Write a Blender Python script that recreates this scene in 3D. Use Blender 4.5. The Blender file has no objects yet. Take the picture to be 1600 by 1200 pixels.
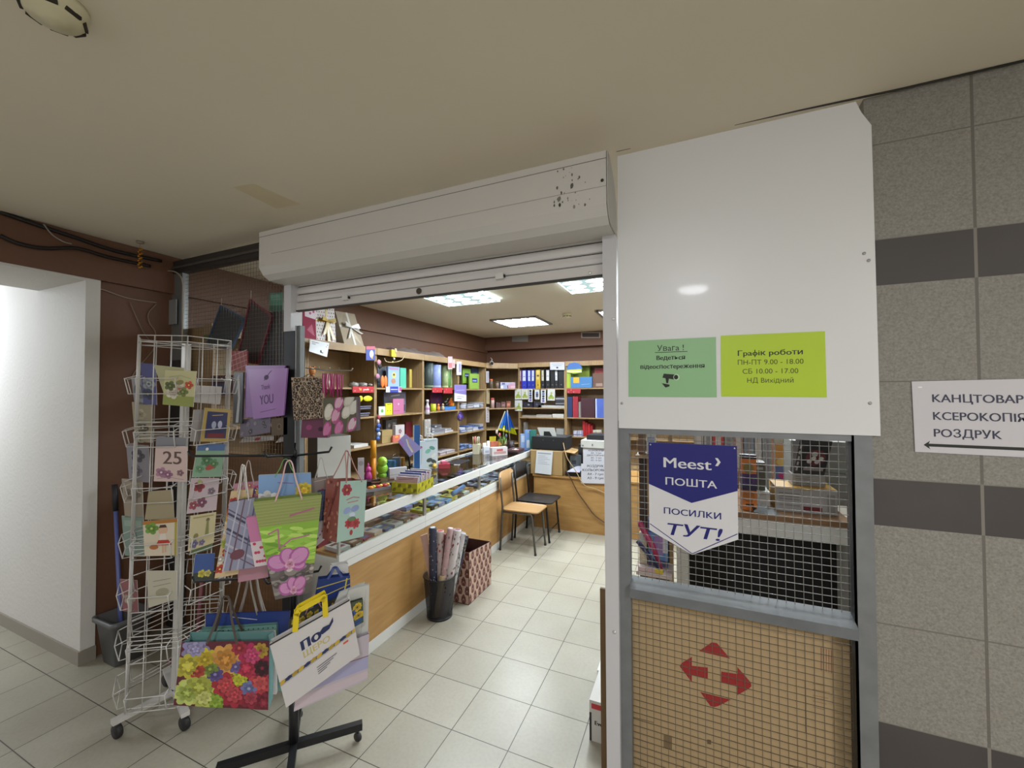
import bpy, math, random
from mathutils import Vector as V, Matrix
S = bpy.context.scene
COL = S.collection
# ---------------------------------------------------------------- camera, exposure
CZ = 1.66
YAW, PIT, ROL, FPX = 0.410770708, 0.0200662403, -0.00421832905, 640.906374
cy, sy, cp, sp = math.cos(YAW), math.sin(YAW), math.cos(PIT), math.sin(PIT)
FW = V((-sy * cp, cy * cp, sp)); R0 = V((cy, sy, 0)); U0 = R0.cross(FW)
RT = math.cos(ROL) * R0 + math.sin(ROL) * U0; UP = -math.sin(ROL) * R0 + math.cos(ROL) * U0
cam = bpy.data.cameras.new('camera'); cam.lens = FPX / 1600 * 36; cam.sensor_width = 36; cam.clip_start = .02
camo = bpy.data.objects.new('camera', cam); COL.objects.link(camo)
camo.matrix_world = Matrix(((RT.x, UP.x, -FW.x, 0), (RT.y, UP.y, -FW.y, 0), (RT.z, UP.z, -FW.z, CZ), (0, 0, 0, 1)))
S.camera = camo
S.view_settings.view_transform = 'Standard'; S.view_settings.look = 'None'
S.view_settings.gamma = 1; S.view_settings.use_curve_mapping = False
S.view_settings.exposure = 0.5
CEIL = 2.655; YF = 1.735
# ---------------------------------------------------------------- world: dim light of the long corridor
wd = bpy.data.worlds.new('corridor_light'); S.world = wd; wd.use_nodes = True
wd.node_tree.nodes['Background'].inputs[0].default_value = (1, .975, .94, 1)
wd.node_tree.nodes['Background'].inputs[1].default_value = .42

def area(name, loc, size, power, col=(1, 1, 1), rot=(0, 0, 0), sy=None):
    l = bpy.data.lights.new(name, 'AREA'); l.energy = power; l.color = col; l.size = size
    if sy: l.shape = 'RECTANGLE'; l.size_y = sy
    o = bpy.data.objects.new(name, l); COL.objects.link(o); o.location = loc; o.rotation_euler = rot
    return o
LAMP = 23.5      # emission strength of the shop's ceiling panels
area('passage_daylight', (-5.6, .35, 2.3), 1.0, 34, (.84, .92, 1), (math.radians(52), 0, 0))
area('corridor_fill_light', (2.6, -1.6, 2.62), 1.2, 95, (1, .98, .94), (0, 0, 0), .3)  # added fill light, out of view, to brighten the right of the corridor

# ---------------------------------------------------------------- pixel of the 1600 x 1200 frame -> point on a plane of the room
def ray(x, y): return FW + RT * ((x - 800) / FPX) - UP * ((y - 600) / FPX)
def FX(x, y, X): d = ray(x, y); p = d * (X / d.x); p.z += CZ; return p
def FY(x, y, Y): d = ray(x, y); p = d * (Y / d.y); p.z += CZ; return p
def FZ(x, y, Z): d = ray(x, y); p = d * ((Z - CZ) / d.z); p.z += CZ; return p
def FD(x, y, P, n):   # plane through P with normal n
    d = ray(x, y); o = V((0, 0, CZ)); return o + d * ((P - o).dot(n) / d.dot(n))

# ---------------------------------------------------------------- materials
def lin(h):
    h = h.lstrip('#'); c = [int(h[i:i + 2], 16) / 255 for i in (0, 2, 4)]
    return tuple(x / 12.92 if x <= .04045 else ((x + .055) / 1.055) ** 2.4 for x in c) + (1,)
def tone(h, k):
    c = [int(h[i:i + 2], 16) for i in (0, 2, 4)]; return ''.join('%02x' % max(0, min(255, int(x * k))) for x in c)
_M = {}
def mat(h, rough=.55, metal=0, var=.08, scale=6, bump=0, coat=0, bscale=None, spec=None):
    k = (h, rough, metal, var, scale, bump, coat, bscale)
    if k in _M: return _M[k]
    m = bpy.data.materials.new('m_' + h.lstrip('#')); m.use_nodes = True; nt = m.node_tree; N = nt.nodes; L = nt.links
    b = N['Principled BSDF']; b.inputs['Roughness'].default_value = rough; b.inputs['Metallic'].default_value = metal
    if coat: b.inputs['Coat Weight'].default_value = coat; b.inputs['Coat Roughness'].default_value = .06
    if spec is not None: b.inputs['Specular IOR Level'].default_value = spec
    tc = N.new('ShaderNodeTexCoord'); no = N.new('ShaderNodeTexNoise'); no.inputs['Scale'].default_value = scale
    no.inputs['Detail'].default_value = 4
    L.new(tc.outputs['Object'], no.inputs['Vector'])
    mx = N.new('ShaderNodeMix'); mx.data_type = 'RGBA'; c = lin(h)
    mx.inputs[6].default_value = tuple(x * (1 - var) for x in c[:3]) + (1,)
    mx.inputs[7].default_value = tuple(min(1, x * (1 + var)) for x in c[:3]) + (1,)
    L.new(no.outputs['Fac'], mx.inputs[0]); L.new(mx.outputs[2], b.inputs['Base Color'])
    if bump:
        n2 = N.new('ShaderNodeTexNoise'); n2.inputs['Scale'].default_value = bscale or scale * 8; n2.inputs['Detail'].default_value = 6
        bp = N.new('ShaderNodeBump'); bp.inputs['Strength'].default_value = bump; bp.inputs['Distance'].default_value = .01
        L.new(tc.outputs['Object'], n2.inputs['Vector']); L.new(n2.outputs['Fac'], bp.inputs['Height']); L.new(bp.outputs[0], b.inputs['Normal'])
    _M[k] = m; return m
def emit(h, s, name):
    m = bpy.data.materials.new(name); m.use_nodes = True; b = m.node_tree.nodes['Principled BSDF']
    b.inputs['Base Color'].default_value = lin(h); b.inputs['Emission Color'].default_value = lin(h); b.inputs['Emission Strength'].default_value = s
    return m
def glass(h='f4fbf8', rough=0.0, name='m_glass'):
    m = bpy.data.materials.new(name); m.use_nodes = True; b = m.node_tree.nodes['Principled BSDF']
    b.inputs['Base Color'].default_value = lin(h); b.inputs['Roughness'].default_value = rough
    b.inputs['Transmission Weight'].default_value = 1; b.inputs['IOR'].default_value = 1.45
    return m
def clear(h, alpha, rough=.15, name='m_clear_film'):
    m = bpy.data.materials.new(name); m.use_nodes = True; b = m.node_tree.nodes['Principled BSDF']
    b.inputs['Base Color'].default_value = lin(h); b.inputs['Roughness'].default_value = rough; b.inputs['Alpha'].default_value = alpha
    return m
def woodmat(h, h2, rough=.45, sc=(2, 22, 22), name='m_wood'):
    k = ('wood', h, h2, sc)
    if k in _M: return _M[k]
    m = bpy.data.materials.new(name); m.use_nodes = True; nt = m.node_tree; N = nt.nodes; L = nt.links; b = N['Principled BSDF']
    b.inputs['Roughness'].default_value = rough
    tc = N.new('ShaderNodeTexCoord'); mp = N.new('ShaderNodeMapping'); mp.inputs['Scale'].default_value = sc
    no = N.new('ShaderNodeTexNoise'); no.inputs['Scale'].default_value = 1.6; no.inputs['Detail'].default_value = 7; no.inputs['Distortion'].default_value = .6
    cr = N.new('ShaderNodeValToRGB'); e = cr.color_ramp.elements; e[0].position = .3; e[0].color = lin(h); e[1].position = .7; e[1].color = lin(h2)
    L.new(tc.outputs['Object'], mp.inputs[0]); L.new(mp.outputs[0], no.inputs['Vector']); L.new(no.outputs['Fac'], cr.inputs[0]); L.new(cr.outputs[0], b.inputs['Base Color'])
    _M[k] = m; return m
# node helpers for the tiled surfaces
def tile_floor():
    m = bpy.data.materials.new('m_floor_tile'); m.use_nodes = True; nt = m.node_tree; N = nt.nodes; L = nt.links; b = N['Principled BSDF']
    tc = N.new('ShaderNodeTexCoord'); mp = N.new('ShaderNodeMapping'); T = .303
    mp.inputs['Location'].default_value = (1.402 + T * 10, -1.7606 + T * 10, 0)
    br = N.new('ShaderNodeTexBrick'); br.offset = 0; br.squash = 1
    for k, v in (('Scale', 1), ('Mortar Size', .0022), ('Mortar Smooth', .15), ('Bias', 0), ('Brick Width', T), ('Row Height', T)): br.inputs[k].default_value = v
    br.inputs['Color1'].default_value = lin('a9a496'); br.inputs['Color2'].default_value = lin('a19c8d'); br.inputs['Mortar'].default_value = lin('46423a')
    no = N.new('ShaderNodeTexNoise'); no.inputs['Scale'].default_value = 2.2; no.inputs['Detail'].default_value = 8
    n3 = N.new('ShaderNodeTexNoise'); n3.inputs['Scale'].default_value = 60; n3.inputs['Detail'].default_value = 3
    mx = N.new('ShaderNodeMix'); mx.data_type = 'RGBA'; mx.blend_type = 'MULTIPLY'; mx.inputs[0].default_value = 1
    cr = N.new('ShaderNodeValToRGB'); e = cr.color_ramp.elements; e[0].position = .3; e[0].color = (.86, .85, .82, 1); e[1].position = .65; e[1].color = (1, 1, 1, 1)
    cr2 = N.new('ShaderNodeValToRGB'); e = cr2.color_ramp.elements; e[0].position = .3; e[0].color = (.93, .93, .92, 1); e[1].position = .6; e[1].color = (1, 1, 1, 1)
    m2 = N.new('ShaderNodeMix'); m2.data_type = 'RGBA'; m2.blend_type = 'MULTIPLY'; m2.inputs[0].default_value = 1
    L.new(tc.outputs['Object'], mp.inputs[0]); L.new(mp.outputs[0], br.inputs['Vector']); L.new(tc.outputs['Object'], no.inputs['Vector']); L.new(tc.outputs['Object'], n3.inputs['Vector'])
    L.new(no.outputs['Fac'], cr.inputs[0]); L.new(n3.outputs['Fac'], cr2.inputs[0])
    L.new(br.outputs['Color'], mx.inputs[6]); L.new(cr.outputs[0], mx.inputs[7]); L.new(mx.outputs[2], m2.inputs[6]); L.new(cr2.outputs[0], m2.inputs[7]); L.new(m2.outputs[2], b.inputs['Base Color'])
    b.inputs['Roughness'].default_value = .32
    bp = N.new('ShaderNodeBump'); bp.invert = True; bp.inputs['Strength'].default_value = .5; bp.inputs['Distance'].default_value = .003
    L.new(br.outputs['Fac'], bp.inputs['Height']); L.new(bp.outputs[0], b.inputs['Normal'])
    return m
def math_n(nt, op, a, b_=None, **k):
    n = nt.nodes.new('ShaderNodeMath'); n.operation = op
    for i, v in enumerate((a, b_)):
        if v is None: continue
        if isinstance(v, (int, float)): n.inputs[i].default_value = v
        else: nt.links.new(v, n.inputs[i])
    return n.outputs[0]
def band_wall():
    m = bpy.data.materials.new('m_banded_stone_tile'); m.use_nodes = True; nt = m.node_tree; N = nt.nodes; L = nt.links; b = N['Principled BSDF']
    tc = N.new('ShaderNodeTexCoord'); sx = N.new('ShaderNodeSeparateXYZ'); L.new(tc.outputs['Object'], sx.inputs[0])
    X, Z = sx.outputs[0], sx.outputs[2]
    P, D = .799, .155                                   # band period and height; a dark band starts at z = 1.213
    zz = math_n(nt, 'MODULO', math_n(nt, 'ADD', Z, P * 4 - 1.213), P)
    dark = math_n(nt, 'LESS_THAN', zz, D)
    j = math_n(nt, 'MODULO', math_n(nt, 'ADD', X, .6 * 5 - .817), .6)
    vj = math_n(nt, 'LESS_THAN', math_n(nt, 'ABSOLUTE', math_n(nt, 'SUBTRACT', j, .004)), .004)
    hj = math_n(nt, 'LESS_THAN', math_n(nt, 'ABSOLUTE', math_n(nt, 'SUBTRACT', zz, D + .322)), .0022)
    hj2 = math_n(nt, 'LESS_THAN', math_n(nt, 'ABSOLUTE', math_n(nt, 'SUBTRACT', zz, D)), .0015)
    no = N.new('ShaderNodeTexNoise'); no.inputs['Scale'].default_value = 140; no.inputs['Detail'].default_value = 4; no.inputs['Roughness'].default_value = .7
    L.new(tc.outputs['Object'], no.inputs['Vector'])
    nb = N.new('ShaderNodeTexNoise'); nb.inputs['Scale'].default_value = 3; nb.inputs['Detail'].default_value = 5; L.new(tc.outputs['Object'], nb.inputs['Vector'])
    cr = N.new('ShaderNodeValToRGB'); e = cr.color_ramp.elements; e[0].position = .3; e[0].color = lin('77736c'); e[1].position = .72; e[1].color = lin('98948b'); L.new(no.outputs['Fac'], cr.inputs[0])
    cd = N.new('ShaderNodeValToRGB'); e = cd.color_ramp.elements; e[0].position = .3; e[0].color = lin('433e3d'); e[1].position = .72; e[1].color = lin('4d4846'); L.new(nb.outputs['Fac'], cd.inputs[0])
    def mix(f, a, c2):
        x = N.new('ShaderNodeMix'); x.data_type = 'RGBA'; L.new(f, x.inputs[0])
        for i, v in ((6, a), (7, c2)):
            if isinstance(v, tuple): x.inputs[i].default_value = v
            else: L.new(v, x.inputs[i])
        return x.outputs[2]
    lt = mix(hj, cr.outputs[0], lin('6d6963'))
    lt = mix(vj, lt, lin('69645d'))
    dk = mix(vj, cd.outputs[0], lin('7d7870'))
    c = mix(dark, lt, dk); c = mix(hj2, c, lin('7c7870'))
    L.new(c, b.inputs['Base Color']); b.inputs['Roughness'].default_value = .6
    nd = math_n(nt, 'SUBTRACT', 1.0, dark)
    bp = N.new('ShaderNodeBump'); bp.inputs['Distance'].default_value = .004; L.new(math_n(nt, 'MULTIPLY', nd, .55), bp.inputs['Strength'])
    n2 = N.new('ShaderNodeTexNoise'); n2.inputs['Scale'].default_value = 90; n2.inputs['Detail'].default_value = 6; L.new(tc.outputs['Object'], n2.inputs['Vector'])
    L.new(n2.outputs['Fac'], bp.inputs['Height']); L.new(bp.outputs[0], b.inputs['Normal'])
    return m

# ---------------------------------------------------------------- mesh builder
def bil(C, u, v): return (C[0] * (1 - u) + C[1] * u) * (1 - v) + (C[3] * (1 - u) + C[2] * u) * v
def qn(C): return (C[1] - C[0]).cross(C[3] - C[0]).normalized()
class MB:
    def __init__(s): s.v = []; s.f = []; s.k = []; s.ms = []; s.sm = []
    def mi(s, m):
        if isinstance(m, str): m = mat(m)
        if m not in s.ms: s.ms.append(m)
        return s.ms.index(m)
    def add(s, vs, fs, m, smooth=False):
        n = len(s.v); i = s.mi(m); s.v += [V(p) for p in vs]
        for f in fs: s.f.append([n + a for a in f]); s.k.append(i); s.sm.append(smooth)
        return s
    def quad(s, C, m): return s.add(C, [(0, 1, 2, 3)], m)
    def poly(s, P, m): return s.add(P, [tuple(range(len(P)))], m)
    def prism(s, P, d, m, mf=None):          # polygon P (front), extruded along d
        n = len(P); P = [V(p) for p in P]; d = V(d)
        s.add(P, [tuple(range(n))], mf or m)
        s.add(P + [p + d for p in P], [tuple(range(2 * n - 1, n - 1, -1))] + [((i + 1) % n, i, n + i, n + (i + 1) % n) for i in range(n)], m)
        return s
    def box(s, lo, hi, m):
        x0, y0, z0 = lo; x1, y1, z1 = hi
        return s.add([(x0, y0, z0), (x1, y0, z0), (x1, y0, z1), (x0, y0, z1), (x0, y1, z0), (x1, y1, z0), (x1, y1, z1), (x0, y1, z1)],
            [(0, 1, 2, 3), (1, 5, 6, 2), (5, 4, 7, 6), (4, 0, 3, 7), (3, 2, 6, 7), (4, 5, 1, 0)], m)
    def cbox(s, c, sz, m, rz=0, tilt=0):      # centred box turned about z, tilted about its own x
        M = Matrix.Rotation(rz, 3, 'Z') @ Matrix.Rotation(tilt, 3, 'X'); c = V(c); a, b, d = (V(sz) / 2)
        P = [c + M @ V((i * a, j * b, k * d)) for k in (-1, 1) for j in (-1, 1) for i in (-1, 1)]
        return s.add(P, [(0, 1, 5, 4), (1, 3, 7, 5), (3, 2, 6, 7), (2, 0, 4, 6), (4, 5, 7, 6), (2, 3, 1, 0)], m)
    def tube(s, P, r, m, n=8, closed=False, caps=True, up=None):
        P = [V(p) for p in P]; N = len(P); vs = []; r = r if isinstance(r, (list, tuple)) else [r] * N
        ref = None
        for i in range(N):
            a = P[i - 1] if (i or closed) else P[i]; c = P[(i + 1) % N] if (i < N - 1 or closed) else P[i]
            t = (c - a)
            if t.length < 1e-9: t = V((0, 0, 1))
            t.normalize()
            if ref is None: ref = V((0, 0, 1)) if abs(t.z) < .9 else V((1, 0, 0))
            e1 = (ref - t * ref.dot(t)); e1 = e1.normalized() if e1.length > 1e-6 else t.orthogonal().normalized()
            ref = e1; e2 = t.cross(e1)
            for j in range(n):
                an = 2 * math.pi * (j + .5) / n; vs.append(P[i] + (e1 * math.cos(an) + e2 * math.sin(an)) * r[i])
        fs = []
        for i in range(N if closed else N - 1):
            for j in range(n):
                a = i * n + j; b = i * n + (j + 1) % n; q = (i + 1) % N * n
                fs.append((a, b, q + (j + 1) % n, q + j))
        if caps and not closed: fs += [tuple(range(n - 1, -1, -1)), tuple(range((N - 1) * n, N * n))]
        return s.add(vs, fs, m, n > 4)
    def bar(s, a, b, w, h, m, up=(0, 0, 1)):  # rectangular bar between two points
        a, b = V(a), V(b); t = (b - a).normalized(); u = V(up); u = (u - t * u.dot(t)).normalized(); e = t.cross(u)
        P = [p + e * (i * w / 2) + u * (j * h / 2) for p in (a, b) for i, j in ((-1, -1), (1, -1), (1, 1), (-1, 1))]
        return s.add(P, [(3, 2, 1, 0), (4, 5, 6, 7), (0, 1, 5, 4), (1, 2, 6, 5), (2, 3, 7, 6), (3, 0, 4, 7)], m)
    def lathe(s, c, prof, m, n=24, axis=(0, 0, 1), smooth=True, caps=True):
        c = V(c); A = V(axis).normalized(); e1 = A.orthogonal().normalized(); e2 = A.cross(e1)
        vs = [c + A * z + (e1 * math.cos(2 * math.pi * j / n) + e2 * math.sin(2 * math.pi * j / n)) * r for r, z in prof for j in range(n)]
        fs = [(i * n + j, i * n + (j + 1) % n, (i + 1) * n + (j + 1) % n, (i + 1) * n + j) for i in range(len(prof) - 1) for j in range(n)]
        if caps: fs += [tuple(range(n - 1, -1, -1)), tuple(range((len(prof) - 1) * n, len(prof) * n))]
        return s.add(vs, fs, m, smooth)
    def ball(s, c, r, m, n=10, k=6):
        r = V(r) if isinstance(r, (list, tuple)) else V((r, r, r)); c = V(c); vs = []; fs = []
        for i in range(k + 1):
            t = math.pi * i / k
            for j in range(n):
                p = 2 * math.pi * j / n; vs.append(c + V((r.x * math.sin(t) * math.cos(p), r.y * math.sin(t) * math.sin(p), r.z * math.cos(t))))
        for i in range(k):
            for j in range(n): fs.append((i * n + j, (i + 1) * n + j, (i + 1) * n + (j + 1) % n, i * n + (j + 1) % n))
        return s.add(vs, fs, m, True)
    # printed patterns lying on the quad C (bl, br, tr, tl), part of the same mesh
    def prints(s, C, items, lift=.0006, step=.00012):
        step = min(step, .002 / max(1, len(items))); n = qn(C); W = ((C[1] - C[0]).length + (C[2] - C[3]).length) / 2; H = ((C[3] - C[0]).length + (C[2] - C[1]).length) / 2
        for k, it in enumerate(items):
            o = n * (lift + step * k); t = it[0]
            if t == 'e':
                _, u, v, ru, rv, rot, m = it; ca, sa = math.cos(rot), math.sin(rot); P = []
                for j in range(12):
                    a = 2 * math.pi * j / 12; x = ru * math.cos(a); y = rv * math.sin(a)
                    P.append((u + (x * ca - y * sa) / W, v + (x * sa + y * ca) / H))
            elif t == 'r': _, u0, v0, u1, v1, m = it; P = [(u0, v0), (u1, v0), (u1, v1), (u0, v1)]
            elif t == 'p': _, P, m = it
            elif t == 'l':
                _, pts, w, m = it
                for a, b in zip(pts, pts[1:]):
                    dx, dy = (b[0] - a[0]) * W, (b[1] - a[1]) * H; l = math.hypot(dx, dy) or 1; ex, ey = -dy / l * w / 2 / W, dx / l * w / 2 / H
                    s.poly([bil(C, x, y) + o for x, y in ((a[0] - ex, a[1] - ey), (b[0] - ex, b[1] - ey), (b[0] + ex, b[1] + ey), (a[0] + ex, a[1] + ey))], m)
                continue
            elif t == 'f':    # flower: rings of petals of radius r, a heart
                _, u, v, r, npet, m, m2, rot = it; h0 = m if isinstance(m, str) else None
                for li_, (kr, kt) in enumerate(((1, 1), (.7, .84), (.44, 1.13)) if r > .03 else ((1, 1), (.6, .85))):
                    rr = r * kr; np_ = max(5, npet - li_)
                    for q in range(np_):
                        a = rot + li_ * .45 + 2 * math.pi * q / np_; cx, cyy = u + math.cos(a) * rr * .6 / W, v + math.sin(a) * rr * .6 / H; pp = []
                        for j in range(9):
                            b = 2 * math.pi * j / 9; x = rr * .44 * math.cos(b); y = rr * (.42 if npet < 7 else .32) * math.sin(b)
                            pp.append((cx + (x * math.cos(a) - y * math.sin(a)) / W, cyy + (x * math.sin(a) + y * math.cos(a)) / H))
                        s.poly([bil(C, min(1, max(0, x)), min(1, max(0, y))) + o + n * (2e-5 * q) for x, y in pp], tone(h0, kt * (1 if q % 2 else .93)) if h0 else m)
                    o = o + n * 2.5e-4
                P = [(u + r * .2 / W * math.cos(2 * math.pi * j / 9), v + r * .2 / H * math.sin(2 * math.pi * j / 9)) for j in range(9)]; m = m2
            elif t == 't':
                _, txt, u, v, h, m, al, bold = it; s.text(C, txt, u, v, h, m, al, bold, lift + step * k); continue
            s.poly([bil(C, min(1, max(0, x)), min(1, max(0, y))) + o for x, y in P], m)
        return s
    def text(s, C, txt, u, v, h, m, al='CENTER', bold=0, lift=.0006, shear=0, squeeze=1, w=0):
        # some Cyrillic outlines do not fill cleanly: use the identical Latin shapes, and draw the small en from a pe's box
        tr = txt.translate(str.maketrans('еЕсСаАоОрРхХіІКВТМНу', 'eEcCaAoOpPxXiIKBTMHy')); ens = [i for i, c in enumerate(tr) if c in 'нф']; efs = [tr[i] == 'ф' for i in ens]; tr = tr.replace('н', 'п').replace('ф', 'o')
        cu = bpy.data.curves.new('t', 'FONT'); cu.body = tr; cu.size = 1; cu.align_x = al; cu.shear = shear; cu.resolution_u = 4
        if ens:
            for j in range(len(ens) + 1): cu.materials.append(mat('808080'))
            for j, i in enumerate(ens): cu.body_format[i].material_index = j + 1
        ob = bpy.data.objects.new('t', cu); COL.objects.link(ob); dg = bpy.context.evaluated_depsgraph_get()
        me = bpy.data.meshes.new_from_object(ob.evaluated_get(dg)); VV = [tuple(p.co[:2]) for p in me.vertices]; FF = []; bb = {}
        for f in me.polygons:
            if ens and f.material_index and efs[f.material_index - 1]: FF.append(tuple(f.vertices))
            if ens and f.material_index: bb.setdefault(f.material_index, []).extend(VV[i] for i in f.vertices)
            else: FF.append(tuple(f.vertices))
        for ci, P in bb.items():
            x0, x1 = min(p[0] for p in P), max(p[0] for p in P); y1 = max(p[1] for p in P); t = (x1 - x0) * .2; ym = y1 * .5
            if efs[ci - 1]: xm = (x0 + x1) / 2; n0 = len(VV); VV += [(xm - t * .3, -.22), (xm + t * .3, -.22), (xm + t * .3, .76), (xm - t * .3, .76)]; FF.append((n0, n0 + 1, n0 + 2, n0 + 3)); continue
            for A in ((x0, 0, x0 + t, y1), (x1 - t, 0, x1, y1), (x0 + t, ym - t * .45, x1 - t, ym + t * .45)): n0 = len(VV); VV += [(A[0], A[1]), (A[2], A[1]), (A[2], A[3]), (A[0], A[3])]; FF.append((n0, n0 + 1, n0 + 2, n0 + 3))
        k = h / .73
        if w: xs = [p[0] for p in VV]; squeeze = w / (max(xs) - min(xs)) / k
        ex = ((C[1] - C[0]).normalized()); n = qn(C); ey = (bil(C, u, 1) - bil(C, u, 0)).normalized(); o = bil(C, u, v) + n * lift
        for j, sh in enumerate((0,) if bold < .005 else (-1, 0, 1) if bold < .016 else (-2, -1, 0, 1, 2)):     # bold: strokes widened sideways
            q = sh * (.016 if bold < .012 else .022) * k; s.add([o + ex * (p[0] * k * squeeze + q) + ey * (p[1] * k) + n * (1e-5 * j) for p in VV], FF, m)
        bpy.data.objects.remove(ob); bpy.data.meshes.remove(me); bpy.data.curves.remove(cu)
        return s
    def bounds(s):
        return V([min(p[i] for p in s.v) for i in range(3)]), V([max(p[i] for p in s.v) for i in range(3)])
    def obj(s, name, loc=V((0, 0, 0)), parent=None, bevel=0):
        me = bpy.data.meshes.new(name); me.from_pydata([tuple(p - loc) for p in s.v], [], s.f)
        for m in s.ms: me.materials.append(m)
        me.polygons.foreach_set('material_index', s.k); me.polygons.foreach_set('use_smooth', s.sm); me.update()
        o = bpy.data.objects.new(name, me); COL.objects.link(o)
        if parent: o.parent = parent
        else: o.location = loc
        if bevel:
            b = o.modifiers.new('bevel', 'BEVEL'); b.width = bevel; b.segments = 2; b.limit_method = 'ANGLE'
        return o
def tag(o, label=None, cat=None, group=None, kind=None):
    for k, v in (('label', label), ('category', cat), ('group', group), ('kind', kind)):
        if v: o[k] = v
    return o
def base(mbs):
    B = [m.bounds() for m in mbs if m.v]; lo = V([min(b[0][i] for b in B) for i in range(3)]); hi = V([max(b[1][i] for b in B) for i in range(3)])
    return V(((lo.x + hi.x) / 2, (lo.y + hi.y) / 2, lo.z))
def single(name, mb, label, cat, group=None, bevel=0, kind=None):
    return tag(mb.obj(name, base([mb]), None, bevel), label, cat, group, kind)
def thing(name, parts, label, cat, group=None, kind=None):
    """parts: [(name, mesh builder, {options: bevel, label, subs: [(name, mesh builder), ...], kind})]"""
    loc = base([p[1] for p in parts])
    e = bpy.data.objects.new(name, None); COL.objects.link(e); e.location = loc; e.empty_display_size = .05; tag(e, label, cat, group, kind)
    for p in parts:
        op = p[2] if len(p) > 2 else {}
        if not p[1].v: continue
        o = p[1].obj(p[0], loc, e, op.get('bevel', 0)); tag(o, op.get('label'), None, None, op.get('kind'))
        for q in op.get('subs', ()):
            q[1].obj(q[0], loc, o, q[2] if len(q) > 2 else 0)
    return e
def struct(name, mb, bevel=0): return tag(mb.obj(name, V((0, 0, 0)), None, bevel), kind='structure')
# ================================================================ the setting
BROWN = mat('64432f', .6, var=.12, scale=2, bump=.15, bscale=30)
BROWN2 = mat('6a4836', .6, var=.12, scale=2, bump=.15, bscale=30)
WHITEW = mat('c9c6c0', .7, var=.05, scale=2, bump=.3, bscale=40)
PLAST = mat('d8cfbc', .8, var=.03, scale=1.5, bump=.05, bscale=25)
struct('floor', MB().quad([V((-9, -3, 0)), V((5, -3, 0)), V((5, 7.2, 0)), V((-9, 7.2, 0))], tile_floor()))
cb = MB().box((-4.1, -3, CEIL), (5, 7.2, CEIL + .1), PLAST); struct('ceiling', cb)
# left wall: brown plaster, a proud brown beam along its top, a white lintel over the passage
struct('wall_left', MB().box((-3.62, 1.345, 0), (-3.47, 6.9, CEIL - .002), BROWN))
struct('trim_1', MB().box((-3.6, -3, 2.385), (-3.44, 6.78, CEIL - .001), BROWN))                  # beam
struct('trim_2', MB().box((-4.1, -3, 2.37), (-3.45, 1.272, 2.6), WHITEW).box((-4.1, 1.272, 2.37), (-3.6, 1.35, 2.6), WHITEW))   # lintel
struct('wall_passage', MB().box((-9, 1.273, 0), (-3.45, 1.343, 3.1), WHITEW))
struct('baseboard_passage', MB().box((-9, 1.262, 0), (-3.4525, 1.2735, .083), mat('8a8378', .4)).box((-3.452, 1.262, 0), (-3.44, 1.345, .083), mat('8a8378', .4)))
# shop
struct('wall_back', MB().box((-3.6, 6.8, 0), (1.9, 6.95, CEIL - .002), BROWN2))
struct('trim_3', MB().box((-3.44, 6.66, 2.42), (1.75, 6.82, CEIL - .001), BROWN2))
struct('wall_right', MB().box((1.75, 1.86, 0), (1.9, 6.9, CEIL - .002), mat('b8b2a6', .7, bump=.1)))
struct('wall_front', MB().box((.552, 1.745, 0), (5, 1.86, CEIL - .001), band_wall()))
# ceiling lamps of the shop
LIT = emit('eef8ff', LAMP * 2.2, 'm_lit_tube'); DIM = emit('c9dcec', .5, 'm_lit_reflector'); RIMG = emit('d8f0f4', 9, 'm_lit_edge'); DIM2 = emit('b4d4d8', .5, 'm_lit_diffuser'); GREY = mat('8d8a86', .4, .3)
def ceiling_lamp(x, y, label, louvre):
    z = CEIL; a = .32; P = []
    if louvre:
        f = MB()
        for s in (-1, 1):
            f.box((x + s * a - .02, y - a - .02, z - .022), (x + s * a + .02, y + a + .02, z - .001), GREY)
            f.box((x - a, y + s * a - .02, z - .022), (x + a, y + s * a + .02, z - .001), GREY)
        P.append(('frame', f)); P.append(('reflector', MB().box((x - a + .02, y - a + .02, z - .008), (x + a - .02, y + a - .02, z - .002), DIM)))
        for i in range(5): xx = x - a + .08 + i * (2 * a - .16) / 4; P.append(('tube', MB().box((xx - .03, y - a + .03, z - .016), (xx + .03, y + a - .03, z - .0085), LIT)))
    else:
        P.append(('frame', MB().box((x - a, y - a, z - .006), (x + a, y + a, z - .001), GREY))); P.append(('glowing_edge', MB().box((x - a + .001, y - a + .001, z - .027), (x + a - .001, y + a - .001, z - .0062), RIMG))); P.append(('diffuser', MB().box((x - a + .008, y - a + .008, z - .028), (x + a - .008, y + a - .008, z - .006), DIM2)))
        for i in range(3):
            for j in range(4):
                xx, yy = x - a + .11 + i * .21, y - a + .09 + j * .153; P.append(('bright_patch', MB().poly([V((xx + .088 * math.cos(t), yy + .055 * math.sin(t), z - .0285)) for t in [-k * math.pi / 7 for k in range(14)]], LIT)))
    return thing('ceiling_lamp', P, label, 'ceiling lamp', 'square ceiling lamps in the shop')
ceiling_lamp(-2.17, 3.62, 'bright square ceiling lamp half hidden by the shutter, nearest the left shelves', False)
ceiling_lamp(-.745, 3.62, 'bright square ceiling lamp cut by the shutter beside the white post', False)
ceiling_lamp(-2.165, 5.33, 'square louvred ceiling lamp in plain view in the middle of the shop ceiling', True)
ceiling_lamp(-.72, 5.3, 'square ceiling lamp of which only a corner shows left of the white post', True)
ceiling_lamp(.7, 3.62, 'square ceiling lamp over the front right counter behind the white panel', False)
ceiling_lamp(.7, 5.3, 'square ceiling lamp at the back right of the shop behind the white panel', True)
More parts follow.
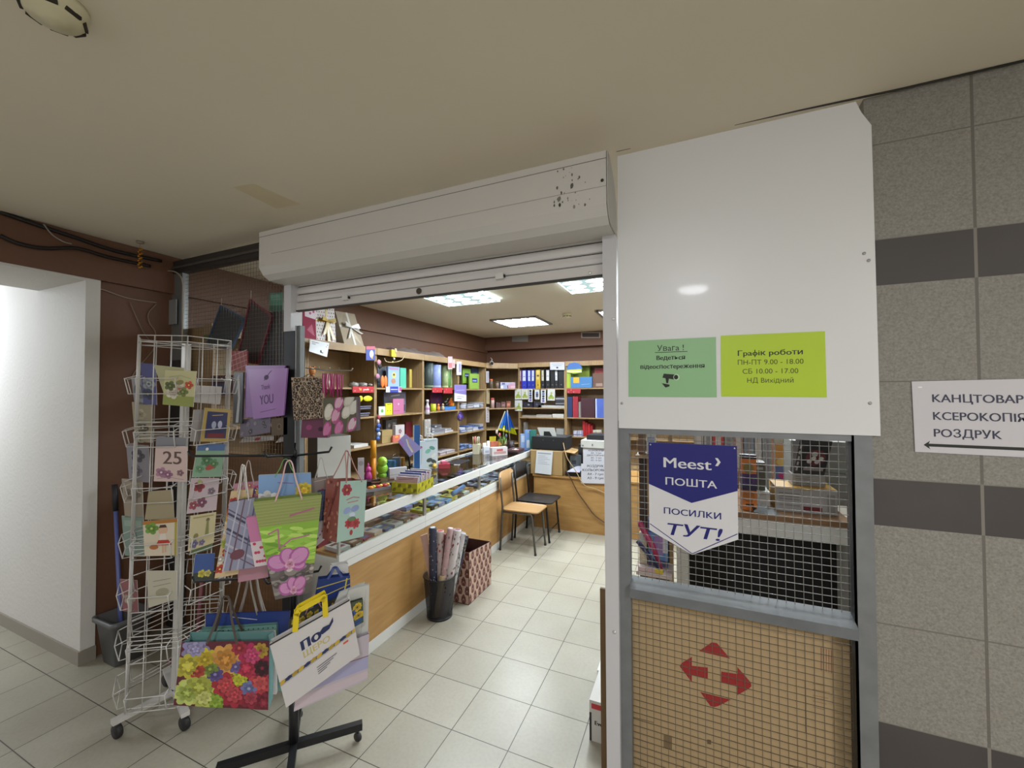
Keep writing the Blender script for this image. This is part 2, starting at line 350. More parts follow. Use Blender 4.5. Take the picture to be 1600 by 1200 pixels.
def round_lamp(x, y, label):
    f = MB().lathe((x, y, CEIL - .001), [(.15, 0), (.15, -.03), (.13, -.035)], mat('d8d6d0', .4), 28, smooth=False)
    d = MB().lathe((x, y, CEIL - .036), [(.128, 0), (.12, -.02), (.08, -.034), (.01, -.04)], emit('f2f7ff', 120, 'm_lit_dome'), 28)
    thing('round_ceiling_lamp', [('rim', f), ('dome', d)], label, 'ceiling lamp')
round_lamp(.03, -.72, 'round corridor ceiling lamp behind the viewer, mirrored in the white panel')
# ================================================================ shop front: shutter, panel, mesh partitions
K = YF / 1.59
LIGHTM = mat('c8c4bf', .38, .0, var=.04, scale=3); STEEL = mat('7c7e80', .5, .35, var=.25, scale=14); DKSTEEL = mat('4a4b4c', .45, .6, var=.2)
WHITEP = mat('dedede', .36, 0, var=.03, scale=2, coat=.06); POSTW = mat('c6c5c8', .35, var=.03)
BLK = mat('141416', .4, var=.1); HOLE = mat('0a0a0a', .9)
def screw(x, z, y, r=.006, h='a8a8aa'): return MB().lathe((x, y, z), [(r, 0), (r, -.003), (r * .6, -.0045)], mat(h, .3, .7), 10, axis=(0, 1, 0))
# roller shutter
yb = 1.41 * K; xl, xr = FY(405, 372, yb).x, FY(947.4, 300, yb).x; zt = FY(947, 234.5, yb).z; zb = FY(900, 345, yb).z
prof = [(yb, zt), (yb, zt - .2), (yb + .025, zb + .01), (yb + .06, zb - .012), (YF, zb - .012), (YF, zb + .09), (YF - .05, zt - .06), (yb + .035, zt)]
hb = MB().prism([V((xl, y, z)) for y, z in prof], (xr - xl, 0, 0), LIGHTM)
hb.box((xl - .001, yb - .0012, zt - .03), (xr + .002, yb, zt - .028), mat('6f6b67')).box((xl + .1, yb - .0008, zt - .135), (xr, yb, zt - .1335), mat('8f8a84'))
cap = MB().prism([V((xr + .002, y, z)) for y, z in prof], (.004, 0, 0), mat('aaa79f', .4))
rng = random.Random(3)
fl = hb      # flakes of paint are part of the housing's surface
for i in range(46):
    a, b_ = rng.gauss(0, .035), rng.uniform(-.14, .1); r = rng.uniform(.001, .005) * (1.6 if rng.random() < .2 else 1)
    cx, cz = FY(886, 290, yb).x + a, FY(886, 290, yb).z + b_
    if cz < zt - .2 or cz > zt - .035: continue
    fl.poly([V((cx + r * rng.uniform(.6, 1.3) * math.cos(t), yb - .0013, cz + 1.5 * r * rng.uniform(.6, 1.3) * math.sin(t))) for t in [k * math.pi / 3 for k in range(6)]], mat(rng.choice(['5f5c56', '77736c', '8b867e']), .7))
gr = MB().box((FY(945, 600, YF).x, YF - .028, 0), (FY(965.5, 600, YF).x, YF + .05, zb - .012), POSTW)
xg0, xg1 = FY(450, 480, YF).x, FY(461, 480, YF).x
gl = MB().box((xg0, YF - .028, 2.03), (xg1, YF + .05, zb - .012), POSTW)
xk = FY(460, 600, YF - .028).x
gl2 = MB().box((xg0 + .004, YF - .028, 0), (xk, YF + .02, 2.03), mat('161617', .45, .2)); gl3 = MB().box((xk + .0005, YF - .018, 0), (FY(473, 600, YF).x, YF + .012, 2.06), mat('75797a', .5, .35, var=.25, scale=14)).box((xk + .0005, YF - .026, 0), (xk + .01, YF - .018, 2.06), mat('9a9d9e', .4, .5))
ys = YF + .012; x0, x1 = xg1 - .015, FY(945, 600, YF).x + .01
sl = [FY(942, y, ys).z for y in (338, 359, 377, 394.5, 412)]; zbot = FY(942, 430.3, ys).z
cu = MB(); SL = mat('d2cecb', .4, .05, var=.04)
zz = [zb + .02] + sl[1:]
for a, b_ in zip(zz, zz[1:]):
    pr = [(ys + .012, a), (ys + .003, a - .004), (ys, (a + b_) / 2), (ys + .003, b_ + .006), (ys + .012, b_ + .003)]
    cu.prism([V((x0, y, z)) for y, z in pr], (x1 - x0, 0, 0), SL)
cu.box((x0, ys + .0115, zz[-1]), (x1, ys + .014, zz[0]), mat('2c2a28'))
bb = MB().box((x0, ys - .004, zbot), (x1, ys + .014, zz[-1] - .003), SL)
bb.box((x0, ys - .006, zbot - .004), (x1, ys + .016, zbot + .004), mat('3a3836'))
def shutter_lock(px, py):
    p = FY(px, py, ys - .004); return MB().box((p.x - .02, p.y - .022, p.z - .013), (p.x + .02, p.y, p.z + .013), mat('d8d6d2', .4)).lathe((p.x + .021, p.y - .012, p.z), [(.008, 0), (.008, .004)], BLK, 10, axis=(1, 0, 0))
p1 = FY(655, 455, ys - .004)
hole = MB().lathe((p1.x, p1.y - .0005, p1.z), [(.016, 0), (.016, -.004), (.01, -.003)], mat('4b4338', .5, .3), 16, axis=(0, 1, 0))
thing('roller_shutter', [('housing', hb, {'subs': [('end_cap', cap), ('screw', screw(FY(941, 282, yb).x, FY(941, 282, yb).z, yb, .006, '3c3a37'))]}), ('guide_rail', gr, {'subs': [('screw', screw(FY(962, 982, YF).x, FY(962, 982, YF).z, YF - .028, .007, 'dedede')), ('screw', screw(FY(960, 500, YF).x, FY(960, 500, YF).z, YF - .028, .006, 'dedede'))]}),
    ('guide_rail', gl, {'subs': [('lower_post', gl2), ('steel_channel', gl3)]}), ('slat_curtain', cu), ('bottom_bar', bb, {'subs': [('keyhole_plate', hole)]}), ('lock', shutter_lock(783, 433)), ('lock', shutter_lock(543, 466)), ('screw', screw(FY(922, 427, ys).x, FY(922, 427, ys).z, ys - .004, .007, 'e8e8e4'))],
    'half raised light grey roller shutter with peeling paint on its housing', 'shutter')
# white panel right of the opening
px0, px1 = FY(966.5, 600, YF).x, FY(1373, 600, YF).x; pz0 = FY(1376, 681, YF).z
n0 = FY(1336, 155, YF); n1 = FY(1342, 178, YF); n2 = FY(1365, 196, YF)
pl = MB().prism([V((px0, YF - .006, pz0)), V((px1, YF - .006, pz0)), V((px1 - .006, YF - .006, n2.z)), V((n1.x + .005, YF - .006, n1.z)), V((n0.x, YF - .006, CEIL - .012)), V((px0 + .005, YF - .006, CEIL - .012))], (0, .006, 0), WHITEP)
scr = [screw(FY(x, y, YF).x, FY(x, y, YF).z, YF - .006, .005) for x, y in ((1349, 397), (1358, 630), (972, 630), (1356, 408))]
thing('wall_panel', [('panel', pl, {'bevel': .002})] + [('screw', s) for s in scr], 'tall glossy white panel with a cut top right corner above the mesh window', 'panel')
# galvanised frame with welded mesh, right
def mesh_wires(xa, xb, za, zc, y, st, r, m, slant=0):
    w = MB(); k = int((xb - xa) / st)
    for i in range(k + 1): x = xa + (xb - xa) * i / k; w.tube([(x, y, za), (x, y, zc)], r, m, 4, caps=False)
    k = int((zc - za) / st)
    for i in range(k + 1): z = za + (zc - za) * i / k; w.tube([(xa, y + 2 * r, z), (xb, y + 2 * r, z)], r, m, 4, caps=False)
    return w
xa, xb = FY(985, 900, YF).x, FY(1331, 685, YF).x
WIRE = mat('7d7c78', .45, .5)
rz1 = FY(1200, 957, YF - .02).z; rz0 = rz1 - .036
fl_ = MB().box((px0 - .006, YF, 0), (xa, YF + .05, pz0 + .03), STEEL)
fr_ = MB().box((xb, YF, 0), (.553, YF + .008, pz0 + .03), STEEL).box((xb, YF, 0), (xb + .006, YF + .062, pz0 + .03), DKSTEEL)
ft_ = MB().box((xa, YF + .002, pz0 - .022), (xb, YF + .05, pz0 + .03), STEEL)
RAILM = mat('6a6d6f', .55, .1, var=.25, scale=14); rail = MB().box((xa, YF - .03, rz0), (xb, YF - .022, rz1), RAILM).add([V((xa, YF - .03, rz1)), V((xb, YF - .03, rz1)), V((xb, YF + .05, rz1 + .022)), V((xa, YF + .05, rz1 + .022))], [(0, 1, 2, 3)], RAILM).box((xa, YF - .024, rz0), (xb, YF + .05, rz1 - .002), RAILM)
thing('mesh_partition', [('post', fl_), ('post', fr_), ('top_rail', ft_), ('middle_rail', rail), ('wire_mesh', mesh_wires(xa, xb, rz1 + .015, pz0 - .02, YF + .04, .0262, .0013, WIRE)), ('wire_mesh', mesh_wires(xa, xb, .02, rz0, YF + .04, .0262, .0013, mat('6b6152', .5, .3)))],
    'galvanised steel frame with two panels of welded wire mesh under the white panel', 'partition')
# left partition
la, lb = -3.4, FY(449, 480, YF).x
pt = MB().box((FY(262, 470, YF).x, YF + .01, 1.9), (FY(282, 470, YF).x, YF + .05, 2.53), mat('8d9091', .4, .6)).box((FY(259, 470, YF).x, YF - .002, 0), (FY(283, 500, YF).x, YF + .05, 1.9), DKSTEEL).box((FY(262, 470, YF).x, YF - .008, 2.16), (FY(277, 500, YF).x, YF - .002, 2.34), mat('a5aaad', .4, .5))
top = MB().box((-3.44, YF, 2.53), (xl + .02, YF + .05, 2.62), mat('3a3634', .5, .3)).box((-3.44, YF - .012, 2.56), (xl + .02, YF, 2.575), mat('55504c', .5, .3))
thing('mesh_partition', [('post', pt), ('top_rail', top), ('wire_mesh', mesh_wires(la, lb, .25, 2.53, YF + .03, .027, .001, mat('6a5e50', .5, .5)))],
    'dark welded wire mesh partition left of the shutter behind the card spinner', 'partition')
# ================================================================ shop furniture
WOOD = woodmat('8a6f4c', '9c815b', .45, (30, 3, 3), 'm_beech_board'); WOODP = woodmat('a07844', 'b38b57', .4, (2, 2, 14), 'm_counter_wood')
WHITEB = mat('d3d3cf', .35, var=.04); ALU = mat('b4b4b0', .3, .8, var=.05)
nt = None
def clear_glass(name, tint):
    m = bpy.data.materials.new(name); m.use_nodes = True; nt = m.node_tree; N = nt.nodes; L = nt.links; N.remove(N['Principled BSDF'])
    t = N.new('ShaderNodeBsdfTransparent'); t.inputs[0].default_value = lin(tint); g = N.new('ShaderNodeBsdfGlossy'); g.inputs['Roughness'].default_value = .02
    lw = N.new('ShaderNodeLayerWeight'); lw.inputs[0].default_value = .5; mx = N.new('ShaderNodeMixShader')
    f = math_n(nt, 'ADD', math_n(nt, 'MULTIPLY', math_n(nt, 'POWER', lw.outputs['Facing'], 4.0), .9), .03)
    L.new(f, mx.inputs[0]); L.new(t.outputs[0], mx.inputs[1]); L.new(g.outputs[0], mx.inputs[2]); L.new(mx.outputs[0], N['Material Output'].inputs[0])
    return m
GLASS = clear_glass('m_counter_glass', 'e6efec')
XS = -3.1; XW = -3.468; YB = 6.45
def shelf_unit(name, y0, y1, levels, label, group):
    P = []
    t = .018
    P.append(('back_panel', MB().box((XW, y0, .05), (XW + .006, y1, 2.1), WOOD)))
    for y in (y0, y1 - t): P.append(('side_panel', MB().box((XW + .006, y + .0005, 0), (XS - .009, y + t - .0005, 2.123), WOOD)))
    for z in levels: P.append(('shelf', MB().box((XW + .006, y0 + t, z - t), (XS - .006, y1 - t, z), WOOD)))
    P.append(('cornice', MB().box((XS - .008, y0 + .0005, 2.07), (XS + .012, y1 - .0005, 2.142), WOOD))); P.append(('top_board', MB().box((XW + .006, y0 + .0005, 2.124), (XS - .008, y1 - .0005, 2.142), WOOD)))
    return thing(name, P, label, 'shelving', group)
G = 'wooden wall shelving units'
shelf_unit('shelf_unit', 1.82, 2.597, (1.715, 1.41, 1.095, .8, .4), 'wooden shelf unit behind the mesh partition and hanging bags', G)
shelf_unit('shelf_unit', 2.60, 3.457, (1.715, 1.41, 1.095, .8, .4), 'wooden shelf unit under the wrapped gifts, with a deep dark top bay', G)
shelf_unit('shelf_unit', 3.46, 4.317, (1.715, 1.41, 1.095, .8, .4), 'wooden shelf unit holding the pink album and the pale blue box', G)
shelf_unit('shelf_unit', 4.32, 5.177, (1.715, 1.412, 1.098, .8, .4), 'wooden shelf unit with tall upright rolls on its top shelf', G)
shelf_unit('shelf_unit', 5.18, 6.047, (1.712, 1.41, 1.055, .8, .4), 'wooden shelf unit with green and navy packs in its top bay', G)
# corner unit
cp_ = [(-3.1, 6.05), (-2.7, 6.45), (-2.7, 6.78), (XW, 6.78), (XW, 6.05)]
def slabz(P, z0, z1, m): return MB().prism([V((x, y, z0)) for x, y in P[::-1]], (0, 0, z1 - z0), m)
P = [('cornice', slabz([(-3.09, 6.05), (-2.7, 6.44), (-2.7, 6.5), (-3.14, 6.05)], 2.075, 2.15, WOOD)), ('top_board', slabz(cp_, 2.06, 2.075, WOOD))]
for z in (1.722, 1.395, 1.05, .8, .4): P.append(('shelf', slabz(cp_, z - .018, z, WOOD)))
P.append(('back_panel', MB().box((XW, 6.775, 0), (-2.7, 6.782, 2.06), WOOD))); P.append(('side_panel', MB().box((XW, 6.05, 0), (-3.11, 6.066, 2.06), WOOD)))
thing('corner_shelf', P, 'wooden corner shelf unit between the left and the back wall', 'shelving')
def back_unit(x0, x1, levels, label):
    t = .02; P = [('back_panel', MB().box((x0, 6.772, .05), (x1, 6.78, 2.1), WOOD))]
    for x in (x0, x1 - t): P.append(('side_panel', MB().box((x + .0005, YB + .009, 0), (x + t - .0005, 6.772, 2.136), WOOD)))
    for z in levels: P.append(('shelf', MB().box((x0 + t, YB + .006, z - .018), (x1 - t, 6.772, z), WOOD)))
    P.append(('cornice', MB().box((x0 + .0005, YB - .012, 2.08), (x1 - .0005, YB + .008, 2.155), WOOD))); P.append(('top_board', MB().box((x0 + .0005, YB + .008, 2.137), (x1 - .0005, 6.772, 2.155), WOOD)))
    return thing('shelf_unit', P, label, 'shelving', 'wooden back wall shelving units')
back_unit(-2.697, -1.868, (1.72, 1.40, 1.238, .94, .5), 'wooden back wall shelf unit full of ring binders')
back_unit(-1.865, -1.033, (1.725, 1.25, .945, .5), 'wooden back wall shelf unit with folders and red files beside the white post')
back_unit(-1.03, .63, (1.725, 1.25, .945, .5), 'wide wooden back wall shelf unit behind the mesh window')
# glass counters along the left
XC, XB = -1.892, -2.54
TOPZ = .912
def counter(y0, y1, label, first=False):
    P = []
    P.append(('base_panel', MB().box((XC - .02, y0, .07), (XC - .004, y1, .625), WOODP)))
    P.append(('kick_board', MB().box((XC - .016, y0, 0), (XC, y1, .072), WHITEB)))
    P.append(('back_panel', MB().box((XB, y0, 0), (XB + .016, y1, .69), WHITEB)))
    for y in (y0, y1 - .016): P.append(('side_panel', MB().box((XB + .016, y, 0), (XC - .02, y + .016, .69), WHITEB)))
    P.append(('lower_band', MB().box((XC - .018, y0, .622), (XC + .002, y1, .712), WHITEB).box((XC + .002, y0, .664), (XC + .0026, y1, .666), mat('8a8a86'))))
    P.append(('inner_shelf', MB().box((XB + .016, y0 + .016, .69), (XC - .018, y1 - .016, .704), WOODP)))
    for y in (y0, y1 - .012):
        P.append(('post', MB().box((XC - .016, y, .712), (XC, y + .012, .846), ALU)))
        P.append(('post', MB().box((XB, y, .69), (XB + .016, y + .012, .89), ALU)))
    P.append(('front_glass', MB().quad([V((XC - .006, y0 + .012, .712)), V((XC - .006, y1 - .012, .712)), V((XC - .006, y1 - .012, .846)), V((XC - .006, y0 + .012, .846))], GLASS)))
    P.append(('front_rim', MB().box((XC - .02, y0, .846), (XC, y1, TOPZ - .002), WHITEB))); P.append(('back_rim', MB().box((XB, y0, .885), (XB + .02, y1, TOPZ - .002), WHITEB)))
    P.append(('glass_top', MB().quad([V((XB + .02, y0 + .001, TOPZ - .003)), V((XC - .02, y0 + .001, TOPZ - .003)), V((XC - .02, y1 - .001, TOPZ - .003)), V((XB + .02, y1 - .001, TOPZ - .003))], GLASS)))
    return thing('display_counter', P, label, 'counter', 'glass topped display counters')
counter(1.805, 2.654, 'glass display counter nearest the bag stand, carrying a yellow patterned tray')
counter(2.656, 3.55, 'glass display counter behind the wastebasket of paper rolls')
counter(3.552, 4.42, 'glass display counter behind the wooden chair')
counter(4.422, 5.25, 'glass display counter at the far end beside the desk')
# desk across the end
xd = -1.80
DW = woodmat('9c733f', 'ae8750', .42, (3, 3, 16), 'm_desk_wood')
thing('service_desk', [('front_panel', MB().box((xd, 4.8, 0), (.25, 4.818, .625), DW)), ('desk_top', MB().box((xd - .01, 4.785, .625), (.26, 5.5, .645), DW)), ('side_panel', MB().box((xd, 4.818, 0), (xd + .018, 5.48, .625), DW)), ('side_panel', MB().box((.232, 4.818, 0), (.25, 5.48, .625), DW))],
    'low wooden desk with a plain front closing off the aisle', 'desk')
# chairs
def chair(name, x0, x1, y0, y1, seat_m, leg_m, label, cat, zs=.435, round_back=False):
    P = []; r = .011; cyy = (y0 + y1) / 2
    st = MB(); n = 10; pts = []
    a, b_ = x0 + .02, x1 + .035; hw = (y1 - y0) / 2 + .015
    for cx, cyq, a0 in ((b_ - .06, cyy + hw - .06, 0), (a + .05, cyy + hw - .06, 90), (a + .05, cyy - hw + .06, 180), (b_ - .06, cyy - hw + .06, 270)):
        for k in range(6): t = math.radians(a0 + 18 * k); pts.append((cx + .055 * math.cos(t), cyq + .055 * math.sin(t)))
    vs = [V((x, y, zs - .016)) for x, y in pts] + [V((x, y, zs)) for x, y in pts] + [V((x * .9 + (a + b_) / 2 * .1, y * .9 + cyy * .1, zs - .006)) for x, y in pts]
    N = len(pts); st.add(vs, [tuple(range(N - 1, -1, -1)), tuple(range(2 * N, 3 * N))] + [(i, (i + 1) % N, N + (i + 1) % N, N + i) for i in range(N)] + [(N + i, N + (i + 1) % N, 2 * N + (i + 1) % N, 2 * N + i) for i in range(N)], seat_m, False)
    P.append(('seat', st, {'bevel': .004}))
    bk = MB(); rows = []; zt, zl = (.81, .6) if not round_back else (.83, .66)
    for k in range(9):
        v = -1 + k / 4; yy = cyy + v * (hw + .012); bow = .016 * (1 - v * v); c = .03 if abs(v) == 1 else (.004 if abs(v) > .7 else 0)
        rows += [V((x0 - bow + .012, yy, zl + c)), V((x0 - bow + .005, yy, zt - c)), V((x0 - bow - .006, yy, zt - c)), V((x0 - bow + .001, yy, zl + c))]
    fs = [(4 * i + j, 4 * i + (j + 1) % 4, 4 * i + 4 + (j + 1) % 4, 4 * i + 4 + j) for i in range(8) for j in range(4)] + [(3, 2, 1, 0), (32, 33, 34, 35)]
    bk.add(rows, fs, seat_m, True); P.append(('backrest', bk))
    for yy in (y0, y1):
        P.append(('back_leg', MB().tube([(x0 + .0, yy, 0), (x0 + .025, yy, .38), (x0 + .03, yy, .46), (x0 + .012, yy, .62), (x0 + .004, yy, zt - .05)], r, leg_m, 8), {'subs': [('foot_cap', MB().lathe((x0, yy, 0), [(r + .003, 0), (r + .003, .02)], BLK, 8))]}))
        P.append(('front_leg', MB().tube([(x1, yy, 0), (x1 - .035, yy, zs - .05), (x1 - .05, yy, zs - .022), (x1 - .09, yy, zs - .018)], r, leg_m, 8), {'subs': [('foot_cap', MB().lathe((x1, yy, 0), [(r + .003, 0), (r + .003, .02)], BLK, 8))]}))
        P.append(('side_rail', MB().tube([(x0 + .027, yy, zs - .03), (x1 - .05, yy, zs - .028)], r * .9, leg_m, 8)))
    P.append(('stretcher', MB().tube([(x0 + .03, y0, zs - .03), (x0 + .03, y1, zs - .03)], r * .9, leg_m, 8)))
    P.append(('stretcher', MB().tube([(x1 - .01, y0, .12), (x1 - .01, y1, .12)], r * .7, leg_m, 8)))
    return thing(name, P, label, cat, 'chairs beside the counter')
chair('wooden_chair', -1.86, -1.465, 3.94, 4.25, woodmat('9e7a50', 'ab875b', .35, (3, 18, 3), 'm_plywood'), mat('5f5d58', .4, .6), 'plywood seat and back chair on grey metal legs, in front of the black one', 'chair')
chair('black_chair', -1.86, -1.445, 4.33, 4.70, mat('1d1b1c', .45), mat('111112', .4, .3), 'black chair with slim black legs tucked behind the wooden one', 'chair', .437, True)
# counter just inside the mesh window
ry, rt = 2.5, 1.014
P = [('worktop', MB().box((-.02, ry, rt - .026), (.72, 3.1, rt), woodmat('7c5a3c', '8a6848', .4, (3, 20, 3), 'm_dark_worktop'))), ('apron', MB().box((-.02, ry + .012, .905), (.70, ry + .03, rt - .026), WHITEB)),
     ('side_panel', MB().box((-.085, ry + .02, 0), (-.02, 3.1, .99), WHITEB)), ('side_panel', MB().box((.70, ry + .02, 0), (.72, 3.1, rt - .026), WHITEB)), ('back_panel', MB().box((-.02, 3.08, 0), (.70, 3.1, rt - .026), mat('1a1a1c'))), ('front_panel', MB().box((-.02, ry + .2, 0), (.70, ry + .21, .905), mat('131316', .6)))]  # black front panel: shade of the hollow under the counter, put into colour
thing('front_counter', P, 'counter with a brown top and white edge just inside the mesh window', 'counter')
# ================================================================ signs and small fittings on the front
def Q(px, P, az):              # four pixels (bl, br, tr, tl) -> corners on the plane through P facing azimuth az
    n = V((math.cos(math.radians(az)), math.sin(math.radians(az)), 0)); return [FD(x, y, V(P), n) for x, y in px]
def rectq(x0, x1, z0, z1, y): return [V((x0, y, z0)), V((x1, y, z0)), V((x1, y, z1)), V((x0, y, z1))]
def slab(C, t, m, ms=None):     # a sheet or box whose front is C
    b = MB(); b.prism(C, -qn(C) * t, ms or m, m); return b
INK = mat('22241f', .6); YP = YF - .007
def PQ(bl, br, tr, tl, y): return [FY(*p, y) for p in (bl, br, tr, tl)]
# green notice
C = PQ((982, 620), (1120, 621), (1118.6, 526.5), (982, 533), YP - .0005); g = slab(C, .0004, mat('90bd8a', .4, var=.03))
for t, u, v, h, b_, w in (('Увага !', .5, .80, .0235, .003, .098), ('Ведеться', .5, .645, .0185, .014, .104), ('відеоспостереження', .51, .495, .0185, .014, .234)): g.text(C, t, u, v, h, INK, 'CENTER', b_, w=w)
g.prints(C, [('r', .32, .772, .69, .782, INK), ('p', [(.405, .335), (.55, .30), (.565, .385), (.42, .405)], INK), ('e', .565, .342, .0115, .0125, 0, mat('b9d8b4')), ('e', .56, .342, .008, .009, 0, INK), ('p', [(.44, .33), (.48, .32), (.47, .24), (.45, .24)], INK), ('p', [(.40, .24), (.485, .215), (.485, .185), (.44, .165), (.42, .2)], INK)])
single('paper_notice', g, 'green paper notice with a camera drawing on the white panel', 'notice')
# yellow opening hours
C = PQ((1127, 619.5), (1292, 621), (1289, 517.5), (1126, 524.5), YP - .0005); g = slab(C, .0004, mat('b4d028', .4, var=.03)); ink2 = mat('4c4f1a', .6)
for t, v, h, b_, m, w in (('Графік роботи', .66, .020, .006, INK, .2), ('ПН-ПТ 9.00 - 18.00', .515, .0185, .003, ink2, .203), ('СБ 10.00 - 17.00', .37, .0185, .003, ink2, .172), ('НД Вихідний', .225, .0185, .003, ink2, .143)): g.text(C, t, .485, v, h, m, 'CENTER', b_, w=w)
single('opening_hours_notice', g, 'yellow green opening hours sheet on the white panel', 'notice')
# sheet on the tiled wall
a = FY(1430, 706, YF + .006); b_ = FY(1424.5, 596, YF + .006); c = FY(1600, 592, YF + .006); W_ = .327
sl_ = (c.z - b_.z) / (c.x - b_.x)
C = [a, V((a.x + W_, a.y, a.z - .004)), V((b_.x + W_, a.y, b_.z + sl_ * W_)), b_]; g = slab(C, .0005, mat('cbc8cc', .5, var=.03)); inkb = mat('33334a', .5)
sx_ = lambda x: FY(x, 650, YF + .006).x
for t, v, w in (('КАНЦТОВАРИ', .705, (sx_(1600) - sx_(1457)) * 1.11), ('КСЕРОКОПІЯ', .46, sx_(1604) - sx_(1459)), ('РОЗДРУК', .225, sx_(1567) - sx_(1461))): g.text(C, t, .14, v, .0265, inkb, 'LEFT', .008, w=w)
g.prints(C, [('r', .09, .085, .9, .125, INK), ('p', [(.065, .105), (.115, .165), (.098, .105), (.115, .045)], INK), ('r', .045, .905, .075, .925, mat('eeeeee', .2))])
single('direction_sign', g, 'white sheet with a left pointing arrow on the grey tiled wall', 'sign')
# parcel post sign hung on the mesh
C = PQ((1015, 868), (1154, 868), (1153, 701), (1014, 692), YF - .012)
z0, z1 = C[0].z, C[3].z; xa_, xb_ = C[0].x, C[1].x; C = rectq(xa_, xb_, FY(1084, 867, YF - .012).z, FY(1084, 694, YF - .012).z, YF - .012)
def uv(px, py): p = FY(px, py, YF - .012); return ((p.x - C[0].x) / (C[1].x - C[0].x), (p.z - C[0].z) / (C[3].z - C[0].z))
NAVY = mat('17176e', .3, var=.02); WS = mat('d6d5d8', .3, var=.02)
out = [(0, uv(1014, 828)[1]), (.5, 0), (1, uv(1153, 843)[1]), (1, 1), (0, 1)]
b = MB().prism([bil(C, u, v) for u, v in out], (0, .004, 0), NAVY, WS)
vb = (uv(1014, 757)[1] + uv(1153, 766)[1]) / 2; vt = uv(1082, 786)[1]
b.prints(C, [('p', [(0, vb), (.5, vt), (1, vb), (1, 1), (0, 1)], NAVY)])
b.prints(C, [('l', [(0.008, .235), (.5, .008), (.992, .235)], .003, NAVY)], .0003)
lt = MB()
lt.text(C, 'Meest', .445, .775, .041, WS, 'CENTER', .012, .001, w=.168)
lt.prints(C, [('p', [(.765, .885), (.795, .885), (.825, .85), (.795, .815), (.765, .815), (.793, .85)], WS)], .001)
lt.text(C, 'ПОШТА', .485, .615, .029, WS, 'CENTER', .01, .001, w=.18)
lt.text(C, 'ПОСИЛКИ', .5, .345, .0245, NAVY, 'CENTER', .006, .001, w=.2)
lt.text(C, 'ТУТ!', .5, .155, .048, NAVY, 'CENTER', .015, .001, shear=.2, w=.19)
pins = [screw(C[i].x + s * .008, C[2].z - .009, YF - .012, .003, 'd8d8d8') for i, s in ((0, 1), (1, -1))]
thing('hanging_sign', [('board', b), ('lettering', lt)] + [('pin', p) for p in pins], 'navy and white pennant shaped parcel post sign hung on the wire mesh', 'sign')
# cardboard sheet behind the lower mesh
CB = mat('b39a74', .75, var=.06, scale=3, bump=.1)
yc = YF + .075; zc_ = FY(1160, 952, yc).z
C = [V((xa - .06, yc, .03)), V((xb + .05, yc, .03)), V((xb + .05, yc, FY(1340, 993, yc).z)), V((xa - .06, yc, FY(985, 934, yc).z))]
b = slab(C, .006, CB); RED = mat('9c2b2b', .6, var=.08)
def pc(x, y): p = FY(x, y, yc); H_ = lambda u: C[3].z * (1 - u) + C[2].z * u; u = (p.x - C[0].x) / (C[1].x - C[0].x); return (u, (p.z - .03) / (H_(u) - .03))
arrows = [[(1092, 1017), (1112, 1003.5), (1120, 1004.5), (1141, 1029)], [(1062, 1041), (1065, 1036), (1081, 1026), (1081, 1040), (1106, 1043), (1106, 1060), (1081, 1054), (1081, 1066)], [(1127, 1049), (1152, 1053), (1152, 1042), (1173, 1066), (1174, 1072), (1170, 1076), (1152, 1086), (1152, 1071), (1127, 1066)], [(1094, 1081), (1142, 1093), (1122, 1103), (1116, 1104.5), (1110, 1103)]]
b.prints(C, [('p', [pc(*p) for p in a_[::-1]], RED) for a_ in arrows])
dk = mat('6e5a40', .8); b.prints(C, [('l', [pc(1258, 1063), pc(1259, 1144)], .002, dk), ('l', [pc(988, 1120), pc(1022, 1129)], .003, dk), ('l', [pc(1228, 1194), pc(1270, 1203)], .003, dk), ('p', [pc(1037, 1168), pc(1050, 1171), pc(1050, 1150), pc(1037, 1147)], mat('7e6a4c', .8)), ('p', [pc(1105, 1162), pc(1111, 1163), pc(1111, 1156), pc(1105, 1155)], dk)])
fz = mat('8f6f50', .8)
for k in range(5): b.prints(C, [('l', [pc(1283 + k * 4, 1012 + k), pc(1283 + k * 4, 1048 + k)], .0022, mat('9a6550', .8)), ('l', [pc(1270, 1068 + k * 9), pc(1300 - k * 3, 1073 + k * 9)], .002, fz)])
single('cardboard_sheet', b, 'big brown cardboard sheet with red arrows, upright behind the lower wire mesh', 'cardboard')
# carton edge and paper boxes behind the white guide post
b = MB().box((FY(938, 1000, 1.825).x, 1.825, 0), (-.18, 1.84, FY(940, 920, 1.825).z), mat('6f5636', .7, var=.1))
single('cardboard_divider', b, 'narrow edge of a brown board standing behind the white shutter post', 'cardboard')
def small_carton(x0, x1, y0, y1, z0, z1, label, red):
    C = rectq(x0, x1, z0, z1, y0); b = slab(C, y1 - y0, mat('cfccc6', .5), mat('d8d5cf', .5))
    b.prints(C, [('r', .05, .80, .4, .93, mat('c23a3f')), ('r', 0, .0, .05, .7, mat('2a2a2c'))] if red else [('r', .1, .3, .4, .5, mat('9a9a98'))])
    b.text(C, 'Eve', .12, .42, .02, INK, 'LEFT', .02)
    return single('paper_carton', b, label, 'box', 'white paper cartons on the floor')
xa0 = FY(921, 1120, 1.97).x
small_carton(xa0, xa0 + .2, 1.97, 2.2, 0, .19, 'white paper carton with a red mark at the foot of the white shutter post', True)
xa1 = FY(933, 1047, 2.3).x; small_carton(xa1, xa1 + .2, 2.3, 2.5, 0, FY(933, 1047, 2.3).z, 'white paper carton farther in, a sliver beside the white post', False)
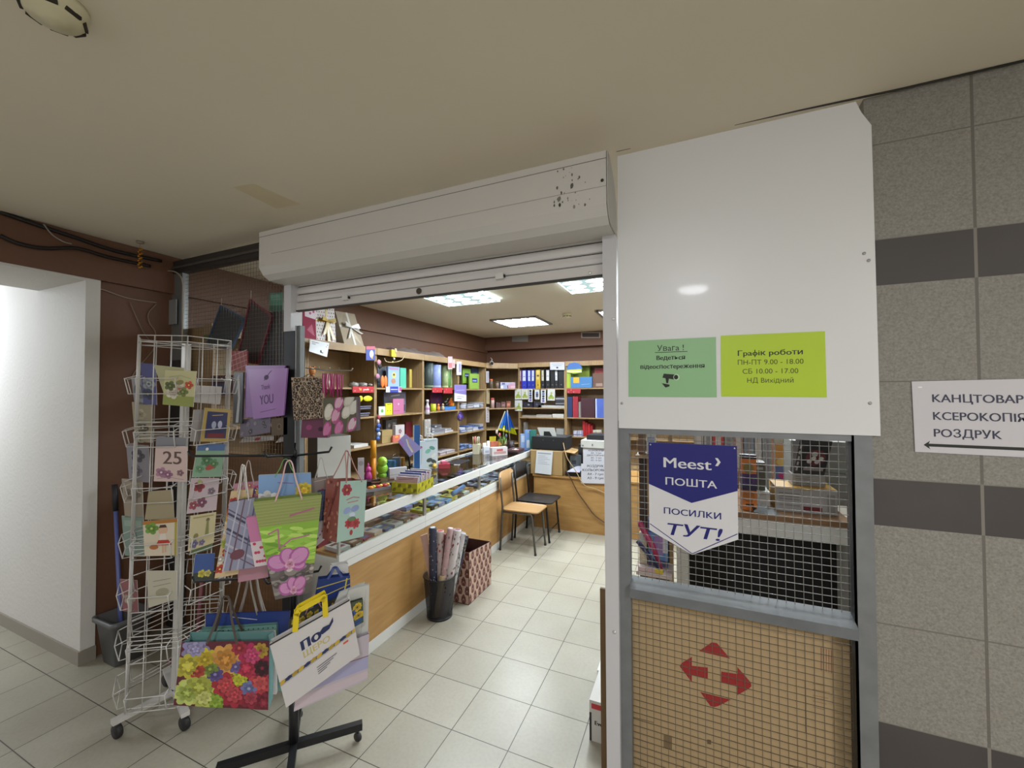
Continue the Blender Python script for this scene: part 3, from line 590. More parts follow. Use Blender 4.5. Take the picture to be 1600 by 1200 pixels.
# ceiling fittings
def detector(px, py, r, label, z=CEIL):
    p = FZ(px, py, z - .04); IV = mat('c8c0a0', .45); c = (p.x, p.y, z - .001)
    b = MB().lathe(c, [(r * 1.05, 0), (r * 1.05, -.012), (r, -.014), (r * .98, -.03), (r * .8, -.044), (r * .45, -.048), (r * .42, -.052), (r * .1, -.053)], IV, 28)
    sl = MB()
    for k in range(8):
        a = k * math.pi / 4 + .3; sl.cbox((c[0] + r * .915 * math.cos(a), c[1] + r * .915 * math.sin(a), c[2] - .0345), (r * .1, r * .52, .0085), mat('2a2318', .8), a)
    return thing('smoke_detector', [('housing', b), ('vent_slots', sl)], label, 'smoke detector', 'smoke detectors')
detector(84, 27, .062, 'cream round smoke detector on the corridor ceiling at the top left corner')
detector(886, 495, .055, 'small cream smoke detector on the shop ceiling by the white post')
C = [FZ(*p, CEIL - .0006) for p in ((363, 292), (432, 326), (470, 319), (397, 287))]
single('tape_patch', MB().prism(C, (0, 0, .0005), mat('d2c6a6', .5)), 'beige strip of tape stuck on the ceiling above the shutter housing', 'tape')
p = FZ(219, 377, CEIL)
ch = MB().lathe((p.x, p.y, CEIL - .001), [(.022, 0), (.02, -.012), (.006, -.016)], mat('8d8272', .5), 16)
gd = mat('b07a2c', .35, .8); fr = MB()
fr.tube([(p.x, p.y, CEIL - .015), (p.x, p.y, CEIL - .05)], .002, gd, 6)
tz = CEIL - .05
for k in range(14): fr.ball((p.x + .008 * math.sin(k * 2.1), p.y + .008 * math.cos(k * 2.1), tz - k * .0095), .008, gd, 6, 4)
thing('hanging_ornament', [('ceiling_cap', ch), ('gold_cluster', fr)], 'little golden ornament hanging from the ceiling in front of the brown beam', 'ornament')
def cable(name, pts, r, m, label): return single(name, MB().tube(pts, r, mat(m, .5), 6), label, 'cable')
xq = -3.432
def cb(P, x=xq): return [FX(a, c, x) for a, c in P]
def smooth(P, n=6):
    o = []; P = [P[0]] + list(P) + [P[-1]]
    for i in range(1, len(P) - 2):
        for k in range(n):
            t = k / n; o.append(.5 * ((2 * P[i]) + (P[i + 1] - P[i - 1]) * t + (2 * P[i - 1] - 5 * P[i] + 4 * P[i + 1] - P[i + 2]) * t * t + (3 * P[i] - P[i - 1] - 3 * P[i + 1] + P[i + 2]) * t ** 3))
    return o + [P[-2]]
cable('cable', smooth(cb([(0, 368), (30, 381), (70, 388), (120, 388), (170, 402), (235, 416)], -3.427)), .011, '1c1512', 'thick dark cable sagging along the brown beam')
cable('cable', smooth(cb([(0, 331), (60, 352), (120, 372), (180, 392), (252, 408)], -3.424)), .012, '17110f', 'black cable bundle tucked under the ceiling along the beam')
cable('cable', smooth(cb([(68, 350), (82, 367), (100, 378), (112, 381)], -3.41)), .0035, '8f8880', 'short pale cable end curling down the beam')
cable('cable', smooth([FY(188, 402, YF - .03), FY(225, 412, YF - .03), FY(250, 422, YF - .03), FY(274, 425, YF - .03), FY(285, 440, YF - .03), FY(286, 480, YF - .03), FY(284, 560, YF - .03), FY(282, 700, YF - .03)]), .005, 'a09686', 'pale cable curving round onto the left mesh post')
cable('cable', smooth(cb([(140, 447), (165, 454), (200, 466), (245, 473)], -3.462)), .0035, '98897a', 'thin pale cable sagging under the beam')
cable('cable', smooth(cb([(203, 472), (215, 500), (225, 520), (236, 535)], -3.462)), .0028, '7d6a55', 'thin brown wire straying down the brown wall')
cable('cable', smooth(cb([(244, 475), (232, 490), (234, 505), (243, 520), (240, 545), (215, 575), (206, 590)], -3.462)), .0028, '8a765f', 'thin looping wire beside the card spinner')
cable('cable', [FY(963, 236, YF - .02), FY(1100, 205, YF - .012), FY(1250, 172, YF - .012), FY(1400, 141, YF - .004), FY(1600, 95, YF - .004)], .0035, '1b1917', 'thin black cable along the ceiling line above the white panel')
# board behind the left mesh
single('wooden_board', MB().box((-3.36, YF + .053, 0), (-2.235, YF + .063, 1.255), woodmat('6d4a2c', '7d5634', .5, (3, 3, 20), 'm_dark_board')), 'dark wooden board closing the lower part of the left mesh partition', 'board')
for i, (x0_, x1_, lab) in enumerate(((373, 427, 'white price strip with a red mark, left one on the dark board'), (430, 455, 'white price strip with a red mark, right one beside the shutter post'))):
    C = [FY(x0_, 692, YF + .0505), FY(x1_, 688, YF + .0505), FY(x1_, 680, YF + .0505), FY(x0_ + 8, 683, YF + .0505)]
    b = slab(C, .002, mat('c4c0ba', .5)); b.prints(C, [('r', .45, .2, .6, .75, mat('b52a33'))]); single('price_strip', b, lab, 'price label', 'price strips on the dark board')
# ================================================================ corridor goods: card spinner, bag stand, bags
WHW = mat('c2bfba', .4, .1, var=.1); rng = random.Random(11)
# --- card spinner
RC = V((-2.53, 1.31, 0)); TL = V((.012, .012, 0))
def rk(x, y, z): return RC + TL * (z / 1.0) + V((x, y, z))
FN = [-57 + 60 * k for k in range(6)]; RF = .19
pole = MB().bar(rk(0, 0, .06), rk(0, 0, 1.93), .03, .03, WHW, (1, 0, 0))
legs = []
for k, a in enumerate((-97, -18, 72, 162)):
    ca, sa = math.cos(math.radians(a)), math.sin(math.radians(a)); L = .25
    lg = MB().bar(rk(0, 0, .085), RC + V((ca * L, sa * L, .085)), .034, .022, WHW)
    p = RC + V((ca * (L - .02), sa * (L - .02), 0)); cst = MB().lathe((p.x, p.y - .012, .034), [(.03, 0), (.034, .005), (.034, .019), (.03, .024)], mat('201e1e', .6), 18, axis=(0, 1, 0)).lathe((p.x, p.y, .05), [(.012, 0), (.014, .024)], mat('343233', .5), 10)
    legs.append(('leg', lg, {'subs': [('castor', cst)]}))
tiers = [(1.95, 1.50), (1.47, .93), (.90, .46), (.44, .12)]
wire_parts = []
r = .0026
def hexpt(k, rad, z): a = math.radians(FN[k % 6] + 30); return rk(rad * math.cos(a), rad * math.sin(a), z)
HR = RF / math.cos(math.radians(30))
for zt_, zb_ in tiers:
    w = MB()
    for z in (zt_, zt_ - .03, zb_ + .02, zb_): w.tube([hexpt(k, HR, z) for k in range(6)], r, WHW, 5, closed=True)
    for k in range(6):
        w.tube([hexpt(k, HR, zt_), hexpt(k, HR, zb_)], r, WHW, 5)
        for t in (.33, .67): w.tube([hexpt(k, HR, zt_).lerp(hexpt(k + 1, HR, zt_), t), hexpt(k, HR, zb_).lerp(hexpt(k + 1, HR, zb_), t)], r * .9, WHW, 5)
        w.tube([rk(0, 0, zt_ - .03), hexpt(k, HR, zt_ - .03)], r, WHW, 5)
    wire_parts.append(('wire_cage', w))
pz_ = []
z = 1.62
PZ = [1.66, 1.40, 1.13, .86, .61, .37, .14]
pk_all = []
for z in PZ:
    for k in range(6):
        a = math.radians(FN[k]); n = V((math.cos(a), math.sin(a), 0)); t = V((-n.y, n.x, 0)); c = rk(0, 0, z) + n * RF
        w = MB()
        for s in (-1, 1): w.tube([c + t * s * .085 + V((0, 0, .09)), c + n * .045 + t * s * .085 + V((0, 0, .075)), c + n * .03 + t * s * .085, c + t * s * .085], r, WHW, 5)
        w.tube([c + n * .045 - t * .085 + V((0, 0, .075)), c + n * .045 + t * .085 + V((0, 0, .075))], r, WHW, 5)
        w.tube([c + n * .03 - t * .085, c + n * .03 + t * .085], r, WHW, 5)
        pk_all.append(('card_pocket', w))
thing('card_spinner', [('pole', pole)] + legs + wire_parts + pk_all, 'tall white wire card spinner on castors at the left', 'display rack')
# cards in the spinner: pixel corners (bl, br, tr, tl) on a face of it
def face(k, out=.03, z=1.2):
    a = math.radians(FN[k]); n = V((math.cos(a), math.sin(a), 0)); return rk(0, 0, z) + n * (RF + out), FN[k]
def card(px, k, front, prints, label, out=.018, cat='greeting card', name='greeting_card', back='cfcabf'):
    P, az = face(k, out, 1.2) if k != 5 else (rk(-.25, -.11, 1.2) + V((.02, -.03, 0)) * (out * 10 - .75), -62); C = Q(px, P, az); b = slab(C, .003, mat(front, .5, var=.04), mat(back, .6)); b.prints(C, prints)
    if isinstance(label, list): return b
    return single(name, b, label, cat, 'greeting cards in the spinner')
def fl(u, v, r, m, m2, n=5, rot=0): return ('f', u, v, r, n, m, m2, rot)
def rect(x0, y0, x1, y1, s=0): return [(x0, y1), (x1, y1 + s), (x1, y0 + s), (x0, y0)]
def scatter(seed, n, cols, r0, r1, u0=.08, u1=.92, v0=.08, v1=.92, hearts=('e8d65a', 'f0e8d8')):
    g = random.Random(seed); return [fl(g.uniform(u0, u1), g.uniform(v0, v1), g.uniform(r0, r1), g.choice(cols), g.choice(hearts), g.choice((5, 6, 8)), g.uniform(0, 6)) for _ in range(n)]
card([(254, 632), (302, 636), (307, 580), (258, 578)], 0, 'bdb98e', [('r', 0, .0, 1, .28, '8d9650'), fl(.3, .35, .03, 'd8cfc0', 'b08a60'), fl(.5, .48, .03, 'cfc4b4', 'b5643c'), ('e', .45, .42, .012, .012, 0, 'b5522f'), fl(.62, .4, .025, '77834a', '9a9a5a'), fl(.2, .55, .025, '5f6b40', '8a8a50'), ('e', .5, .66, .018, .012, .3, '8a8458'), fl(.8, .6, .02, 'c9543a', 'ddc860'), ('l', [(.15, .8), (.5, .86), (.85, .78)], .003, 'a3a27e')], 'greeting card with white blossoms and leaves on a yellow green ground')
b = card([(240, 752), (292, 753), (292, 697), (243, 698)], 0, 'c8b2ad', [fl(.22, .26, .026, 'a87a94', 'd8c0c8'), fl(.42, .2, .022, '9c6c88', 'd8c0c8'), fl(.8, .25, .016, '8d6a70', 'c9b0b0'), ('l', [(.1, .08), (.5, .12), (.9, .06)], .002, '9a7a80')], ['x'])
P, az = face(0, .018, 1.2); C = Q([(240, 752), (292, 753), (292, 697), (243, 698)], P, az); b.text(C, '25', .55, .5, .065, mat('5e4a46'), 'CENTER', .005)
single('greeting_card', b, 'pinkish anniversary card with a big number 25', 'greeting card', 'greeting cards in the spinner')
card([(226, 869), (276, 868), (277, 810), (223, 815)], 0, 'cfc4ae', [('r', 0, .9, 1, 1, 'a87030'), fl(.25, .78, .03, '6f9a40', 'b8c860'), ('e', .58, .72, .02, .024, 0, 'd0ab8c'), ('p', [(.46, .78), (.7, .78), (.66, .86), (.5, .86)], '4a3022'), ('p', [(.5, .62), (.66, .62), (.7, .4), (.46, .4)], 'd8cfc4'), ('p', [(.44, .44), (.74, .44), (.85, .3), (.36, .3)], 'bb3a30'), ('r', .55, .08, .6, .3, 'cda88a'), ('r', .63, .1, .67, .3, 'cda88a'), ('e', .3, .25, .02, .012, 0, 'b06a3c'), ('r', .93, 0, 1, .9, 'a89a40')], 'greeting card with a little girl in a red skirt')
card([(232, 950), (276, 936), (276, 892), (229, 892)], 0, 'b6b2a0', [('l', [(.2, .7), (.8, .75)], .003, '8c886f'), ('l', [(.2, .55), (.8, .6)], .003, '8c886f'), ('e', .5, .35, .03, .02, 0, '9b9780')], 'plain cream greeting card low in the spinner')
card([(313, 690), (357, 690), (361, 640), (320, 637)], 1, 'a58c4c', [('r', .12, .1, .88, .9, '2b2c52'), ('e', .4, .5, .012, .02, 0, '9ba0b0'), ('e', .62, .52, .012, .02, 0, 'a8a8b8'), ('r', .2, .12, .8, .25, '6d2327'), ('l', [(.3, .78), (.7, .82)], .003, 'c8a850')], 'dark blue greeting card in a golden frame')
card([(300, 746), (346, 745), (352, 694), (309, 694)], 1, '7d9a80', [('r', 0, .8, 1, 1, '4d6690'), fl(.4, .5, .03, '4f7a50', '86a070'), fl(.65, .4, .026, '5c8456', '86a070'), ('e', .55, .3, .025, .014, .4, 'a2493c'), ('e', .35, .85, .008, .008, 0, 'd8d8d0'), fl(.2, .25, .022, '648f6a', '9ab08a')], 'green and blue greeting card with foliage and a red bird')
card([(292, 803), (338, 797), (343, 747), (299, 747)], 1, 'b3a0a3', [fl(.3, .75, .028, '8a3038', '5a3a30'), fl(.45, .28, .026, '7d4a5c', 'c9a8b0'), fl(.18, .22, .022, '93474f', 'c9a8b0'), fl(.75, .6, .02, '7a6a72', 'a898a0'), ('e', .3, .9, .012, .01, 0, '9aa060')], 'pale mauve greeting card with dark red roses')
card([(294, 862), (334, 848), (338, 800), (298, 806)], 1, 'b8ab84', [('e', .68, .8, .009, .01, 0, '6a5a40'), ('p', [(.6, .35), (.75, .35), (.72, .78), (.64, .78)], '7d7a48'), ('e', .25, .38, .012, .014, 0, '7d7344'), fl(.2, .16, .02, '6d6484', '9a90a8'), fl(.5, .14, .016, '756a86', '9a90a8'), ('r', .1, .9, .9, .94, '94875c')], 'beige greeting card with two standing figures')
card([(300, 912), (333, 906), (336, 864), (305, 866)], 1, '3d5288', [('r', 0, 0, 1, .35, '3e4234'), fl(.4, .3, .02, 'c8b848', '8f7a30'), fl(.7, .28, .018, 'c9bc60', '8f7a30')], 'deep blue greeting card with yellow flowers')
card([(296, 628), (344, 632), (347, 604), (304, 602)], 1, 'a9a29c', [('l', [(.58, 0), (.56, 1)], .002, '8f8882')], 'plain grey white envelope pack high in the spinner', .004, 'envelope', 'envelope_pack')
side_cards = [((205, 590, 228, 631), '8e9096', [('e', .5, .5, .03, .04, .2, '6c7076')], 'grey greeting card at the left edge of the topmost tier'), ((219, 567, 243, 631), '57598c', [fl(.5, .5, .035, '9aa0a8', '5a6070'), fl(.4, .25, .03, '4a4e60', '8a90a0')], 'violet greeting card with dark blossoms in the topmost tier'), ((206, 628, 236, 690), '9a927c', [fl(.5, .35, .03, '5f5540', 'c8bda0'), fl(.4, .7, .03, 'b5ab90', '7d735a')], 'beige greeting card with dark leaves in the second tier'), ((197, 694, 232, 752), '85828a', [fl(.5, .7, .035, '56525e', 'a8a4ae'), fl(.4, .3, .03, '6d6a76', 'a8a4ae')], 'grey lilac greeting card left of the number 25 card'), ((190, 748, 222, 808), '94897a', [fl(.5, .6, .04, '7a6f60', 'b0a594')], 'dull brown greeting card in a crinkled wrapper'), ((190, 806, 224, 868), '7d9288', [('r', .1, .75, .9, .9, '8fa297')], 'greyish green greeting card left of the girl card'), ((187, 905, 214, 955), '8f5a60', [fl(.5, .4, .03, 'b0a090', '7a3c44')], 'crumpled pink and beige card packet hanging low on the left')]
for (x0_, y0_, x1_, y1_), c_, pr, lab in side_cards: card([(x0_ + 5, y1_), (x1_ + 2, y1_ + 2), (x1_, y0_ + 2), (x0_, y0_)], 5, c_, pr, lab, .075 + (.02 if x0_ == 219 else 0))
more = [((262, 632), (286, 633), (288, 575), (240, 570), 0, 'a9a883', 'pale olive card peeking out behind the blossom card'), ((243, 700), (290, 700), (292, 684), (244, 682), 0, '7f7f86', 'grey blue card behind the number 25 card'), ((226, 812), (272, 812), (270, 765), (232, 768), 0, '9a8f72', 'tan card with a torn wrapper above the girl card'), ((297, 690), (315, 690), (318, 640), (303, 640), 1, '8a8480', 'grey card edge beside the golden framed card'), ((296, 868), (330, 858), (334, 846), (300, 852), 1, '5d6f4f', 'green card edge below the two figures')]
for bl, br, tr, tl, k, c_, lab in more: card([bl, br, tr, tl], k, c_, [], lab, .006)
# --- grey bin with a mop, pink dustpan
def rrect(cx, cyq, hx, hy, rr, z, n=4):
    o = []
    for sx, sy_, a0 in ((1, 1, 0), (-1, 1, 90), (-1, -1, 180), (1, -1, 270)):
        for k in range(n + 1): t = math.radians(a0 + 90 * k / n); o.append(V((cx + sx * (hx - rr) + rr * math.cos(t), cyq + sy_ * (hy - rr) + rr * math.sin(t), z)))
    return o
def loft(b, loops, m, smooth=True, cap0=True, cap1=False):
    n = len(loops[0]); vs = [p for l in loops for p in l]; fs = [(i * n + j, i * n + (j + 1) % n, (i + 1) * n + (j + 1) % n, (i + 1) * n + j) for i in range(len(loops) - 1) for j in range(n)]
    if cap0: fs.append(tuple(range(n - 1, -1, -1)))
    if cap1: fs.append(tuple(range((len(loops) - 1) * n, len(loops) * n)))
    return b.add(vs, fs, m, smooth)
GB = mat('5d5e5e', .45); bx, by = -3.29, 1.42
b = loft(MB(), [rrect(bx, by, .085, .075, .03, .002), rrect(bx, by, .115, .10, .03, .255), rrect(bx, by, .13, .115, .03, .257), rrect(bx, by, .13, .115, .03, .28), rrect(bx, by, .112, .098, .03, .28), rrect(bx, by, .082, .072, .03, .02)], GB); b.poly(rrect(bx, by, .082, .072, .03, .02), GB)
single('plastic_bin', b, 'dark grey rectangular plastic bin on the floor by the white wall corner', 'bin')
t1, t0 = FX(179, 757, -3.36), FX(188, 965, -3.3)
st = MB().tube([V((-3.3, 1.43, .03)), t0, t1.lerp(t0, .2)], .011, mat('5a63a0', .4), 8); gp = MB().tube([t1.lerp(t0, .2), t1], .014, mat('1a1a20', .5), 8); hd = MB().lathe((-3.3, 1.43, .03), [(.06, -.004), (.055, .03), (.02, .09), (.014, .12)], mat('7d7f85', .8), 14)
thing('mop', [('handle', st), ('grip', gp), ('mop_head', hd)], 'mop with a blue handle and black grip standing in the grey bin', 'mop')
PK = mat('8a4a58', .45); dx, dy = -2.86, 1.6
hd = MB().tube([(dx, dy, .12), (dx - .02, dy + .04, .55)], .012, mat('8f5560', .45), 8)
pan = MB().prism([V((dx - .13, dy - .1, .003)), V((dx + .13, dy - .1, .003)), V((dx + .13, dy + .08, .003)), V((dx - .13, dy + .08, .003))], (0, 0, .006), PK).box((dx - .13, dy + .075, .003), (dx + .13, dy + .083, .14), PK).box((dx - .135, dy - .06, .003), (dx - .128, dy + .083, .1), PK).box((dx + .128, dy - .06, .003), (dx + .135, dy + .083, .1), PK)
thing('dustpan', [('pan', pan), ('handle', hd)], 'dusky pink long handled dustpan on the floor behind the card spinner', 'dustpan')
# ================================================================ bag stand with hanging bags
BS = V((-1.66, 1.33, 0)); BK = mat('17171a', .4, .2)
NB = V((math.cos(math.radians(-38)), math.sin(math.radians(-38)), 0))
def floorbar(p, q):
    a, b_ = FZ(*p, .07), FZ(*q, .07); return a, b_
P = [('post', MB().tube([BS + V((0, 0, .06)), BS + V((-.01, 0, 1.38))], .017, BK, 10)), ('lower_sleeve', MB().tube([BS + V((0, 0, .06)), BS + V((0, 0, .32))], .021, BK, 10))]
d1 = (FZ(566, 1133, .07) - BS); d1.z = 0; L = d1.length; d1.normalize(); d2 = V((-d1.y, d1.x, 0))
for d in (d1, -d1, d2, -d2):
    e = BS + d * L
    cst = MB().lathe((e.x - d.x * .02, e.y - d.y * .02 - .008, .022), [(.018, 0), (.021, .004), (.021, .012), (.018, .016)], mat('2a2829', .5), 14, axis=(0, 1, 0)).tube([V((e.x - d.x * .02, e.y - d.y * .02, .04)), V((e.x - d.x * .02, e.y - d.y * .02, .065))], .007, mat('3a3a3a', .4, .5), 6)
    P.append(('leg', MB().bar(BS + V((0, 0, .075)), e + V((0, 0, .072)), .03, .032, BK), {'subs': [('castor', cst)]}))
for z, ln in ((1.375, .42), (.83, .40)):
    for a in (-145, -100, -38, 35, 142): 
        ar = math.radians(a); d = V((math.cos(ar), math.sin(ar), 0)); l = ln * (.22 if a == -38 else .3 if a == -100 else   .34 if a == 35 and z > 1 else .25 if a == 35 else 1)
        if a in (142,): l *= .45
        P.append(('arm', MB().tube([BS + V((0, 0, z)), BS + d * l + V((0, 0, z + .012)), BS + d * (l + .012) + V((0, 0, z + .035))], .0055, BK, 6)))
thing('bag_stand', P, 'black bag stand with a cross base on castors in front of the shutter opening', 'display rack')
def bag(px, off, depth, front, side, prints, label, cords=None, ccol='d8cfc4', az=-38, P0=(-1.70, 1.30, 1.1), cw=.0035, up=.13, lean=0, group='bags on the bag stand', gus=None, flat=False, inset=.72, name='gift_bag', text=None, sq=False):
    n = V((math.cos(math.radians(az)), math.sin(math.radians(az)), 0)); C = Q(px, V(P0) + n * off, az); n = qn(C)
    b = MB(); B = [p - n * depth for p in C]; mf, ms = mat(front, .32, var=.03), mat(side, .4, var=.06)
    b.quad(C, mf); b.quad([B[1], B[0], B[3], B[2]], ms); b.quad([B[0], B[1], C[1], C[0]], ms)
    for i, j, s in ((0, 3, 1), (2, 1, -1)):
        mB, mT = (C[i] + B[i]) / 2, (C[j] + B[j]) / 2; e = (C[1] - C[0]).normalized() * (depth * .22 * s)
        if i == 0: b.quad([B[0], C[0], C[3], mT + e], ms); b.quad([B[0], mT + e, B[3], B[0]], ms) if False else b.add([B[0], mT + e, B[3]], [(0, 1, 2)], ms)
        else: b.quad([C[1], B[1], mT * 1 + e * 1 if False else (C[2] + B[2]) / 2 - (C[1] - C[0]).normalized() * depth * .22, C[2]], ms); b.add([B[1], B[2], (C[2] + B[2]) / 2 - (C[1] - C[0]).normalized() * depth * .22], [(0, 1, 2)], ms)
    b.prints(C, prints)
    if text:
        for t in text: b.text(C, *t[0], **t[1])
    if gus: b.prints([B[0], C[0], C[3], B[3]], gus)
    parts = [('bag_body', b)]
    if cords:
        for k, dn in ((0, .003), (1, -depth - .003)):
            a_, c_ = bil(C, cords[0], .97) + n * dn, bil(C, cords[1], .97) + n * dn; tp = (a_ + c_) / 2 + V((0, 0, up)) + n * (-depth / 2 - dn); w = (c_ - a_)
            h = MB(); pts = smooth([a_, a_.lerp(tp, .5) - w * .02, tp - w * .1, tp + w * .1, c_.lerp(tp, .5) + w * .02, c_], 5)
            if sq: e_ = V((0, 0, up)); pts = [a_, a_ + e_ * .8 + w * .03, a_ + e_ + w * .12, c_ + e_ - w * .12, c_ + e_ * .8 - w * .03, c_]
            if flat:
                h2 = MB(); 
                for p, q in zip(pts, pts[1:]): h2.bar(p, q + (q - p) * .15, cw, .0015, mat(ccol, .35), n)
                h = h2
            else: h.tube(pts, cw / 2, mat(ccol, .6), 6)
            parts.append(('handle', h))
    return thing(name, parts, label, 'gift bag', group)
def cells(seed, n, cols, r0, r1):
    g = random.Random(seed); return [('e', g.random(), g.random(), g.uniform(r0, r1), g.uniform(r0, r1) * .7, g.uniform(0, 3), g.choice(cols)) for _ in range(n)]
# upper tier
orch = [('r', 0, .72, 1, 1, '8a9452'), ('r', 0, .36, 1, .74, '86b03c'), ('r', 0, 0, 1, .3, '625a58')]
orch += [('l', [(0, .76 + .03 * k), (1, .765 + .03 * k)], .0015, 'a3a868') for k in range(8)]
g_ = random.Random(5); orch += [('e', g_.uniform(.05, .95), g_.uniform(.32, .7), g_.uniform(.02, .05), .008, g_.uniform(-.5, .5), g_.choice(['a8cc55', '6d9a2e', '92bf48', 'b3d566'])) for _ in range(46)]
orch += [('e', g_.uniform(.05, .95), g_.uniform(.04, .3), g_.uniform(.018, .03), .015, g_.uniform(-.3, .3), g_.choice(['4a4444', '7d7573', '8f8885', '5a5252'])) for _ in range(16)]
orch += [('l', [(.12, .66), (.3, .7), (.28, .5), (.5, .58), (.85, .6)], .006, 'b0708a'), ('l', [(.5, .82), (.9, .87)], .007, 'a4607c'), ('r', 0, .16, 1, .19, '8d8884')]
for u, v, ru, rv, c in ((.1, .27, .026, .02, '6d6664'), (.48, .265, .03, .022, '8a827e'), (.8, .27, .024, .018, '5f5856'), (.98, .24, .02, .018, '7a726e'), (.3, .2, .02, .013, '4a4444'), (.68, .2, .026, .014, '4f4948'), (.9, .14, .02, .014, '6d6562'), (.12, .14, .018, .014, '544e4c')): orch += [('e', u, v, ru, rv, .1, c), ('e', u - .03, v + .012, ru * .5, rv * .4, .2, tone(c, 1.5))]
PE, PEL = 'a85a98', 'c78ab8'
for cu_, cv_, k_, dr in ((.45, .345, 1, 1), (.5, .075, .8, 1)):
    for a, d_, rx, ry in ((-25, .19, .036, .026), (215, .1, .02, .02), (168, .25, .042, .036), (98, .2, .038, .032), (38, .26, .044, .038)):
        t = math.radians(a); x, y = cu_ + math.cos(t) * d_ * k_, cv_ + math.sin(t) * d_ * .33 * k_
        orch += [('e', x, y, rx * k_, ry * k_, t, PE), ('e', x + .008, y + .006, rx * k_ * .82, ry * k_ * .76, t, PEL), ('l', [(cu_, cv_), (x, y)], .0015, 'b070a4')]
    orch.append(('f', cu_ + .01, cv_ - .012, .022 * k_, 6, 'd8a0bc', 'b04468', .3))
bag([(430, 937), (486, 926), (503, 773), (395, 784)], .19, .055, '8fae45', '7c8a4a', orch, 'tall gift bag with pink orchids over grey pebbles and green leaves', (.3, .7), 'cfa9a8', up=.155, cw=.006)
pl_ = [('r', 0, 0, 1, 1, '8d8fa6')] + [('l', [(0, t), (1, t - .3)], .004 + .004 * (k % 2), c) for k, (t, c) in enumerate(((.9, '4a4a60'), (.84, '3c3c50'), (.78, 'a4a6b8'), (.62, '3d3d52'), (.56, '55556a'), (.4, 'b0aebc'), (.3, '73505c')))] + [('l', [(t, 0), (t + .35, 1)], .005, c) for t, c in ((.0, 'b5b4c2'), (.2, '6a4c58'), (.42, 'a9a9bb'), (.6, '57576c'))] + [('e', .4, .22, .025, .02, .4, '6b3f4c')]
bag([(348, 893), (401, 886), (402, 777), (358, 785)], .13, .022, '8d8fa6', '6c5a66', pl_, 'grey violet tartan gift bag on the left of the orchid bag', (.3, .7), 'd8d4d0', up=.14)
bag([(335, 904), (372, 897), (396, 764), (361, 768)], .09, .02, 'c9b08a', 'c0a878', scatter(21, 30, ['d8b03a', 'b83c32', 'c86a3a', 'd8d0c0', '9aa83c'], .012, .024), 'gift bag with red and yellow blossoms, only its left strip showing past the tartan bag', (.3, .7), 'd3cdc6', up=.11)
bag([(372, 910), (419, 902), (407, 752), (365, 757)], .045, .022, 'b58492', 'a8788a', scatter(22, 16, ['c04068', 'd8b848', '7a5a9a', 'cc7a8a'], .01, .018, v0=.85, v1=.98), 'dusky pink gift bag whose bottom hangs below the tartan bag', (.3, .75), 'b0a59c', up=.1)
sky = [('r', 0, .5, 1, 1, '7d9fcb'), ('r', 0, .55, 1, .72, 'c9d4de'), fl(.16, .66, .05, 'dcdcd8', 'd8b83c', 8), fl(.86, .78, .036, 'd8c03c', 'e0a830', 9), ('e', .55, .5, .05, .035, 0, 'd8ae2c'), ('e', .2, .42, .03, .025, 0, 'd8a82c'), ('l', [(.35, .9), (.65, .88)], .003, '8a4a8a')]
bag([(402, 870), (488, 860), (486, 739), (404, 743)], .105, .02, 'c8c0b4', 'a8b0b8', sky, 'gift bag with daisies under a blue sky behind the orchid bag', (.3, .7), '6aa04c', up=.07)
bag([(398, 886), (432, 880), (428, 803), (384, 809)], .158, .02, 'c078a0', 'c98aa4', [('r', 0, 0, 1, .5, 'd0c4c8')] + [('e', .15 + .12 * (k % 7), .1 + .09 * (k // 3 % 5), .006, .006, 0, 'b83a5a') for k in range(18)], 'pink and white gift bag with red hearts squeezed between tartan and orchid bag', None)
bag([(484, 800), (524, 792), (521, 744), (482, 749)], .04, .02, '8d7d78', '857570', [fl(.3, .35, .02, 'a83038', '7a2028'), fl(.65, .3, .02, 'b03a3a', '7a2028'), fl(.5, .55, .016, 'a02c34', '7a2028'), ('l', [(.2, .9), (.8, .95)], .002, 'c8c0b8')], 'clear greyish bag with red cherries behind the orchid bag', (.25, .75), 'b8b0a8', up=.09)
bag([(488, 817), (513, 810), (515, 765), (497, 768)], .085, .02, '3c4468', '34395a', [('l', [(0, k / 6), (1, k / 6)], .0015, '6a7090') for k in range(1, 6)] + [('l', [(k / 4, 0), (k / 4, 1)], .0015, '6a7090') for k in range(1, 4)], 'small navy checked gift bag right of the orchid bag', None)
bag([(487, 860), (513, 838), (509, 812), (491, 818)], .10, .02, 'bdb6bb', 'b5aeb2', [('e', .2 + .15 * k, .2 + .1 * k, .004, .004, 0, '8d4a88') for k in range(5)], 'little white gift bag with purple dots low beside the orchid bag', None)
mint = [('r', 0, 0, 1, 1, '9db8ac'), fl(.25, .85, .026, 'a03844', 'c9904a', 6), fl(.4, .28, .022, 'b04044', '8a2c34', 7), fl(.65, .26, .024, 'b24848', '8a2c34', 7), ('e', .3, .5, .02, .014, .4, '8d9ac0'), ('e', .6, .52, .022, .014, .2, '8690b8'), ('e', .5, .42, .016, .01, 0, 'bcc4d8'), ('l', [(.25, .68), (.5, .72), (.75, .7)], .004, 'a86a74'), ('l', [(.3, .63), (.7, .65)], .004, 'b0727c'), ('e', .5, .12, .008, .012, 0, 'a03c3c'), ('e', .5, .35, .02, .01, 0, '5f7d58')]
bag([(526, 848), (568, 838), (573, 750), (532, 752)], 0, .1, '9db8ac', '8a4f48', mint, 'slim mint gift bag with flowers and a glittering red side', (.2, .8), 'a87a70', az=-8, P0=(-1.39, 1.37, 1.1), up=.13, cw=.005, gus=cells(7, 30, ['a86a58', '6d3430', 'c08a70'], .006, .012))
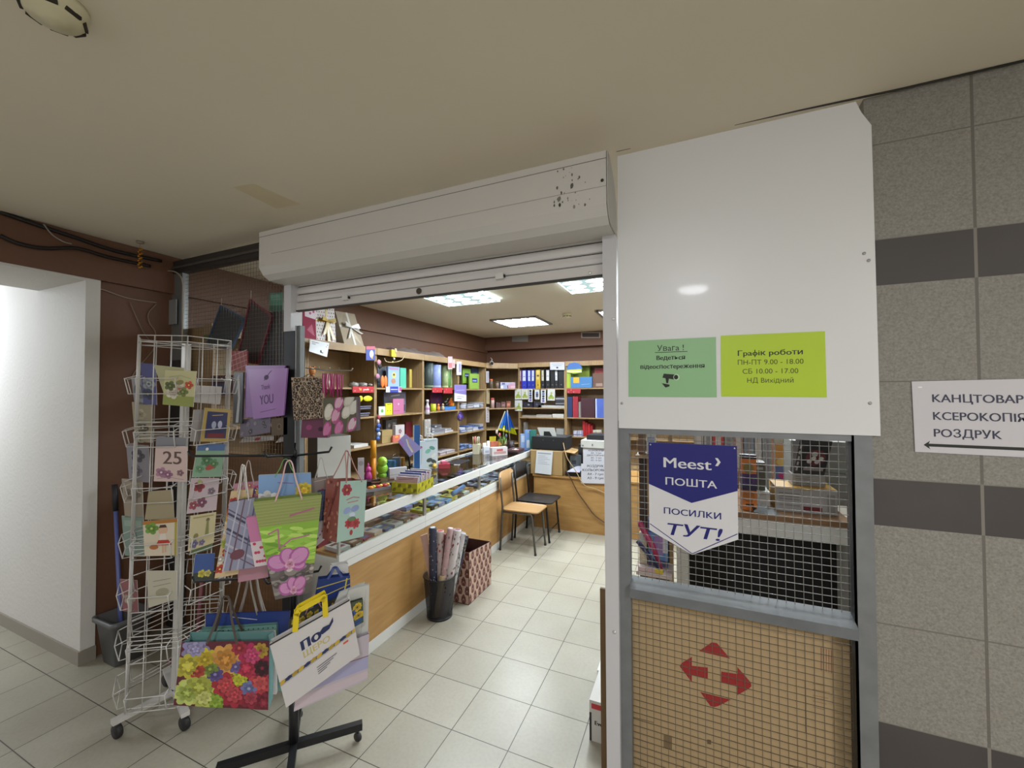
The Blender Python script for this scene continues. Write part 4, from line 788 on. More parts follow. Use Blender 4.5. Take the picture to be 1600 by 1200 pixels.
# lower tier
P1 = (-1.78, 1.22, .5)
bq = [('r', 0, 0, 1, 1, '5a2430'), fl(.16, .88, .05, '8a84ac', '9a94b8', 7)]
for u, v, r_, c, c2 in ((.27, .72, .048, 'c8b83c', 'b8a02c'), (.5, .72, .062, 'd09a50', 'c08438'), (.24, .3, .068, 'bac060', 'a8ae48'), (.12, .2, .05, 'bcc870', '9aa84c'), (.3, .14, .045, 'b0ba58', 'c8cc78'), (.42, .1, .04, '7c9c30', '94b040'), (.66, .42, .036, 'a8b030', 'c0c038'), (.52, .34, .05, 'a8323c', 'c04c50'), (.62, .2, .05, 'a02c3c', 'b84850'), (.8, .78, .05, 'a82c58', 'c04870'), (.92, .6, .05, '8a2440', '3c1c24'), (.9, .38, .045, 'b84048', 'c85858'), (.8, .16, .04, '8a2838', 'a84050'), (.74, .6, .04, 'b0304a', 'c04c60'), (.4, .5, .03, '5a4c88', '8a80b0'), (.62, .62, .026, '6a5c94', '9088b8'), (.78, .3, .03, '6d76a8', '9a9cc0'), (.1, .62, .05, 'b8b040', 'd0c860'), (.2, .55, .03, 'a84034', 'c06040'), (.34, .58, .03, '788a3c', '98a850'), (.9, .86, .03, 'b09038', '8a3040'), (.65, .9, .03, '9c3040', 'c05848'), (.95, .1, .04, '7a2434', '9a3848')): bq.append(fl(u, v, r_, c, c2, 8, u * 9))
for k in range(2): bq += [fl(b_[1] + .004, b_[2] + .006, b_[3] * .62, b_[6], b_[5], 7, b_[1] * 5) for b_ in [q for q in bq if q[0] == 'f'][:14]] if k == 0 else []
bag([(271, 1102), (419, 1109), (421, 1001), (284, 1003)], .17, .07, '5a2430', '6d9a98', bq, 'wide gift bag printed with a bright mixed flower bouquet, lowest on the stand', (.28, .62), '4a4038', P0=P1, az=-50, cw=.008, flat=True, up=.16, gus=[('e', .12 + .19 * (k % 5), .05 + .09 * (k // 5), .003, .003, 0, '2c4a50') for k in range(50)])
bag([(305, 1085), (432, 1085), (429, 988), (308, 994)], .085, .02, 'cbc5c4', 'c0bab8', [('l', [(.1, .97), (.9, .97)], .002, 'a8a0a0')], 'plain white gift bag whose top edge shows behind the bouquet bag', None, P0=P1, az=-50)
bag([(312, 1078), (440, 1080), (432, 976), (312, 984)], .05, .02, '6f9890', '658c86', [('e', .04 + .065 * (k % 15), .86 + .05 * (k // 15), .003, .003, 0, '2f4c4e') for k in range(45)], 'teal gift bag with dark dots behind the white one', None, P0=P1, az=-50)
bag([(322, 1070), (452, 1068), (453, 955), (321, 960)], .029, .008, '2f3f7c', '2a3870', [('l', [(.3, .95), (.6, .9)], .003, 'b8b8c8'), ('r', .2, .3, .8, .6, '3c4c88')], 'royal blue gift bag at the back of the lower row', (.3, .6), '8d857c', P0=P1, az=-50, up=.2, cw=.005)
bag([(350, 1050), (440, 1050), (428, 962), (352, 964)], -.05, .018, '8d8880', '86807a', [], 'grey gift bag with thick twisted cords behind the royal blue one', (.25, .8), '8a8178', P0=P1, az=-50, up=.2, cw=.009)
P2 = (-1.60, 1.18, .5)
lg = [('p', [(0, .35), (1, .43), (1, .475), (0, .395)], '4c4a48')] + [('e', .03 + .08 * k, .375 + .0066 * k, .012, .007, .3, ['c0a038', '24305c', 'a88c2c'][k % 3]) for k in range(13)] + [('l', [(0, .985), (1, .985)], .006, '2a2826'), ('l', [(.0, .34), (1, .42)], .0015, '8d8a88')] + [('l', [(.45, .26 - .035 * k), (.72 - .05 * k, .28 - .035 * k)], .003, '5a5a68') for k in range(4)] + [('r', .82, .34, .89, .37, 'd05a3c')]
lg += [('p', [(.55, .74), (.62, .80), (.70, .79), (.76, .87), (.755, .80), (.69, .72), (.6, .7)], '1f2a55')]
tx = [(('по', .45, .645, .05, mat('1f2a55'), 'CENTER', .018), {'w': .075}), (('ЩЕРО', .5, .525, .026, mat('bfae68'), 'CENTER', .006), {'w': .105})]
bag([(447, 1106), (562, 1023), (546, 936), (421, 1006)], .14, .03, 'c9c5c4', 'c2bebc', lg, 'big white paper bag with a navy bird logo and yellow loop handles', (.3, .68), 'd8c01c', P0=P2, az=-42, cw=.02, flat=True, sq=True, up=.075, text=tx, name='shopping_bag')
bag([(459, 1112), (574, 1062), (577, 990), (470, 1030)], .075, .02, 'b8aeb8', 'b0a8b0', [('p', [(0, .3), (1, .25), (1, .5), (0, .6)], 'a3a0c0'), ('p', [(0, .02), (1, .05), (1, .2), (0, .25)], 'c4b4bc'), ('l', [(0, .62), (1, .52)], .003, '7a5070')], 'shiny lilac and pink bag sticking out below the white bird logo bag', None, P0=P2, az=-42)
bag([(500, 1010), (568, 972), (567, 936), (540, 944)], .10, .015, '3f4a38', '3a4030', [fl(.75, .75, .025, 'c8a82c', '3a2c1c', 9), fl(.85, .4, .022, 'c8a82c', '3a2c1c', 9), fl(.6, .55, .02, '3c5c94', '2c3c60'), fl(.85, .15, .018, '34548a', '2c3c60')], 'dark gift bag with sunflowers at the right of the white bird logo bag', None, P0=P2, az=-42)
bag([(490, 1090), (574, 1032), (577, 913), (545, 922)], .045, .015, 'c6c6c0', 'bdbdb8', [('l', [(.8, .2), (.86, .95)], .002, 'a8a8a4')], 'plain white bag standing out farthest right on the stand', None, P0=P2, az=-42)
bag([(470, 1080), (560, 1020), (570, 911), (530, 927)], .02, .015, 'c9c9c6', 'c0c0bc', [], 'plain white bag just left of the rightmost one', None, P0=P2, az=-42)
bag([(440, 1060), (540, 1010), (534, 932), (452, 968)], -.01, .015, '46443a', '46443a', [fl(.1 + .14 * k, .93 - .03 * (k % 2), .014, 'c0a838', '8a7424') for k in range(6)] + [('r', .55, .88, .8, .95, '24407c')], 'dark gift bag with yellow blossoms behind the yellow handles', (.3, .6), 'c08a94', P0=P2, az=-42, up=.06)
bag([(487, 965), (548, 932), (547, 899), (497, 905)], -.05, .03, '263a78', '22346c', [('l', [(0, .75), (1, .85)], .004, 'c0b048'), ('l', [(0, .45), (1, .6)], .004, 'c0b048'), ('l', [(.8, .1), (.9, .9)], .006, 'c8b848')], 'blue bag with yellow piping at the top right of the lower row', (.3, .75), '2a4080', P0=P2, az=-42, up=.04, cw=.01, flat=True)
bag([(512, 925), (545, 918), (544, 880), (516, 884)], -.085, .03, 'd0cfcc', 'c6c5c2', [('e', .3, .8, .01, .014, .5, 'b5b4b2'), ('e', .7, .6, .012, .018, 1, 'b5b4b2')], 'crumpled white plastic bag above the blue piped bag', None, P0=P2, az=-42, name='plastic_bag')
# bags hung on the left mesh
HM = 'bags hung on the mesh partition'
ty = [(('Thank', .45, .58, .03, mat('5c3a74'), 'CENTER', .004), {'w': .08}), (('YOU', .47, .28, .058, mat('5c3a74'), 'CENTER', .008), {'w': .12})]
bag([(396, 655), (443, 649), (449, 575), (387, 577)], 0, .008, 'a97cc0', '9c70b4', [('e', .48, .82, .02, .015, .3, '4a2c5c'), ('l', [(.42, .76), (.55, .9), (.62, .96)], .004, '3c2450'), ('l', [(.25, .12), (.75, .16)], .003, '6c4a84')], 'purple paper bag with thank you lettering in front on the mesh', None, az=-90, P0=(0, YF - .055, 1.5), group=HM, text=ty)
bag([(382, 652), (420, 651), (446, 571), (384, 571)], 0, .008, '9a70b4', '8d66a6', [], 'plain purple paper bag right behind the lettered one', None, az=-90, P0=(0, YF - .04, 1.5), group=HM)
bag([(374, 684), (420, 676), (421, 650), (376, 656)], 0, .01, '6d6578', '625a6c', scatter(31, 7, ['8d84a0', '54505c', 'a39ab0'], .012, .02), 'greyish violet bag peeking out under the purple ones', None, az=-90, P0=(0, YF - .028, 1.5), group=HM)
bag([(364, 662), (378, 662), (380, 582), (366, 582)], 0, .01, '2a2a2e', '26262a', [('p', [(.3, .02), (.6, .02), (.75, .5), (.6, .98), (.35, .9), (.5, .5)], 'c8c8cc')], 'black and silver foil bag left of the purple ones', None, az=-90, P0=(0, YF - .05, 1.5), group=HM)
bag([(424, 681), (449, 679), (449, 652), (424, 654)], 0, .01, '5c4a34', '54442f', [('e', .5, .5, .02, .02, 0, '7d6644'), ('e', .5, .5, .012, .012, 0, '3a2e20')], 'dull brown bag with a round motif right of the purple ones', None, az=-90, P0=(0, YF - .028, 1.5), group=HM)
gl_ = random.Random(17); leo = []
lp = [(.04 + .115 * (k % 9) + .05 * ((k // 9) % 2) + gl_.uniform(-.03, .03), .03 + .075 * (k // 9) + gl_.uniform(-.02, .02), gl_.uniform(.7, 1.25), gl_.uniform(0, 6)) for k in range(117)]
leo = [('e', u, v, .0105 * s_, .0085 * s_, r_, '2c2320') for u, v, s_, r_ in lp] + [('e', u, v, .0058 * s_, .0042 * s_, r_, '9a8268') for u, v, s_, r_ in lp if s_ > .85]
bag([(459, 657), (504, 653), (504, 588), (455, 590)], 0, .025, 'b09a82', '8d7860', leo, 'leopard spotted gift bag hanging by the shutter post', (.3, .75), '3a2c28', az=-80, P0=(-1.95, YF - .14, 1.5), group=HM, up=.02)
bag([(470, 684), (512, 684), (510, 650), (472, 652)], 0, .02, '6d3050', '5c2844', [('e', .3, .5, .02, .015, 0, 'a04878'), ('e', .75, .4, .015, .012, 0, '3c1c30')], 'dark magenta bag under the leopard one', None, az=-80, P0=(-1.95, YF - .10, 1.5), group=HM)
tul = [('r', 0, 0, 1, 1, '5c594a')] + [('l', [(u, 0), (u + .08, v)], .006, '6f7a54') for u, v in ((.15, .4), (.4, .5), (.7, .5), (.85, .3))]
for u, v, c, c2 in ((.17, .62, 'c8c4b4', 'dcd8cc'), (.72, .6, 'c9c6b6', 'dcd9cf'), (.78, .92, 'bfbcae', 'd0cdc2'), (.38, .5, 'b45c8c', 'd8a8c0'), (.48, .85, 'b85c90', 'd8b0c4'), (.12, .14, 'b4508a', 'cc7ca8'), (.48, .14, 'b4508a', 'cc80ac'), (.88, .2, 'ba5c94', 'd8c0c8'), (.95, .7, 'cfccc0', 'd8d5cc')):
    tul += [('e', u, v, .026, .043, -.5 if u > .6 else -.15, c), ('e', u - .03, v + .02, .014, .033, -.35, c2), ('e', u + .05, v - .02, .008, .026, -.5, c2)]
bag([(505, 681), (557, 673), (557, 620), (505, 622)], 0, .04, '5c594a', '4c3a44', tul, 'gift bag with white and pink tulips hanging from a wire hook', None, az=-75, P0=(-1.78, YF - .16, 1.5), group=HM)
hb_ = MB(); p0 = FD(505, 583, V((-1.78, YF - .175, 1.5)), V((math.cos(math.radians(-75)), math.sin(math.radians(-75)), 0)))
p1_ = FD(535, 585, V((-1.78, YF - .175, 1.5)), V((math.cos(math.radians(-75)), math.sin(math.radians(-75)), 0)))
for k in range(11):
    a = p0.lerp(p1_, k / 10); hb_.tube([a, a + V((.004 * math.sin(k * 2), -.004, -.05)), a + V((.006 * math.sin(k * 3), 0, -.105 - .02 * math.sin(k * 1.7)))], .0035, mat('a8246c', .5), 5)
single('cord_bundle', hb_, 'bundle of magenta cords hanging over the tulip bag', 'cord')
rk_ = MB(); a, b_ = FY(478, 575, YF - .08), FD(549, 579, V((-1.78, YF - .19, 1.5)), V((math.cos(math.radians(-75)), math.sin(math.radians(-75)), 0)))
rk_.tube([a + V((0, .05, 0)), a, a.lerp(b_, .5) + V((0, 0, -.006)), b_, b_ + V((.008, 0, .012))], .0035, mat('9a958c', .4, .5), 6)
for t in (.3, .55, .75): rk_.tube([a.lerp(b_, t), a.lerp(b_, t) + V((0, 0, .012))], .002, mat('9a958c', .4, .5), 5)
single('wire_hook', rk_, 'pale wire display hook sticking out by the shutter post', 'hook')
# things seen through the left mesh
def fold(px, y, front, edge, label, name='zip_folder', cat='folder'):
    C = [FY(*p, y) for p in px]; b = slab(C, .012, mat(front, .6), mat(edge, .5)); e = MB()
    for i in range(4): e.bar(C[i], C[(i + 1) % 4], .012, .014, mat(edge, .45), (0, 1, 0))
    st = MB().tube([C[3] + V((0, 0, .06)), C[3]], .0018, mat('a8a49c'), 5)
    return thing(name, [('sheet', b), ('binding', e), ('loop', st)], label, cat, 'zip folders behind the mesh')
fold([(324, 538), (362, 544), (383, 499), (346, 478)], 1.80, '3c4248', '34506c', 'blue edged zip folder hanging askew behind the left mesh')
fold([(371, 564), (404, 568), (425, 494), (392, 468)], 1.80, '433a3a', '6d2636', 'dark red edged zip folder hanging askew behind the left mesh')
fold([(408, 572), (447, 570), (447, 486), (428, 486)], 1.815, '3a3c40', '44464a', 'dark grey mesh zip folder against the shutter post')
C = PQ((421, 486), (441, 486), (440, 457), (421, 458), 1.80); b = slab(C, .01, mat('4f8a74', .4), mat('3a6a58')); b.prints(C, [('r', 0, 0, 1, .3, '2c5a4a'), ('r', .1, .6, .9, .9, '6aa08a')])
single('green_packet', b, 'green packet hanging high behind the left mesh beside the shutter', 'packet')
for px, y, c, pr, lab in (((318, 505, 331, 531), 1.80, '8d7a60', [('r', 0, 0, 1, .3, '5c6a3c')], 'beige packet with a green foot hanging behind the mesh left of the blue folder'), ((361, 548, 386, 580), YF - .012, 'a04a4c', [('l', [(0, .25 * k), (1, .25 * k + .3)], .004, 'c8b0ac') for k in range(4)] + [('l', [(.25 * k, 1), (.25 * k + .2, 0)], .004, 'c8b0ac') for k in range(4)], 'red and white lattice patterned packet on the mesh under the red folder'), ((342, 570, 358, 584), YF - .012, 'b0a88c', [('l', [(0, .5), (1, .5)], .004, '6d6654'), ('l', [(.5, 0), (.5, 1)], .004, '6d6654')], 'cream block packet on the mesh behind the card spinner'), ((330, 586, 364, 618), 1.80, '4c2a30', [('r', 0, 0, .9, .6, '3a4468')], 'dark red and blue book pack hanging behind the mesh')):
    C = PQ((px[0], px[3]), (px[2], px[3] - 1), (px[2], px[1]), (px[0], px[1] + 1), y); b = slab(C, .008, mat(c, .5)); b.prints(C, pr); single('hanging_packet', b, lab, 'packet', 'packets hung on the left mesh')
# ================================================================ goods on the left wall shelves
BAYS = [(2.62, 3.437), (3.48, 4.297), (4.34, 5.157), (5.20, 6.027)]; BAYX = [(-2.675, -1.89), (-1.843, -1.055)]
def cl(v, B):   # keep a coordinate inside the bay it belongs to
    b = min(B, key=lambda q: abs((q[0] + q[1]) / 2 - v)); return min(max(v, b[0] + .002), b[1] - .002)
def clampC(C, plane, t):
    i = 1 if plane == 'X' else 0; B = BAYS if plane == 'X' else BAYX; m = sum(p[i] for p in C) / 4; b = min(B, key=lambda q: abs((q[0] + q[1]) / 2 - m)); z = C[0].z; cap = 9 if i == 0 else 2.115 if z > 1.7 else 1.69 if z > 1.38 else 1.385 if z > 1.04 else 1.03
    for p in C: p.z = min(p.z, cap); p[i] = min(max(p[i], b[0] + .002), b[1] - .002)
def item(name, px, plane, pos, lev, t, front, side, prints, label, cat, group, snap=True, ro=.45, bevel=0):
    """upright box whose front face shows at pixels px = (x0, y0, x1, y1); plane 'X' (left shelves) or 'Y' (back shelves), standing on level lev"""
    x0, y0, x1, y1 = px; F = FX if plane == 'X' else FY
    C = [F(x0, y1, pos), F(x1, y1, pos), F(x1, y0, pos), F(x0, y0, pos)]
    if snap and lev is not None:
        h = (C[3].z - C[0].z + C[2].z - C[1].z) / 2; C[0].z = C[1].z = lev + .001
    zt = (C[2].z + C[3].z) / 2; C[2].z = C[3].z = zt
    for a, b_ in ((3, 0), (2, 1)): C[a].x, C[a].y = C[b_].x, C[b_].y
    if snap and lev is not None: clampC(C, plane, t)
    b = slab(C, t, mat(front, ro, var=.04), mat(side or front, ro, var=.04)); b.prints(C, prints, .0008, .0004)
    if name is None: return b, C
    return single(name, b, label, cat, group, bevel)
GL = 'goods on the left wall shelves'
FX_ = XS - .04
def li(name, px, lev, front, prints, label, cat, t=.03, side=None, off=0, group=GL): return item(name, px, 'X', FX_ - off, lev, t, front, side, prints, label, cat, group)
BANDS = lambda a, b_: [('r', .1, .72, .9, .9, a), ('r', .15, .15, .85, .35, b_)]
A, B_, C_, D_ = 1.715, 1.41, 1.095, .8
# bay with the pink album
li('greeting_folder', (590, 573, 608, 604), A, '54565c', [], 'dark grey folder behind the orange pads in the third bay', 'folder', .01, off=.09)
b = MB(); p = FX(600, 590, FX_)
for s in (-1, 1): b.ball((p.x, p.y + s * .025, A + .07), (.012, .03, .068), mat('d9702c', .5), 12, 8)
single('orange_pad', b, 'bright orange two lobed pad on the top shelf', 'toy', GL)
li('picture_box', (606.5, 573, 624, 604), A, '8aa4d0', [('e', .5, .6, .035, .035, 0, 'c8b448'), ('e', .5, .62, .018, .014, 0, '3a3a40'), ('e', .45, .32, .04, .03, 0, 'a8785c'), ('r', .1, .86, .9, .95, 'a87a9c')], 'pale blue picture box with a yellow motif on the top shelf', 'box')
li('notebook', (625, 575, 634.5, 604), A, '4fae92', [('r', .05, .0, .12, 1, '3d9078')], 'teal notebook standing right of the pale blue box', 'notebook', .02)
li('yellow_ruler_pack', (640, 577, 643.5, 604), A, 'a8923c', [('r', 0, .1 * k, 1, .1 * k + .05, '7c6a24') for k in range(10)][0:1], 'narrow yellow spotted pack standing alone on the top shelf', 'pack', .01)
li('certificate_card', (592, 635, 602, 647), B_, 'c8d0c4', [('e', .5, .5, .02, .02, 0, '5f9a50')], 'small white card with a green leaf on the second shelf', 'card', .01)
li('note_pad', (602.5, 630, 613, 647), B_, 'd3cc2c', [('r', .2, .86, .8, .94, '8a8420'), ('e', .3, .35, .006, .006, 0, '3c3a20'), ('e', .7, .35, .006, .006, 0, '3c3a20')], 'bright yellow note pad next to the pink album', 'note pad', .015)
li('photo_album', (614, 623, 631, 645), B_, 'b0688a', [('e', .5, .65, .012, .012, 0, 'd8b0c4'), ('r', .1, .2, .6, .24, '94506e')], 'pink photo album on the second shelf', 'album', .02)
li('photo_album', (600, 612, 634, 646), B_, '5f5d68', [('l', [(.3, .8), (.7, .85)], .008, 'b8b4b4'), ('r', .9, .1, .97, .4, '2c2a30')], 'large grey album standing behind the pink one', 'album', .02, off=.09)
li('tin_box', (603, 656, 613, 676), C_ + .09, '3d3836', [('e', .5, .6, .02, .025, 0, '6d6660')], 'dark tin on top of the small carton', 'tin', .05, off=.06)
li('tin_box', (612, 654, 620, 672), C_ + .10, '4a4542', [('r', .2, .3, .8, .7, '78706a')], 'greyish tin leaning by the patterned white box', 'tin', .04, off=.10)
li('small_carton', (597, 672, 613, 692), C_, '9c8558', [('l', [(0, .55), (1, .5)], .003, '7a683f')], 'small brown carton on the third shelf', 'carton', .12)
li('patterned_box', (618, 664, 632, 691), C_, 'b8b0b0', [fl(.5, .6, .03, '8a6c74', 'c8b8b0'), fl(.35, .3, .02, '7c5a64', 'c8b8b0')], 'white box with a faded red pattern on the third shelf', 'box', .05)
li('gift_packet', (614, 680, 625, 692), C_, 'c86a5c', [('e', .5, .75, .03, .012, 0, 'd8a03c')], 'coral and orange packet in front of the patterned box', 'packet', .02, off=-.035)
li('red_folder', (634, 659, 650, 691), C_, '6d1c24', [], 'dark red folder at the back of the third shelf', 'folder', .02, off=.12)
# first bay
b = MB(); p = FX(488, 565, XS - .12); b.ball((p.x, p.y, A + .06), (.03, .035, .06), mat('b0703a', .8, var=.3, scale=60), 10, 7).ball((p.x + .01, p.y - .01, A + .15), (.03, .033, .034), mat('b87a42', .8, var=.3, scale=60), 10, 7)
for s in (-1, 1): b.ball((p.x + .005, p.y + s * .025 - .01, A + .185), .012, mat('b0703a', .8), 8, 5)
single('stuffed_toy', b, 'tawny stuffed toy sitting in the top bay beside the shutter post', 'toy', GL)
p = FX(511, 572, XS - .08); b = MB().lathe((p.x, p.y, A), [(.03, .001), (.032, .05), (.02, .07), (.022, .11), (.012, .13)], mat('a8a08c', .6), 14)
single('figurine', b, 'small pale figurine on the top shelf behind the wire hook', 'figurine', GL)
rng = random.Random(8); FILM = mat('9c9894', .15, .2, var=.3, scale=30)
for i, (px, lab) in enumerate(((552, 'crumpled clear plastic packet at the left above the red price strip'), (566, 'crumpled clear plastic packet in the middle above the red price strip'), (580, 'crumpled clear plastic packet at the right above the red price strip'))):
    p = FX(px, 600, XS - .07); b = MB(); rows = []
    b.ball((p.x, p.y, A + .028), (.05, .045, .027), FILM, 9, 6); b.v = [v + V((rng.gauss(0, .008), rng.gauss(0, .008), rng.gauss(0, .003) if v.z > A + .01 else 0)) for v in b.v]
    for v in b.v: v.z = max(v.z, A + .001)
    single('plastic_packet', b, lab, 'packet', 'clear plastic packets on the top shelf')
def strip(px, front, prints, label, plane='X', pos=None, cat='price label', name='price_strip', group='price strips on the shelf edges'):
    x0, y0, x1, y1 = px; F = FX if plane == 'X' else FY; pos = pos if pos is not None else (XS + .003 if plane == 'X' else YB - .003)
    C = [F(x0, y1, pos), F(x1, y1, pos), F(x1, y0, pos), F(x0, y0, pos)]; b = slab(C, .0015, mat(front, .4)); b.prints(C, prints, .0008, .0004); return single(name, b, label, cat, group)
DOTS = [('e', .1 + .2 * k, .3 + .4 * (k % 2), .006, .006, 0, 'd8a8a4') for k in range(5)]
strip((551, 604, 584, 613.5), 'b03038', DOTS + [('r', .3, .35, .4, .7, 'd89a3c'), ('l', [(.48, .5), (.75, .5)], .01, 'd8c8c0')], 'long red price strip left of the first divider')
strip((675.5, 605.5, 691, 613.5), 'ab3038', DOTS[:3], 'red price strip under the tall blue roll')
strip((693, 606, 707, 614.5), 'a82c34', DOTS[:2], 'red price strip under the green rolls')
strip((603, 604, 627, 613), 'c4c0d0', [('r', .25, 0, .8, 1, '2c3c9c'), ('l', [(.3, .5), (.75, .5)], .008, 'c8c8d8'), ('r', .85, .2, 1, .9, 'a8508c')], 'blue and white price strip under the pale blue box')
b = MB(); 
for y0_, y1_, ax in ((560, 567, 0), (567, 582, 0)): 
    a, c = FX(y0_, 623, XS + .004), FX(y1_, 623, XS + .004); b.ball(((a.x), (a.y + c.y) / 2, a.z), (.008, (c.y - a.y) / 2, .03), mat('d6d020', .4), 12, 6)
single('highlighter_tag', b, 'fluorescent yellow rounded tag hanging under the red price strip', 'tag')
for i, (r_, lab) in enumerate((((558, 628.5, 578, 631.5), 'thin dark booklet with pale edges, upper one beside the tulip bag'), ((557, 633, 577, 636), 'thin black booklet under the upper one beside the tulip bag'), ((556, 641, 576, 644), 'thin dark booklet, third from the top beside the tulip bag'), ((555, 645, 574, 649), 'thin dark booklet lying lowest on the second shelf'))):
    p0, p1 = FX(r_[0], r_[3], XS - .05), FX(r_[2], r_[3], XS - .05); z = B_ + .001 + (3 - i) * .021 + (.03 if i < 2 else 0)
    b = MB().box((XS - .25, p0.y, z), (XS - .03, p1.y, z + .019), mat('26252c', .5)).box((XS - .0302, p0.y, z + .012), (XS - .0296, p1.y, z + .018), mat('8a88a0', .5))
    single('booklet', b, lab, 'booklet', GL)
p0 = FX(552, 692, XS - .06); b = MB().box((XS - .3, p0.y, C_ + .001), (XS - .05, p0.y + .2, C_ + .03), mat('c8c6c2', .5)); single('paper_pack', b, 'white paper pack on the third shelf beside the white carton', 'paper', GL)
# bay with the rolls
def roll(px, lev, m, pr, label, off=.05):
    x0, y0, x1, y1 = px; a, c = FX(x0, y1, FX_ - off), FX(x1, y1, FX_ - off); r_ = (c.y - a.y) / 2; zt = FX(x0, y0, FX_ - off).z
    b = MB().lathe((FX_ - off, (a.y + c.y) / 2, lev + .001), [(r_ * .9, 0), (r_, .004), (r_, zt - lev - .006), (r_ * .75, zt - lev - .002), (r_ * .7, zt - lev - .03)], mat(m, .45, var=.25, scale=25), 16, caps=False)
    b.lathe((FX_ - off, (a.y + c.y) / 2, lev + .02), [(r_ * 1.004, 0), (r_ * 1.004, .02)], mat(pr), 16, caps=False)
    return single('wrapping_roll', b, label, 'paper roll', 'tall rolls on the top shelf')
roll((665, 566, 674, 605), A, '3e4a48', '6d7a5a', 'tall dark roll with green and violet print, leftmost in its bay')
roll((676, 569.5, 685.5, 605), A, '8492c4', 'aab0cc', 'tall lavender blue roll on the top shelf')
roll((692, 571, 698, 605), A, '8d9a6a', 'b4bc8c', 'tall pale olive roll on the top shelf')
roll((698.3, 574, 701.7, 605), A, '4e7a34', '3d6028', 'thin grass green roll beside the pale olive one')
roll((702.5, 576, 705.5, 605), A, '7a8458', '8c9668', 'thinnest greyish green roll at the right of its bay')
p = FX(677, 636, FX_); b = MB().lathe((p.x, p.y, B_), [(.03, .001), (.038, .01), (.038, .1), (.034, .1), (.03, .02)], mat('b4bc28', .4), 16); single('pencil_cup', b, 'lime green cup on the second shelf under the rolls', 'cup', GL)
for px, c, lab in ((685, 'd07a2c', 'small round orange toy beside the lime cup'), (692, 'b0a080', 'small beige toy between the orange toy and the plant')):
    p = FX(px, 640, FX_); b = MB().ball((p.x, p.y, B_ + .034), (.024, .026, .033), mat(c, .5), 10, 7).ball((p.x, p.y, B_ + .08), .018, mat(c, .5), 8, 6); single('toy_figure', b, lab, 'toy', GL)
p = FX(698, 630, FX_ - .06); b = MB().lathe((p.x, p.y, B_), [(.025, .001), (.035, .05), (.03, .05), (.022, .01)], mat('7a7268', .6), 12); g_ = random.Random(4); lv = MB()
for k in range(40):
    a = g_.uniform(0, 6.28); h = g_.uniform(.06, .16); q = V((p.x + g_.uniform(0, .05) * math.cos(a), p.y + g_.uniform(0, .06) * math.sin(a), B_ + h)); d = V((math.cos(a), math.sin(a), .5)) * .02; e = V((-math.sin(a), math.cos(a), 0)) * .009
    lv.poly([q, q + d * .5 + e, q + d, q + d * .5 - e], mat(g_.choice(['4f7a3c', '3c6630', '62904a', '5a7a50'])))
    if k % 4 == 0: lv.ball(q + V((0, 0, .012)), .008, mat(g_.choice(['c8c4c0', '7a5a94', 'b04050'])), 6, 4)
thing('potted_flowers', [('pot', b), ('foliage', lv)], 'little pot of artificial greenery on the second shelf', 'plant', GL)
p = FX(706, 628, FX_); b = MB().box((p.x - .03, p.y - .03, B_ + .06), (p.x, p.y + .035, B_ + .13), mat('d86a24', .5)).box((p.x - .02, p.y - .015, B_ + .13), (p.x - .005, p.y + .015, B_ + .17), mat('d8702c', .5)).box((p.x - .03, p.y + .02, B_ + .055), (p.x + .002, p.y + .06, B_ + .1), mat('c8982c', .5))
single('orange_toy', b, 'bright orange and yellow toy standing on the blue tray', 'toy', GL)
a, c = FX(695, 640, FX_ + .01), FX(712, 640, FX_ + .01); c.y = min(c.y, 5.15); b = MB().box((a.x - .12, a.y, B_ + .001), (a.x, c.y, B_ + .05), mat('3c70b0', .4)); single('plastic_tray', b, 'blue plastic tray on the second shelf under the rolls', 'tray', GL)
li('purple_pack', (673, 613, 691, 640), B_, '4a2040', [fl(.6, .6, .03, '6d3460', '3a1830')], 'dark purple pack at the back of the second shelf', 'pack', .03, off=.14)
p = FX(663.5, 632, XS - .03); b = MB().lathe((XS + .012, p.y, B_ - .03), [(.028, 0), (.03, .02), (.028, .1), (.014, .13), (.014, .16), (.02, .162), (.018, .19)], mat('bdb4bc', .4), 14).lathe((XS + .012, p.y, B_ + .03), [(.0292, 0), (.0292, .03)], mat('a878a0'), 14, caps=False); single('soap_bottle', b, 'small white and mauve bottle hung on the divider', 'bottle', GL)
g_ = random.Random(14)
for i, (y0_, y1_, z, c) in enumerate(((674, 694, 0, '85858a'), (676, 696, .032, '6d6d74'), (677, 692, .064, '94949a'), (679, 690, .096, '5c5c62'), (696, 709, 0, 'a8a6a8'), (697, 707, .028, '8d8b90'))):
    a, cc = FX(y0_, 680, FX_), FX(y1_, 680, FX_); a.y, cc.y = cl(a.y, BAYS), cl(cc.y, BAYS); b = MB().box((a.x - .2, a.y, C_ + .001 + z), (a.x - .01 * (i % 3), cc.y, C_ + .001 + z + (.03 if i < 4 else .026)), mat(c, .5))
    b.box((a.x - .01 * (i % 3), a.y + .01, C_ + .008 + z), (a.x - .01 * (i % 3) + .001, a.y + .05, C_ + .02 + z), mat('c4c2c4'))
    single('stationery_box', b, ['bottom mid grey', 'second dark grey', 'third light grey', 'topmost charcoal', 'lower pale grey', 'upper pale grey'][i] + ' stationery box in the ' + ('left' if i < 4 else 'right') + ' stack under the artificial greenery', 'box', GL)
b, C = item(None, (664, 655, 673, 682), 'X', XS + .02, None, .02, '9a9690', None, [], '', '', ''); b.prints(C, cells(3, 16, ['c8c4c0', '6d6a68', 'b08a8c'], .008, .014)); single('hanging_packet', b, 'chain of small grey packets hung on the divider below the white bottle', 'packet', GL)
